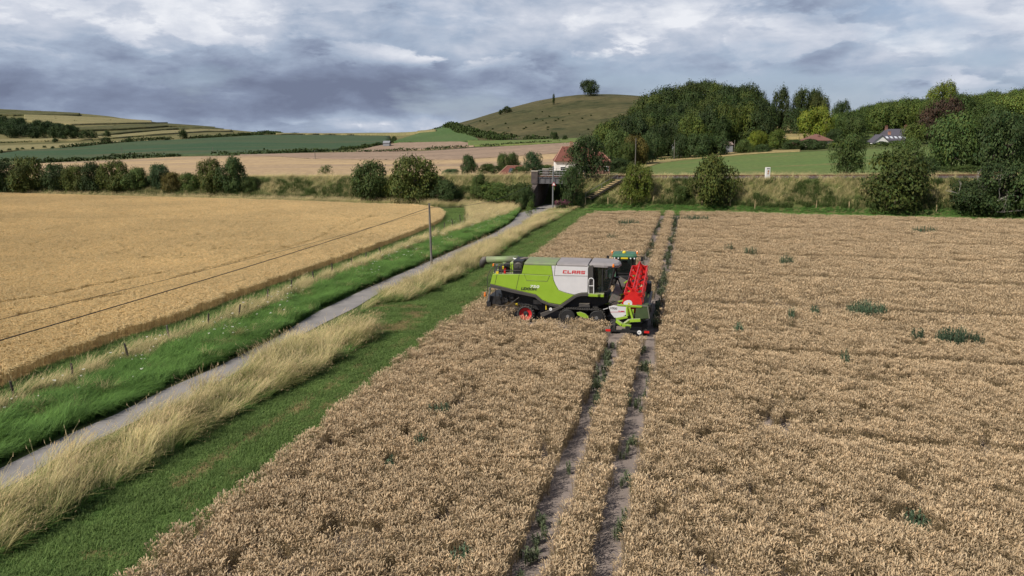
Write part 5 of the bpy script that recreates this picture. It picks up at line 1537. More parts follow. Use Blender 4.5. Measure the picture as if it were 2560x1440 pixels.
# ladder hoop, platform, mirrors, beacons
hp = MB()
hp.tube([P3(a, b, -0.12) for a, b in ((1426, 610), (1426, 455), (1436, 440), (1453, 435), (1471, 440), (1482, 455), (1482, 610))], 0.026, 6)
hp.tube([P3(1426, 524, -0.12), P3(1482, 524, -0.12)], 0.022, 6)
part(hp, 'ladder_handrail', 'letter_white')
pf = MB(); a = CL(1426, 612, -0.1); b = CL(1640, 600, 0.3)
pf.box(((a[0] + b[0] - 0.2) / 2, 0.12, a[1] - 0.10), (b[0] - a[0] - 0.2, 0.5, 0.2)); pf.prism([(a[0], -0.3), (a[0] + 0.6, -0.3), (a[0] + 0.8, -0.1), (a[0] + 0.6, 0.4), (a[0], 0.4)], a[1] - 0.16, a[1] + 0.012, 'xy')
part(pf, 'platform', 'lime', bevel=0.02)
mi = MB(); mi.tube([P3(1715, 315, 0.3), P3(1670, 322, -0.35), P3(1632, 345, -0.5)], 0.025, 6); mi.box(P3(1627, 395, -0.5), (0.1, 0.22, 0.5)); mi.tube([P3(1715, 312, 0.5), P3(1800, 292, 0.2)], 0.02, 6)
part(mi, 'mirror', 'black')
for cx, cy, w in ((1708, 292, 0.35), (1737, 236, 2.4)):
    m_ = MB(); c = P3(cx, cy, w); m_.lathe(c, [(0.07, -0.1), (0.065, 0.05), (0.035, 0.1)], 10, 'z'); part(m_, 'beacon', 'orange')
# engine deck at the rear
dz_ = CL(400, 392, 0.1)[1]
L_ = lambda cx: CL(cx, 392, 0.1)[0]
e = MB()
e.box(((L_(540) + L_(660)) / 2, 1.5, dz_ + 0.42), (L_(655) - L_(545), 1.9, 0.9)); e.box((L_(405), 1.3, dz_ + 0.2), (0.5, 0.8, 0.4)); e.box((L_(470), 1.9, dz_ + 0.25), (0.7, 1.3, 0.5)); e.box((L_(600), 0.4, dz_ + 0.1), (0.5, 0.4, 0.2))
for k in range(5): e.tube([(L_(395 + k * 22), 0.6 + 0.2 * k, dz_ + 0.1), (L_(405 + k * 20), 0.7, dz_ + 0.45), (L_(440 + k * 15), 1.2, dz_ + 0.5)], 0.035, 6)
part(e, 'engine', 'black', bevel=0.02)
f_ = MB(); c = P3(617, 300, 0.5); f_.lathe((c[0], 0.45, c[2]), [(0.20, 0.1), (0.26, 0.1), (0.26, -0.03), (0.20, -0.06), (0.06, -0.06), (0.06, -0.1)], 20, 'y'); part(f_, 'radiator_drum', 'trim')
g_ = MB(); g_.box((L_(520), 1.6, dz_ + 0.35), (0.35, 1.2, 0.7)); g_.box((L_(350) - 0.02, 1.55, dz_ - 0.2), (0.3, 2.6, 0.6)); part(g_, 'rear_hood', 'lime', bevel=0.08)
x_ = MB(); x_.tube([(L_(455), 0.45, dz_ + 0.02), (L_(455), 0.45, dz_ + 0.36)], 0.075, 8); part(x_, 'fire_extinguisher', 'red')
x_ = MB(); x_.box((L_(436), 0.4, dz_ + 0.42), (0.10, 0.1, 0.2)); x_.box((L_(378), 0.2, dz_ + 0.1), (0.16, 0.1, 0.16)); part(x_, 'warning_plate', 'yellow')
ra = MB()
for pts in ([(345, 388), (348, 270)], [(430, 388), (432, 272)], [(540, 388), (540, 272)], [(655, 388), (655, 275)]): ra.tube([P3(p, q, 0.12) for p, q in pts], 0.02, 5)
for y in (272, 345): ra.tube([P3(345, y, 0.12), P3(655, y + 3, 0.12)], 0.02, 5)
part(ra, 'guard_rail', 'trim')
rl = MB()
for w in (0.1, 0.55): rl.tube([P3(255, 640, w), P3(272, 560, w), P3(268, 420, w), P3(300, 350, w), P3(345, 290, w)], 0.022, 6)
for cy in (600, 540, 480, 420): rl.tube([P3(268, cy, 0.1), P3(268, cy, 0.55)], 0.02, 5)
part(rl, 'rear_ladder', 'trim')
sb_ = MB(); sb_.bar(P3(378, 275, 0.3), P3(355, 385, 0.3), 0.07, 0.14); sb_.bar(P3(300, 540, 0.3), P3(280, 690, 0.3), 0.06, 0.12); part(sb_, 'rear_strut', 'steel')
for cx, cy, w in ((338, 284, 0.2), (240, 630, 0.25), (240, 610, 2.6)):
    m_ = MB(); m_.box(P3(cx, cy, w), (0.1, 0.2, 0.16)); part(m_, 'tail_lamp', 'orange')
# unloading pipe folded back along the far side
au = MB(); w = 2.55
au.tube([P3(620, 226, w), P3(430, 224, w), P3(258, 226, w)], [0.30, 0.235, 0.235], 14); part(au, 'unloading_pipe', 'limetop', smooth=True)
au = MB(); au.tube([P3(262, 226, w), P3(235, 230, w), P3(215, 255, w), P3(200, 305, w)], [0.25, 0.26, 0.24, 0.17], 12); part(au, 'pipe_spout', 'trim', smooth=True)
au = MB(); au.box(P3(520, 245, w), (0.9, 0.4, 0.5)); part(au, 'pipe_cradle', 'limetop', bevel=0.05)
au = MB(); au.tube([P3(560, 205, 1.8), P3(575, 216, 1.8), P3(660, 218, 1.8), P3(665, 206, 1.8)], 0.045, 6); part(au, 'exhaust_pipe', 'letter_white')
au = MB(); au.tube([P3(640, 238, 1.5), P3(700, 222, 1.7), P3(790, 216, 1.9)], [0.17, 0.17, 0.08], 8); part(au, 'intake_duct', 'trim')
# chassis, chopper, axle
pr([(400, 590), (590, 622), (810, 665), (890, 720), (1110, 772), (1285, 660), (1475, 640), (1640, 650), (1640, 735), (1500, 790), (1100, 830), (880, 830), (640, 770), (560, 735), (430, 720)], 0.55, 2.65, 'chassis', 'black')
ch = MB()
ch.box(P3(420, 650, 1.6), (1.1, 2.3, 0.55)); ch.lathe(P3(420, 700, 0.6), [(0.30, 0), (0.30, 0.1)], 16, 'y'); ch.lathe(P3(480, 690, 0.35), [(0.16, 0), (0.16, 0.2)], 12, 'y'); ch.lathe(P3(545, 640, 0.3), [(0.2, 0), (0.2, 0.1)], 14, 'y'); ch.box(P3(330, 690, 1.6), (0.3, 2.5, 0.35))
ch.bar(P3(340, 730, 0.1), P3(420, 620, 0.1), 0.07); ch.bar(P3(360, 560, 0.06), P3(360, 700, 0.06), 0.06)
for k in range(7): ch.tube([P3(400 + 40 * k, 610 + 8 * k, 0.25), P3(420 + 38 * k, 690, 0.4)], 0.03, 5)
part(ch, 'straw_chopper', 'black', bevel=0.01)
tb_ = MB(); tb_.tube([P3(365, 745, 0.0), P3(500, 752, 0.0), P3(630, 655, 0.0)], 0.02, 6); tb_.tube([P3(365, 745, 2.9), P3(500, 752, 2.9), P3(365, 745, 0.0)], 0.02, 6); part(tb_, 'guard_hoop', 'trim')
m_ = MB(); m_.box(P3(602, 733, 0.2), (0.13, 0.02, 0.13)); part(m_, 'warning_plate', 'yellow')
ax = MB(); a = CL(705, 838, 0.3); ax.box((a[0], 1.6, a[1]), (0.3, 2.3, 0.28)); ax.bar((a[0], 1.6, a[1] + 0.1), P3(900, 760, 1.6), 0.3, 0.3); ax.tube([P3(930, 720, 0.2), P3(935, 800, 0.2)], 0.05, 6); ax.box(P3(850, 700, 0.4), (0.6, 0.5, 0.3)); part(ax, 'rear_axle', 'black')
m_ = MB(); m_.tube([P3(938, 735, 0.15), P3(940, 795, 0.15)], 0.045, 6); part(m_, 'hydraulic_cylinder', 'yellow')
stt = pr([(872, 838), (1090, 758), (1135, 765), (905, 876), (880, 870)], -0.06, 0.05, 'brace_arm', 'trim', bevel=0.01)
m_ = MB(); c = P3(990, 790, -0.065); m_.lathe(c, [(0.10, 0.0), (0.10, -0.012)], 18, 'y'); sgn_ = part(m_, 'speed_disc', 'letter_white', stt)

def tyre_profile(r, rr, hw): return [(rr, -hw * 0.8), (r * 0.86, -hw), (r * 0.96, -hw * 0.9), (r, -hw * 0.55), (r, hw * 0.55), (r * 0.96, hw * 0.9), (r * 0.86, hw), (rr, hw * 0.8)]
def make_wheel(parent, c, r, hw, rr, rim, side=-1, lugs=18, name='wheel'):
    mb = MB(); mb.lathe(c, tyre_profile(r * 0.97, rr, hw), 32, 'y', closed=False)
    for k in range(lugs * 2):
        t = math.pi * k / lugs; s = 1 if k % 2 else -1
        ce = Vector(c) + Vector((r * 0.975 * math.cos(t), s * hw * 0.45, r * 0.975 * math.sin(t)))
        q = Matrix.Rotation(-t + math.pi / 2, 3, 'Y') @ Matrix.Rotation(s * 0.6, 3, 'Z')
        mb.box(ce, (0.065, hw * 1.15, 0.075), q)
    o = mb.build(name, M['rubber'], parent)
    m_ = MB(); m_.lathe(c, [(rr * 1.02, side * hw * 0.80), (rr * 0.95, side * hw * 0.72), (rr * 0.86, side * hw * 0.35), (rr * 0.4, side * hw * 0.2), (rr * 0.4, side * hw * 0.3)], 28, 'y', closed=False)
    m_.lathe(c, [(rr * 1.0, -side * hw * 0.5), (rr * 0.42, -side * hw * 0.4), (0.02, side * hw * 0.1)], 20, 'y', closed=False)
    m_.build('rim', M[rim], o)
    h = MB(); h.lathe(c, [(rr * 0.42, side * hw * 0.22), (rr * 0.40, side * hw * 0.42), (rr * 0.2, side * hw * 0.5)], 14, 'y')
    h.build('hub', M['black'], o)
    return o
a = CL(710, 838, 0.3)
R_r = a[1] if 0.55 < a[1] < 0.95 else 0.76
for w, sd_ in ((0.30, -1), (2.85, 1)): make_wheel(K, (a[0], w, R_r), R_r, 0.27, 0.42, 'rimred', sd_)
# rubber track units
la, za = CL(1185, 882, 0.05); lb, zb = CL(1515, 886, 0.05)
for w0, w1, sd_ in ((0.02, 0.70, -1), (2.40, 3.08, 1)):
    rR = 0.50; zc_ = rR + 0.05
    path = [(la + rR * math.cos(t), zc_ + rR * math.sin(t)) for t in np.linspace(1.5 * math.pi, 0.5 * math.pi, 12)]
    path += [(la + (lb - la) * f, zc_ + rR + 0.01 * math.sin(9 * f)) for f in np.linspace(0.06, 0.94, 12)]
    path += [(lb + rR * math.cos(t), zc_ + rR * math.sin(t)) for t in np.linspace(0.5 * math.pi, -0.5 * math.pi, 12)]
    path += [(lb + (la - lb) * f, zc_ - rR) for f in np.linspace(0.06, 0.94, 12)]
    mb = MB(); n = len(path)
    cen = np.array([(la + lb) / 2, zc_])
    V = []; Fc = []
    for i, p in enumerate(path):
        q0, q1 = np.array(path[i - 1]), np.array(path[(i + 1) % n])
        d = (q1 - q0) / np.linalg.norm(q1 - q0); nn = np.array([-d[1], d[0]])
        if nn @ (np.array(p) - cen) < 0: nn = -nn
        for off in (0, 0.055):
            for w in (w0, w1): V.append((p[0] + nn[0] * off, w, p[1] + nn[1] * off))
        if i % 1 == 0:
            q = Matrix.Rotation(-math.atan2(nn[1], nn[0]) + math.pi / 2, 3, 'Y')
            for s in (-1, 1): mb.box((p[0] + nn[0] * 0.075, (w0 + w1) / 2 + s * 0.17, p[1] + nn[1] * 0.075), (0.08, 0.33, 0.06), q @ Matrix.Rotation(s * 0.35, 3, 'Z'))
    for i in range(n):
        j = (i + 1) % n; A, B = 4 * i, 4 * j
        Fc += [(A, A + 1, B + 1, B), (A + 2, B + 2, B + 3, A + 3), (A, B, B + 2, A + 2), (A + 1, A + 3, B + 3, B + 1)]
    mb.add(V, Fc)
    tr = mb.build('track', M['rubber'], K)
    for l in (la, lb):
        d_ = MB(); y0 = w0 if sd_ < 0 else w1; s = -sd_
        d_.lathe((l, y0, zc_), [(0.47, s * 0.02), (0.47, s * 0.66)], 28, 'y')
        d_.lathe((l, y0, zc_), [(0.47, s * 0.018), (0.42, s * 0.0), (0.38, s * 0.10), (0.20, s * 0.12)], 28, 'y', closed=False)
        rol = d_.build('roller', M['black'], tr)
    for l in (la, lb):
        h = MB(); h.lathe((l, y0, zc_), [(0.24, s * 0.119), (0.22, s * 0.06), (0.12, s * 0.05), (0.11, s * 0.0)], 20, 'y')
        for k in range(10): h.lathe((l + 0.18 * math.cos(k * 0.628), y0 + s * 0.05, zc_ + 0.18 * math.sin(k * 0.628)), [(0.02, 0), (0.02, -s * 0.03)], 6, 'y')
        h.build('hub', M['steel'], tr)
    for f in (0.36, 0.62):
        d_ = MB(); d_.lathe((la + (lb - la) * f, y0, 0.29), [(0.22, s * 0.04), (0.22, s * 0.6)], 16, 'y'); d_.build('roller', M['black'], tr)
    b_ = MB(); b_.prism([(x, z + (zc_ - za)) for x, z in PL([(1286, 836), (1330, 830), (1385, 850), (1420, 880), (1424, 906), (1380, 902), (1330, 885), (1300, 866)], 0.0)], y0 - s * 0.02, y0 + s * 0.08); b_.build('bogie_arm', M['lime'], tr, bevel=0.01)
gb = MB(); gb.box(P3(1380, 750, 0.4), (0.7, 0.5, 0.35)); gb.prism(PL([(1310, 765), (1430, 728), (1440, 765)], 0.1), 0.1, 0.5); part(gb, 'final_drive', 'trim')
# intake housing between cab and header
pr([(1478, 650), (1700, 632), (1790, 650), (1790, 712), (1700, 735), (1560, 740), (1478, 690)], 0.95, 2.3, 'feeder_house', 'lime', wp=0.9, bevel=0.02)
m_ = MB(); m_.tube([P3(1590, 795, 0.2), P3(1700, 762, 0.3)], 0.03, 6); part(m_, 'lift_ram', 'steel')

def text(body, size, name, m, parent, loc, rot, shear=0.0, sx=1.0, bold=0.0, depth=0.004):
    cu = bpy.data.curves.new(name, 'FONT'); cu.body = body; cu.size = size; cu.shear = shear; cu.extrude = depth; cu.offset = bold; cu.resolution_u = 2
    cu.align_x = 'LEFT'
    o = bpy.data.objects.new(name, cu); COL.objects.link(o)
    dg = bpy.context.evaluated_depsgraph_get()
    me = bpy.data.meshes.new_from_object(o.evaluated_get(dg))
    bpy.data.objects.remove(o); bpy.data.curves.remove(cu)
    me.materials.clear(); me.materials.append(M[m])
    t = link_mesh(name, me, parent)
    t.location = loc; t.rotation_euler = rot; t.scale = (sx, 1, 1)
    return t
def block_letters(word, x0, x1, z0, z1, y, parent, m, slant=0.12):
    """heavy square sign letters built from bars"""
    G = {'C': [(0, 0, .30, 1), (.30, .74, 1, 1), (.30, 0, 1, .26)], 'L': [(0, 0, .30, 1), (.30, 0, 1, .26)],
         'A': [(0, 0, .30, .74), (.70, 0, 1, .74), (0, .74, 1, 1), (.30, .27, .70, .50)], 'S': [(0, .74, 1, 1), (0, .56, .30, .74), (0, .40, 1, .56), (.70, .26, 1, .40), (0, 0, 1, .26)]}
    n = len(word); w = (x1 - x0) / n * 0.86; st_ = (x1 - x0 - w) / (n - 1)
    mb = MB()
    for i, chh in enumerate(word):
        for a, b, c, d in G[chh]:
            P = []
            for yy in (y, y + 0.012):
                for u_, v_ in ((a, b), (c, b), (c, d), (a, d)):
                    P.append((x0 + i * st_ + u_ * w + v_ * slant * (z1 - z0), yy, z0 + v_ * (z1 - z0)))
            mb.add(P, [(0, 1, 2, 3), (7, 6, 5, 4), (0, 4, 5, 1), (1, 5, 6, 2), (2, 6, 7, 3), (3, 7, 4, 0)])
    return mb.build('lettering', M[m], parent)
x0, zt_ = CL(1128, 345); x1, zb_ = CL(1380, 390)
block_letters('CLAAS', x0, x1, zb_, zt_, -0.008, white, 'letter_red')
x0, z0 = CL(652, 570); x1, z1 = CL(830, 578)
t = text('LEXION', (CL(652, 540)[1] - z0) * 1.42, 'lettering', 'letter_black', lower, (x0, -0.004, z0), (R(90), 0, 0), 0.12, 1.0, 0.012)
t.scale.x = (x1 - x0) / max(t.dimensions.x, 0.1)
x0, z0 = CL(752, 545); x1, z1 = CL(856, 549)
t = text('750', (CL(752, 514)[1] - z0) * 1.42, 'lettering', 'letter_white', lower, (x0, -0.006, z0), (R(90), 0, 0), 0.12, 1.0, 0.004)
t.scale.x = (x1 - x0) / max(t.dimensions.x, 0.1)
t = text('30', 0.10, 'lettering', 'letter_black', sgn_, (P3(990, 790, 0)[0] - 0.055, -0.08, P3(990, 790, -0.065)[2] - 0.035), (R(90), 0, 0))

# ---------------------------------------------------------------- header on its trailer (x runs away from the camera, y to the left, z up)
HX, HY = 7.05, 47.2
hroot = empty('header_trailer', (HX, HY, 0), math.atan2(0.98, 0.2), 'long low trailer under the cutting header, with a red ended light bar', 'trailer')
T_ = hroot
def tp(mb, name, m, parent=T_, **kw): return mb.build(name, M[m], parent, **kw)
mb = MB(); mb.box((5.4, 0, 0.72), (11.0, 0.28, 0.25)); mb.box((1.4, 0, 0.6), (0.2, 2.0, 0.2)); mb.box((8.3, 0, 0.6), (0.2, 2.0, 0.2)); mb.bar((10.6, 0, 0.7), (12.6, 0.15, 0.55), 0.14)
for x in (1.4, 3.5, 6.0, 8.3): mb.box((x, 0, 0.92), (0.14, 1.7, 0.16))
tp(mb, 'chassis', 'black')
for x in (1.5, 8.3):
    for y, s in ((0.98, 1), (-0.98, -1)):
        o = make_wheel(T_, (0, 0, 0), 0.42, 0.17, 0.24, 'black', s, 12)
        o.location = (x, y, 0.42)
lb_ = MB(); lb_.box((-0.3, 0, 0.60), (0.06, 2.56, 0.10)); lb_.box((-0.2, 0.1, 0.58), (0.25, 0.5, 0.22)); lb_.box((0.3, 0, 0.62), (1.1, 0.12, 0.1)); lbo = tp(lb_, 'light_bar', 'black')
for y in (1.16, -1.16):
    m_ = MB(); m_.box((-0.35, y, 0.60), (0.05, 0.30, 0.13)); m_.build('reflector', M['red'], lbo)
m_ = MB(); m_.lathe((-0.34, -0.72, 0.56), [(0.125, 0.0), (0.125, -0.02)], 18, 'x'); disc = m_.build('speed_disc', M['letter_white'], lbo)
text('65', 0.13, 'lettering', 'letter_black', disc, (-0.365, -0.64, 0.515), (R(90), 0, R(-90)))

head = empty('cutting_header', (HX, HY, 0.0), math.atan2(0.98, 0.2), 'lime green cutting header with long red tined reel, lying on the trailer', 'header')
Hd = head
def hp_(mb, name, m, parent=Hd, **kw): return mb.build(name, M[m], parent, **kw)
X0, X1 = 1.0, 10.3
mb = MB()
mb.box(((X0 + X1) / 2, 0.78, 1.45), (X1 - X0, 0.08, 0.75)); mb.box(((X0 + X1) / 2, 0.0, 1.06), (X1 - X0, 1.6, 0.06)); mb.box(((X0 + X1) / 2, -0.85, 1.05), (X1 - X0, 0.35, 0.05))
mb.bar((X0, 0.85, 1.15), (X1, 0.85, 1.15), 0.16)
hp_(mb, 'table', 'divider')
# top beam: dark sheet with two pale inset panes
q = Matrix.Rotation(R(28), 3, 'X')
mb = MB(); mb.box(((X0 + X1) / 2, 1.0, 1.95), (X1 - X0, 0.62, 0.05), q); tb2 = hp_(mb, 'top_sheet', 'trim')
M['pane'] = mat('dusty_sheet', (0.20, 0.18, 0.155), 0.6, scale=1.5, c2=(0.12, 0.13, 0.09))
for xa, xb in ((X0 + 0.35, X0 + 4.0), (X0 + 5.6, X1 - 0.7)):
    m_ = MB(); m_.box(((xa + xb) / 2, 1.0 + 0.02 - 0.0, 1.98), (xb - xa, 0.34, 0.02), q); m_.build('inset_panel', M['pane'], tb2)
# reel
ya, yb = -0.22, -0.22; za_, zb_ = 2.35, 2.62; RR = 0.62
def reel_p(f, t, r): return Vector((X0 + 0.15 + (X1 - X0 - 0.3) * f, ya + r * math.cos(t), za_ + (zb_ - za_) * f + r * math.sin(t)))
rl_ = MB(); rl_.tube([reel_p(0, 0, 0), reel_p(1, 0, 0)], 0.17, 12)
reel = hp_(rl_, 'reel', 'red')
sp = MB()
for f in (0.0, 0.2, 0.4, 0.6, 0.8, 1.0):
    solid = f in (0.0, 1.0)
    if solid:
        ring = [reel_p(f, k * math.pi / 3 + 0.5 + (0.0 if j == 0 else math.pi / 6), RR * (1.0 if j == 0 else 0.72)) for k in range(6) for j in (0, 1)]
        dxp = Vector((0.03, 0, 0)); n = len(ring)
        sp.add([p - dxp for p in ring] + [p + dxp for p in ring], [tuple(range(n)), tuple(range(2 * n - 1, n - 1, -1))] + [(i, (i + 1) % n, n + (i + 1) % n, n + i) for i in range(n)])
    for k in range(6):
        t = k * math.pi / 3 + 0.5
        sp.bar(reel_p(f, t, 0.12), reel_p(f, t, RR), 0.06, 0.16)
sp.build('spider', M['red'], reel)
for k in range(6):
    t = k * math.pi / 3 + 0.5
    b_ = MB(); b_.tube([reel_p(0, t, RR), reel_p(1, t, RR)], 0.042, 6)
    for f in np.linspace(0.02, 0.98, 60): b_.bar(reel_p(f, t, RR), reel_p(f, t, RR) + Vector((0, -0.05, -0.22)), 0.018)
    b_.build('tine_bar', M['red'], reel)
# intake auger with flights
au = MB(); au.tube([(X0 + 0.1, 0.35, 1.45), (X1 - 0.1, 0.35, 1.45)], 0.22, 12)
for k in range(70):
    f = k / 69; t0, t1 = f * 44, (k + 1) / 69 * 44
    xa, xb = X0 + 0.1 + (X1 - X0 - .2) * f, X0 + 0.1 + (X1 - X0 - .2) * (k + 1) / 69
    c = lambda x, t, r: (x, 0.35 + r * math.cos(t), 1.45 + r * math.sin(t))
    au.add([c(xa, t0, 0.2), c(xa, t0, 0.36), c(xb, t1, 0.36), c(xb, t1, 0.2)], [(0, 1, 2, 3)])
hp_(au, 'auger', 'red')
kn = MB()
for x in np.arange(X0, X1, 0.15): kn.prism([(x, -1.0), (x + 0.11, -1.0), (x + 0.05, -1.2)], 1.03, 1.07, 'xy')
hp_(kn, 'knife', 'steel')
# near end: red side plate, white shield, white gear cover, lime frame, crop divider
mb = MB(); mb.prism([(0.55, 1.75), (0.3, 2.45), (-0.25, 2.8), (-0.75, 2.35), (-0.85, 1.55), (0.1, 1.35)], X0 - 0.02, X0 + 0.03, 'yz'); hp_(mb, 'end_plate', 'red')
mb = MB(); mb.prism([(1.22, 1.88), (0.92, 1.98), (0.06, 1.92), (0.06, 1.48), (0.42, 1.24), (0.85, 1.20), (1.06, 1.45)], 0.48, 0.60, 'yz'); sh = hp_(mb, 'side_shield', 'white_paint', bevel=0.02)
text('V900', 0.21, 'lettering', 'letter_black', sh, (0.474, 1.16, 1.74), (R(90), R(3), R(-90)), 0.25)
x0_ = 0.468
blk = block_letters('CLAAS', 0, 0.36, 0, 0.065, 0, sh, 'letter_red'); blk.rotation_euler = (0, 0, R(-90)); blk.location = (0.468, 0.62, 1.60)
m_ = MB(); m_.bar((0.472, 1.1, 1.56), (0.472, 0.2, 1.60), 0.008, 0.016); m_.build('shield_line', M['letter_red'], sh)
m_ = MB()
n = 20; egg = [(0.0 + 0.27 * math.cos(t) + 0.06 * math.cos(t) ** 2, 2.12 + 0.21 * math.sin(t)) for t in np.linspace(0, 2 * math.pi, n, endpoint=False)]
m_.prism(egg, 0.55, 0.66, 'yz'); gc = hp_(m_, 'gear_cover', 'white_paint', bevel=0.02)
m_ = MB(); m_.lathe((0.545, 0.0, 2.12), [(0.06, 0.0), (0.05, -0.012)], 10, 'x'); m_.build('warning_mark', M['yellow'], gc)
mb = MB()
for a, b, w_ in (((0.5, 0.7, 2.02), (0.5, -0.8, 1.98), 0.09), ((0.5, 0.1, 2.0), (0.45, 0.05, 1.35), 0.12), ((0.5, -0.1, 1.95), (0.5, -0.75, 1.95), 0.07), ((0.4, 0.75, 1.15), (0.4, 0.05, 1.32), 0.12),
                 ((0.45, -0.05, 1.9), (0.4, -0.3, 1.1), 0.10), ((0.35, 0.7, 1.05), (0.1, 0.35, 0.88), 0.16), ((0.1, 0.35, 0.86), (0.0, -0.2, 0.82), 0.16), ((0.3, -0.1, 1.12), (0.2, -0.75, 1.2), 0.16), ((0.35, -0.1, 1.1), (0.1, 0.2, 0.9), 0.18)):
    mb.bar(a, b, w_, w_ * 1.2)
mb.prism([(0.75, 1.9), (0.45, 2.1), (0.25, 1.75), (0.55, 1.5)], 0.62, 0.7, 'yz')
mb.prism([(-0.02, 1.75), (-0.32, 1.78), (-0.3, 1.45), (-0.05, 1.4)], 0.52, 0.6, 'yz')
hp_(mb, 'side_frame', 'lime', bevel=0.01)
mb = MB(); mb.add([(0.5, -0.40, 1.15), (0.5, -1.25, 1.25), (0.5, -1.12, 2.0), (0.5, -0.45, 2.0), (1.5, -0.40, 1.15), (1.8, -1.3, 1.25), (1.6, -1.2, 2.0), (1.5, -0.45, 2.0)],
    [(0, 1, 2, 3), (4, 7, 6, 5), (0, 4, 5, 1), (1, 5, 6, 2), (2, 6, 7, 3), (3, 7, 4, 0)])
dv = hp_(mb, 'crop_divider', 'divider', bevel=0.03)
mb = MB(); mb.bar((0.5, -1.27, 1.25), (0.5, -1.14, 2.02), 0.06); mb.bar((0.49, -0.42, 2.02), (0.49, -1.14, 2.02), 0.05); mb.build('edge_strip', M['pane'], dv)
for k in range(5):
    m_ = MB(); m_.box((0.60 + k * 0.2, -1.245 - 0.0, 1.62), (0.07, 0.03, 0.4), Matrix.Rotation(R(-10), 3, 'X')); m_.build('slot', M['black'], dv)
m_ = MB(); m_.box((2.3, -1.1, 1.55), (0.5, 0.5, 0.5)); m_.box((9.8, -0.9, 1.5), (0.9, 0.4, 0.7)); hp_(m_, 'far_divider', 'black', bevel=0.05)
m_ = MB()
for x in (2.2, 4.4, 6.6, 8.8): m_.bar((x, 0.85, 1.85), (x, -0.1, 1.95 + 0.07 * x), 0.09)
hp_(m_, 'reel_arm', 'lime')
hs = MB()
for k in range(5): hs.tube([(0.8, 0.5 + 0.1 * k, 2.0), (0.6, 0.75 + 0.1 * k, 2.25), (0.75, 1.2, 2.0 - 0.05 * k), (1.3, 1.3, 1.6)], 0.018, 5)
hp_(hs, 'hoses', 'black')

# ---------------------------------------------------------------- tractor
TX, TY = 9.05, 63.2
trac = empty('tractor', (TX, TY, 0.0), math.atan2(0.98, 0.17), 'dark green tractor seen from behind with amber beacons on its cab roof', 'tractor')
def tq(mb, name, m, parent=trac, **kw): return mb.build(name, M[m], parent, **kw)
for y, s in ((0.98, 1), (-0.98, -1)):
    o = make_wheel(trac, (0, 0, 0), 0.98, 0.33, 0.52, 'yellow', s, 16); o.location = (0, y, 0.98)
    o = make_wheel(trac, (0, 0, 0), 0.72, 0.26, 0.38, 'yellow', s, 14); o.location = (2.75, y * 0.95, 0.72)
mb = MB(); mb.box((2.5, 0, 1.55), (2.6, 0.85, 0.8)); mb.prism([(3.7, 1.15), (4.0, 1.3), (3.95, 1.8), (3.7, 1.95)], -0.42, 0.42); tq(mb, 'bonnet', 'jd', bevel=0.08)
mb = MB(); mb.box((1.5, 0, 1.0), (4.2, 0.6, 0.5)); mb.box((-0.5, 0, 0.95), (0.8, 0.7, 0.6)); mb.box((0, 0, 0.98), (0.4, 1.5, 0.4)); mb.box((2.75, 0, 0.72), (0.3, 1.5, 0.25)); mb.bar((-0.8, 0.4, 0.6), (-1.3, 0.4, 0.55), 0.1); mb.bar((-0.8, -0.4, 0.6), (-1.3, -0.4, 0.55), 0.1); tq(mb, 'chassis', 'black', bevel=0.03)
for s in (1, -1):
    mb = MB()
    for k in range(7):
        t0, t1 = R(15 + 22 * k), R(15 + 22 * (k + 1))
        P = [(1.08 * math.cos(t), s * y, 0.98 + 1.08 * math.sin(t)) for t in (t0, t1) for y in (0.66, 1.32)]
        P += [(p[0] * 0.97, p[1], 0.98 + (p[2] - 0.98) * 0.96) for p in P]
        mb.add(P, [(0, 1, 3, 2), (4, 6, 7, 5), (0, 2, 6, 4), (1, 5, 7, 3), (0, 4, 5, 1), (2, 3, 7, 6)])
    tq(mb, 'mudguard', 'jd')
cb = MB(); cb.prism([(-0.62, 1.45), (-0.78, 2.75), (0.85, 2.75), (0.98, 1.3), (0.2, 1.3)], -0.84, 0.84); tq(cb, 'cab_glass', 'glass')
cf = MB()
for y in (-0.84, 0.84):
    cf.bar((-0.62, y, 1.45), (-0.78, y, 2.78), 0.09); cf.bar((0.98, y, 1.3), (0.85, y, 2.78), 0.08); cf.bar((0.2, y, 1.3), (0.1, y, 2.78), 0.06)
cf.bar((-0.62, -0.84, 1.45), (-0.62, 0.84, 1.45), 0.09); cf.bar((-0.78, -0.84, 2.72), (-0.78, 0.84, 2.72), 0.1); cf.box((0.1, 0, 1.28), (1.6, 1.6, 0.1)); tq(cf, 'cab_frame', 'black')
st2 = MB(); st2.box((0.0, 0, 1.75), (0.5, 0.5, 0.14)); st2.box((-0.25, 0, 2.1), (0.14, 0.5, 0.65)); tq(st2, 'driver_seat', 'black', bevel=0.05)
rf = MB(); ro = [(-0.92, -0.72), (-0.75, -0.98), (0.9, -0.95), (1.05, -0.7), (1.05, 0.7), (0.9, 0.95), (-0.75, 0.98), (-0.92, 0.72)]
n = len(ro)
V = [(a, b, 2.76) for a, b in ro] + [(a, b, 2.90) for a, b in ro] + [(a * 0.86, b * 0.86, 3.02) for a, b in ro]
rf.add(V, [tuple(range(n - 1, -1, -1)), tuple(range(2 * n, 3 * n))] + [(r * n + i, r * n + (i + 1) % n, (r + 1) * n + (i + 1) % n, (r + 1) * n + i) for r in (0, 1) for i in range(n)])
rfo = tq(rf, 'cab_roof', 'jdroof', bevel=0.03)
m_ = MB(); m_.box((0.05, 0.35, 3.02), (1.2, 0.14, 0.03)); m_.box((0.05, -0.35, 3.02), (1.2, 0.14, 0.03)); m_.build('roof_rib', M['jdroof'], rfo)
m_ = MB(); m_.box((-0.95, 0, 2.72), (0.03, 0.55, 0.12)); m_.build('number_plate', M['yellow'], rfo)
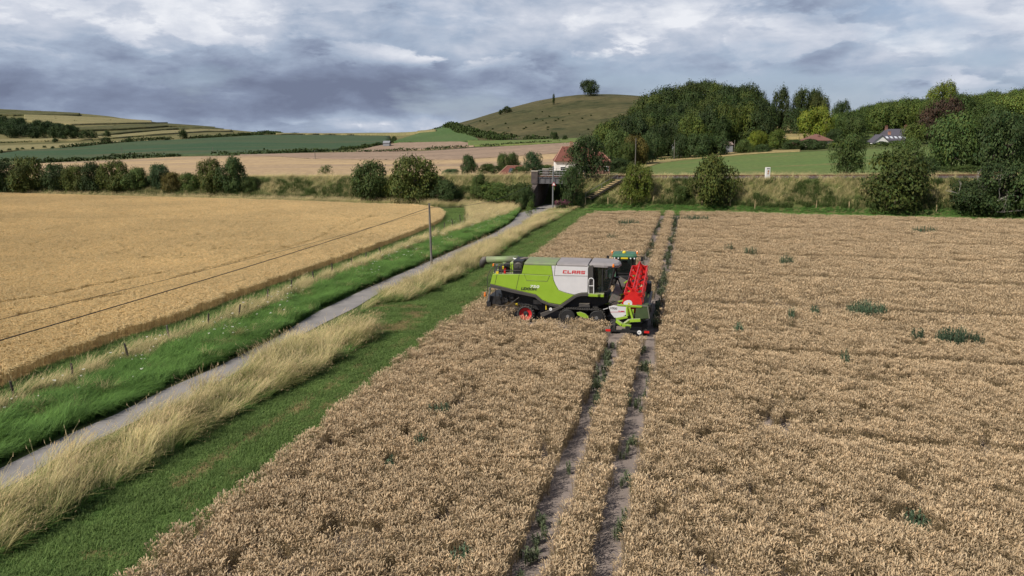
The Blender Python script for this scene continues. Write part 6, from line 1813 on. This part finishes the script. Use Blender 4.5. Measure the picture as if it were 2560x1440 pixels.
for y in (-0.78, -0.48, 0.48, 0.78):
    m_ = MB(); m_.lathe((-0.9, y, 2.72), [(0.05, 0.0), (0.06, -0.06)], 10, 'x'); m_.build('work_lamp', M['letter_white'], rfo)
for y in (-0.98, 0.98):
    m_ = MB(); m_.tube([(-0.6, y, 2.85), (-0.6, y, 3.02)], 0.02, 5); m_.lathe((-0.6, y, 3.06), [(0.075, 0), (0.07, 0.14), (0.04, 0.19)], 10, 'z'); tq(m_, 'beacon', 'orange')
m_ = MB(); m_.lathe((-0.1, 0.05, 3.02), [(0.15, 0), (0.15, 0.08), (0.08, 0.17)], 14, 'z'); tq(m_, 'satellite_dome', 'yellow')
for y in (-1, 1):
    m_ = MB(); m_.tube([(0.85, y * 0.86, 2.6), (0.8, y * 1.35, 2.62)], 0.025, 5); m_.box((0.78, y * 1.38, 2.45), (0.08, 0.22, 0.4)); tq(m_, 'mirror', 'black')
m_ = MB(); m_.tube([(1.1, -0.62, 1.6), (1.1, -0.62, 2.9)], 0.07, 8); tq(m_, 'exhaust', 'black')

# ------------------------------------------------------------------ houses
M['whitewall'] = mat('white_render', (0.74, 0.73, 0.71), 0.85, scale=1.0, var=0.1)
M['cream'] = mat('cream_render', (0.55, 0.48, 0.38), 0.85, scale=1.0, var=0.15)
def tile_mat(name, c1, c2):
    m, nt, b = mat_base(name)
    t = nd(nt, 'ShaderNodeTexCoord'); w_ = nd(nt, 'ShaderNodeTexWave', wave_type='BANDS', bands_direction='Z', i_Scale=2.4, i_Distortion=0.6)
    nt.links.new(t.outputs['Object'], w_.inputs['Vector'])
    n_ = nd(nt, 'ShaderNodeTexNoise', i_Scale=3, i_Detail=6); nt.links.new(t.outputs['Object'], n_.inputs['Vector'])
    c = mixc(nt, n_.outputs['Fac'], c1, c2)
    nt.links.new(mixc(nt, 1.0, c, ramp(nt, w_.outputs['Fac'], [(0.0, (0.6,) * 3), (0.5, (1.05,) * 3)]), 'MULTIPLY'), b.inputs['Base Color'])
    b.inputs['Roughness'].default_value = 0.85
    return m
M['redtile'] = tile_mat('red_roof_tiles', (0.205, 0.062, 0.042), (0.13, 0.05, 0.038))
M['browntile'] = tile_mat('brown_roof_tiles', (0.22, 0.10, 0.075), (0.15, 0.075, 0.06))
M['slate'] = tile_mat('slate_roof', (0.10, 0.095, 0.12), (0.075, 0.07, 0.09))
M['window'] = mat('dark_window_glass', (0.03, 0.035, 0.04), 0.1, var=0.2)
M['skylight'] = mat('skylight_glass', (0.07, 0.08, 0.10), 0.08, var=0.2)
M['tin'] = mat('rusty_tin', (0.34, 0.29, 0.27), 0.7, scale=1.5, c2=(0.20, 0.095, 0.065))
M['greytin'] = mat('grey_tin', (0.30, 0.31, 0.33), 0.6, scale=1.5, var=0.3)
def house(px0, px1, Y, eave_y, ridge_y, dep, wall, rooft, label, name='house', hip=(0.3, 0.3), base_y=None, windows=(), chimneys=(), yaw=0.0, ridge_cap=None, extra=None):
    """a pitched or hipped building facing the camera; size follows from where it stands"""
    d = Y * cP + 1.3
    u0, u1 = (px0 - 1280) / 1990 * d, (px1 - 1280) / 1990 * d
    def zz(py): return H + Y * ue((px0 + px1) / 2, py)[1]
    ze, zr = zz(eave_y), zz(ridge_y)
    xm, w = (u0 + u1) / 2, u1 - u0
    zg = float(min(surf_z(np.array([u0, xm, u1]), np.array([Y, Y, Y])).min(), ze - 2.2)) - 0.3
    rt = empty(name, (xm, Y, zg), yaw, label, 'house' if name == 'house' else name.replace('_', ' '))
    he, hr = ze - zg, zr - zg
    mb = MB()
    if hip[0] == 0 and hip[1] == 0:
        mb.prism([(0, 0), (dep, 0), (dep, he), (dep / 2, hr - 0.12), (0, he)], -w / 2 + 0.15, w / 2 - 0.15, 'yz')
    else:
        mb.box((0, dep / 2, he / 2), (w - 0.5, dep - 0.5, he))
    wl = mb.build('wall', M[wall], rt)
    ov = 0.25
    A = [(-w / 2, -ov, he), (w / 2, -ov, he), (w / 2, dep + ov, he), (-w / 2, dep + ov, he), (-w / 2 + w * hip[0], dep / 2, hr), (w / 2 - w * hip[1], dep / 2, hr)]
    A2 = [(x, y, z - 0.14) for x, y, z in A]
    mb = MB(); mb.add(A + A2, [(0, 1, 5, 4), (1, 2, 5), (2, 3, 4, 5), (3, 0, 4), (6, 10, 11, 7), (7, 11, 8), (8, 11, 10, 9), (9, 10, 6), (0, 6, 7, 1), (1, 7, 8, 2), (2, 8, 9, 3), (3, 9, 6, 0)])
    rfo = mb.build('roof', M[rooft], rt)
    if ridge_cap:
        m_ = MB()
        for a, b in ((4, 5), (0, 4), (1, 5)): m_.bar(Vector(A[a]) + Vector((0, 0, 0.04)), Vector(A[b]) + Vector((0, 0, 0.04)), 0.16, 0.12)
        m_.build('ridge_tiles', M[ridge_cap], rfo)
    for fx, fz, ww, hh in windows:
        m_ = MB(); m_.box((-w / 2 + w * fx, 0.21, he * fz), (ww, 0.12, hh)); wo_ = m_.build('window', M['window'], rt)
        m_ = MB()
        for s in (-1, 1): m_.box((-w / 2 + w * fx + s * (ww / 2 + 0.04), 0.19, he * fz), (0.09, 0.14, hh + 0.18)); m_.box((-w / 2 + w * fx, 0.19, he * fz + s * (hh / 2 + 0.05)), (ww - 0.02, 0.13, 0.09))
        m_.build('frame', M['letter_white'], wo_)
    for fx, hh, cm in chimneys:
        m_ = MB(); x = -w / 2 + w * fx
        m_.box((x, dep / 2, hr + hh / 2 - 0.5), (0.75, 0.7, hh + 1.0)); m_.box((x, dep / 2, hr + hh - 0.06), (0.88, 0.82, 0.14))
        ch_ = m_.build('chimney', M[cm], rfo)
        m_ = MB()
        for s in (-0.18, 0.18): m_.lathe((x + s, dep / 2, hr + hh), [(0.11, 0), (0.09, 0.35)], 8, 'z')
        m_.build('chimney_pot', M['redtile'], ch_)
    return rt, w, he, hr, rfo, wl
M['terra'] = mat('terracotta', (0.45, 0.24, 0.17), 0.8, var=0.2)
h1 = house(1386, 1492, 196, 402, 367, 8.0, 'whitewall', 'redtile', 'white rendered house with red hipped roof behind the tall open tree', hip=(0.20, 0.2), windows=((0.2, 0.45, 1.1, 1.1), (0.55, 0.45, 1.1, 1.1)), chimneys=((0.42, 1.0, 'terra'),), ridge_cap='terra')
h2 = house(1478, 1528, 189, 404, 381, 6.0, 'redbrick', 'redtile', 'low brick annexe with brown red hipped roof right of the white house', hip=(0.25, 0.42), windows=((0.75, 0.5, 0.9, 0.9),), ridge_cap='terra')
h3 = house(1243, 1312, 178, 438, 416, 6.0, 'redbrick', 'redtile', 'small outbuilding with low red roof and a skylight left of the bridge', 'outbuilding', hip=(0.36, 0.1), ridge_cap='terra')
rt, w, he, hr, rfo, wl = h3
m_ = MB(); m_.add([(-0.55, 0.55, he + 0.75), (0.45, 0.55, he + 0.75), (0.6, 1.75, he + 1.48), (-0.25, 1.75, he + 1.48)], [(0, 1, 2, 3)]); v_ = np.array(m_.v); m_.add([(a, b, c - 0.3) for a, b, c in m_.v[:4]], [(3, 2, 1, 0)]); m_.f += [(0, 4, 5, 1), (1, 5, 6, 2), (2, 6, 7, 3), (3, 7, 4, 0)]
m_.build('skylight', M['skylight'], rfo)
h4 = house(2016, 2080, 262, 351, 335, 8.0, 'cream', 'browntile', 'cream bungalow with a brown hipped roof among dark bushes', hip=(0.46, 0.46), windows=((0.7, 0.5, 1.0, 1.0),), chimneys=())
m_ = MB(); m_.box((0.2, 2.2, h4[2] + 0.9), (0.6, 0.6, 1.4)); m_.build('chimney', M['redbrick'], h4[4])
h5 = house(2196, 2268, 276, 351, 336, 8.0, 'whitewall', 'slate', 'long slate roofed house with skylights and a white gable', hip=(0.0, 0.0), chimneys=((0.5, 0.9, 'terra'),), windows=((0.7, 0.5, 1.2, 1.1),))
rt, w, he, hr, rfo, wl = h5
M['pale'] = mat('pale_window', (0.62, 0.66, 0.72), 0.2, var=0.1)
for i, fx in enumerate(np.linspace(-0.36, 0.4, 6)):
    m_ = MB(); y0, y1 = 1.2, 2.5; sl_ = (hr - he) / (4 + .25)
    m_.add([(w * fx, y0, he + (y0 + .25) * sl_ + 0.05), (w * fx + 0.75, y0, he + (y0 + .25) * sl_ + 0.05), (w * fx + 0.75, y1, he + (y1 + .25) * sl_ + 0.05), (w * fx, y1, he + (y1 + .25) * sl_ + 0.05)], [(0, 1, 2, 3)])
    m_.add([(a, b, c - 0.2) for a, b, c in m_.v[:4]], [(3, 2, 1, 0)]); m_.f += [(0, 4, 5, 1), (1, 5, 6, 2), (2, 6, 7, 3), (3, 7, 4, 0)]
    m_.build('skylight', M['pale'], rfo)
# white gable wing facing the camera
gw = 5.6; gx = -w / 2 - 0.3
m_ = MB(); m_.prism([(gx - gw / 2, 0), (gx + gw / 2, 0), (gx + gw / 2, he - 0.5), (gx, hr - 0.4), (gx - gw / 2, he - 0.5)], -2.0, 3.0); gbl = m_.build('gable_wing', M['whitewall'], rt)
m_ = MB()
for s in (-1, 1): m_.add([(gx, -2.3, hr - 0.2), (gx, 3.2, hr - 0.2), (gx + s * (gw / 2 + 0.35), 3.2, he - 0.75), (gx + s * (gw / 2 + 0.35), -2.3, he - 0.75), (gx, -2.3, hr - 0.38), (gx, 3.2, hr - 0.38), (gx + s * (gw / 2 + 0.35), 3.2, he - 0.95), (gx + s * (gw / 2 + 0.35), -2.3, he - 0.95)], [(0, 1, 2, 3), (4, 7, 6, 5), (0, 3, 7, 4), (1, 5, 6, 2), (2, 6, 7, 3)])
m_.build('gable_roof', M['slate'], gbl)
m_ = MB(); m_.box((gx - 0.1, -2.03, he - 0.5), (1.5, 0.1, 0.5)); m_.build('window', M['window'], gbl)
m_ = MB(); m_.prism([(gx - gw / 2 - 2.4, 0), (gx - gw / 2 + 0.6, 0), (gx - gw / 2 + 0.6, he - 1.2), (gx - gw / 2 - 0.9, he - 0.9), (gx - gw / 2 - 2.4, he - 1.6)], -3.2, -2.2); m_.build('porch', M['whitewall'], rt)
h6 = house(2214, 2274, 290, 338, 322, 7.0, 'redbrick', 'slate', 'taller slate roof with two brick chimneys behind the white gabled house', hip=(0.10, 0.08), chimneys=((0.12, 1.0, 'redbrick'), (0.93, 1.2, 'redbrick')))
h7 = house(1800, 1832, 262, 361, 354, 4.5, 'greytin', 'tin', 'tin shed with a rusty streaked roof at the edge of the wood', 'shed', hip=(0, 0))
h8 = house(1686, 1706, 258, 364, 357, 5, 'greytin', 'greytin', 'grey tin shed half hidden behind the dark bushes', 'shed', hip=(0, 0))
h9 = house(957, 974, 500, 357, 352, 7, 'greytin', 'greytin', 'small grey barn far off between the green fields', 'barn', hip=(0, 0))
h10 = house(1982, 1996, 255, 364, 355, 4, 'redbrick', 'browntile', 'small brick outbuilding left of the cream bungalow', 'shed', hip=(0, 0))

# ------------------------------------------------------------------ poles, wires, posts
def pole(px, yb, yt, r, label, Y=None, lean=0.0, name='telegraph_pole', m='wood_old', arm=True):
    p = at_y(px, Y, yb) if Y else at(px, yb)
    h = H + p[1] * ue(px, yt)[1] - p[2]
    rt = empty(name, p, 0, label, 'pole')
    mb = MB(); mb.tube([(0, 0, -0.3), (lean * 0.5, 0, h / 2), (lean, 0, h)], [r, r * 0.9, r * 0.75], 10); mb.build('pole', M[m], rt)
    if arm:
        mb = MB(); mb.tube([(lean, -0.15, h - 0.35), (lean, 0.2, h - 0.35)], 0.02, 5); mb.lathe((lean, -0.16, h - 0.35), [(0.04, 0), (0.05, 0.1)], 8, 'z'); mb.lathe((lean, 0.2, h - 0.35), [(0.04, 0), (0.05, 0.1)], 8, 'z'); mb.build('insulator', M['trim'], rt)
    return p, h, rt
p1, hh1, _ = pole(1079, 662, 508, 0.12, 'weathered wooden telegraph pole beside the lane left of the combine', lean=-0.12)
p2, hh2, b2 = pole(1382, 513, 415, 0.14, 'grey pole with a triangular road sign in front of the bridge', Y=131.5, m='railing')
m_ = MB()
for s_, mm in ((0.36, 'letter_red'), (0.24, 'letter_white')):
    m_ = MB(); yy = -0.17 if mm == 'letter_red' else -0.19; m_.prism([(-s_, -s_ * 0.58), (s_, -s_ * 0.58), (0, s_ * 1.15)], yy, yy + 0.015)
    o = m_.build('road_sign', M[mm], b2); o.location = (0.12, 0, H + 131.5 * ue(1382, 461)[1] - p2[2])
for px, yb, yt, Y, lab in [(1588, 416, 345, 203, 'tall pole standing before the rusty brown tree'), (1685, 398, 350, 246, 'thin pole before the left end of the grey shed'), (1835, 388, 350, 256, 'thin pole right of the rusty tin shed'),
                           (1962, 372, 340, 262, 'thin pole in front of the rounded light green tree'), (533, 389, 367, 430, 'thin far pole at the gap in the dark hedge'), (306, 392, 368, 430, 'thin far pole in the green crop field behind the dark hedge'),
                           (788, 399, 376, 330, 'thin far pole at the left tip of the brown field'), (1020, 402, 380, 320, 'thin far pole in the middle of the brown field')]:
    pole(px, yb, yt, 0.11 if Y < 300 else 0.14, lab, Y=Y, arm=False)
M['wire'] = mat('black_cable', (0.02, 0.02, 0.02), 0.6, var=0.2)
def wire(a, b, sag, r, label):
    a, b = Vector(a), Vector(b); pts = []
    for t in np.linspace(0, 1, 40):
        p = a.lerp(b, t); p.z -= sag * 4 * t * (1 - t); pts.append(p)
    mb = MB(); mb.tube(pts, r, 5); o = mb.build('overhead_wire', M['wire'], None); tag(o, label, 'cable')
tp1 = Vector(p1) + Vector((-0.12, 0, hh1 - 0.42))
wire(tp1, (-19.4, 17, 5.45), 0.25, 0.022, 'thick black overhead cable sagging from the telegraph pole across the barley')
wire(tp1 + Vector((0, 0, -0.28)), (-19.4, 17, 6.35), 0.25, 0.009, 'thin upper wire running from the telegraph pole across the barley')
wire(tp1, Vector(p2) + Vector((0, 0, hh2 - 0.5)), 1.6, 0.018, 'black cable running from the telegraph pole to the pole at the bridge')

def post(px, py, h, r, label, group, m, ymin=15):
    p = at(px, py, ymin)
    _tn[0] += 1
    k = random.Random(_tn[0])
    mb = MB(); mb.tube([(0, 0, -0.1), (k.uniform(-.05, .05), k.uniform(-.05, .05), h * 0.5), (k.uniform(-.09, .09), k.uniform(-.09, .09), h * k.uniform(0.9, 1.1))], [r, r, r * 0.9], 7)
    o = mb.build('fence_post', M[m], None); o.location = p
    tag(o, label, 'fence post', group)
vp = [(33, 1010), (186, 962), (320, 913), (424, 862), (522, 830), (600, 805), (670, 763), (730, 739), (785, 715), (832, 694), (879, 676), (916, 660), (951, 646), (1087, 588), (1110, 576), (1131, 567), (1151, 559), (1170, 552)]
for i, (px, py) in enumerate(vp):
    if i < 8: lab = ['nearest dark fence post on the left verge, at the picture edge', 'dark old fence post, second nearest on the left verge', 'tall dark fence post, third nearest on the left verge', 'pale leaning fence post, fourth nearest on the left verge', 'fence post, fifth nearest on the left verge', 'dark fence post, sixth nearest on the left verge', 'fence post, seventh nearest on the left verge', 'fence post, eighth nearest on the left verge'][i]
    elif i < 13: lab = 'small old fence post on the verge between the near posts and the telegraph pole'
    else: lab = 'small old fence post on the verge beyond the telegraph pole'
    post(px, py, 1.15, 0.06 if i < 8 else 0.065, lab, 'old fence posts on the left verge', 'wood_dark' if i != 3 else 'wood_old')
for px, py in [(1463, 512), (1520, 512), (1577, 511), (1633, 512), (1692, 513), (1755, 516), (1825, 519), (1887, 523), (2040, 522), (2122, 526), (2215, 531), (2340, 534), (2480, 538)]:
    post(px, py, 1.3, 0.07, 'pale wooden fence post along the foot of the right bank', 'fence posts along the foot of the right bank', 'wood_new')
for px in (1850, 1880, 1935, 2000, 2060, 2100, 2150):
    p = at(px, 457); post(px, 457, 0.7, 0.06, 'short pale post along the edge of the track on the right', 'posts along the track edge', 'wood_new')

# white cabinet by the track
pp = at_y(1918, 134.5, 447); cbn = empty('signal_cabinet', (pp[0], pp[1], pp[2] - 0.1), 0.1, 'white trackside cabinet with orange marks beside the green meadow', 'cabinet')
m_ = MB(); m_.box((0, 0, 1.0), (0.74, 0.5, 2.0)); m_.build('body', M['whitewall'], cbn, bevel=0.03)
m_ = MB(); m_.box((0, -0.262, 1.78), (0.5, 0.02, 0.10)); m_.build('vent', M['black'], cbn)
M['rustmark'] = mat('orange_marks', (0.55, 0.24, 0.06), 0.8, scale=6, c2=(0.2, 0.08, 0.04))
m_ = MB(); m_.box((0.03, -0.262, 1.35), (0.22, 0.02, 0.32)); m_.box((-0.02, -0.262, 0.98), (0.2, 0.02, 0.22)); m_.build('marking', M['rustmark'], cbn)

# green weed patches standing above the wheat
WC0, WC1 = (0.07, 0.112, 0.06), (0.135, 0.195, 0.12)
def weed_patch(px, py, wpx, h, n, label):
    n = int(n * (4.2 if py < 1000 else 1.6)); h *= 1.45 if py < 1000 else 1.2
    X, Y = gz(px, py, 0.45)
    d = Y * cP + 2.2; w = wpx / 1990 * d
    V, Fc, C = [], [], []
    k = random.Random(int(px))
    for _ in range(n):
        a = k.uniform(0, 6.28); q = math.sqrt(k.random())
        hh = h * k.uniform(0.7, 1.08) * (1 - 0.25 * q)
        x, y = w / 2 * q * math.cos(a), max(0.45, w * 0.32) * q * math.sin(a)
        ribbon(V, Fc, C, (x, y, 0), (math.cos(a), math.sin(a)), hh, 0.03, 0.15, WC0, WC1, 2)
        for j in range(14):
            zz = hh * k.uniform(0.2, 1.0); d2 = k.uniform(0, 6.28)
            ribbon(V, Fc, C, (x, y, zz), (math.cos(d2), math.sin(d2)), 0.20 * (1.25 - zz / hh * 0.8), 0.06, 0.8, vary(WC0, 0.25), vary(WC1, 0.25), 2)
    o = link_mesh('weed_clump', np_mesh('weed_clump', V, Fc, M['weed'], False, np.array(C)))
    o.location = (X, Y, 0.0)
    tag(o, label, 'weeds', 'weed clumps in the wheat')
for a in WEEDS:
    weed_patch(*a)

# pink flowering plant by the bridge
V, Fc, C = [], [], []
k = random.Random(8)
for _ in range(120):
    a = k.uniform(0, 6.28); q = math.sqrt(k.random()); hh = 1.7 * k.uniform(0.6, 1.1)
    x, y = 1.15 * q * math.cos(a), 0.6 * q * math.sin(a)
    ribbon(V, Fc, C, (x, y, 0), (math.cos(a), math.sin(a)), hh, 0.1, 0.35, (0.06, 0.09, 0.03), (0.09, 0.13, 0.05), 3)
    for j in range(3):
        d2 = k.uniform(0, 6.28)
        ribbon(V, Fc, C, (x + 0.12 * math.cos(a) * hh, y + 0.1 * math.sin(a), hh * k.uniform(0.72, 1.0)), (math.cos(d2), math.sin(d2)), 0.2, 0.12, 1.0, (0.20, 0.07, 0.10), (0.34, 0.13, 0.20), 2)
o = link_mesh('flowering_plant', np_mesh('flowering_plant', V, Fc, M['weed'], False, np.array(C)))
o.location = at_y(1405, 132.6, 505); tag(o, 'pink flowering plant beside the pole at the right bridge abutment', 'flowering plant')
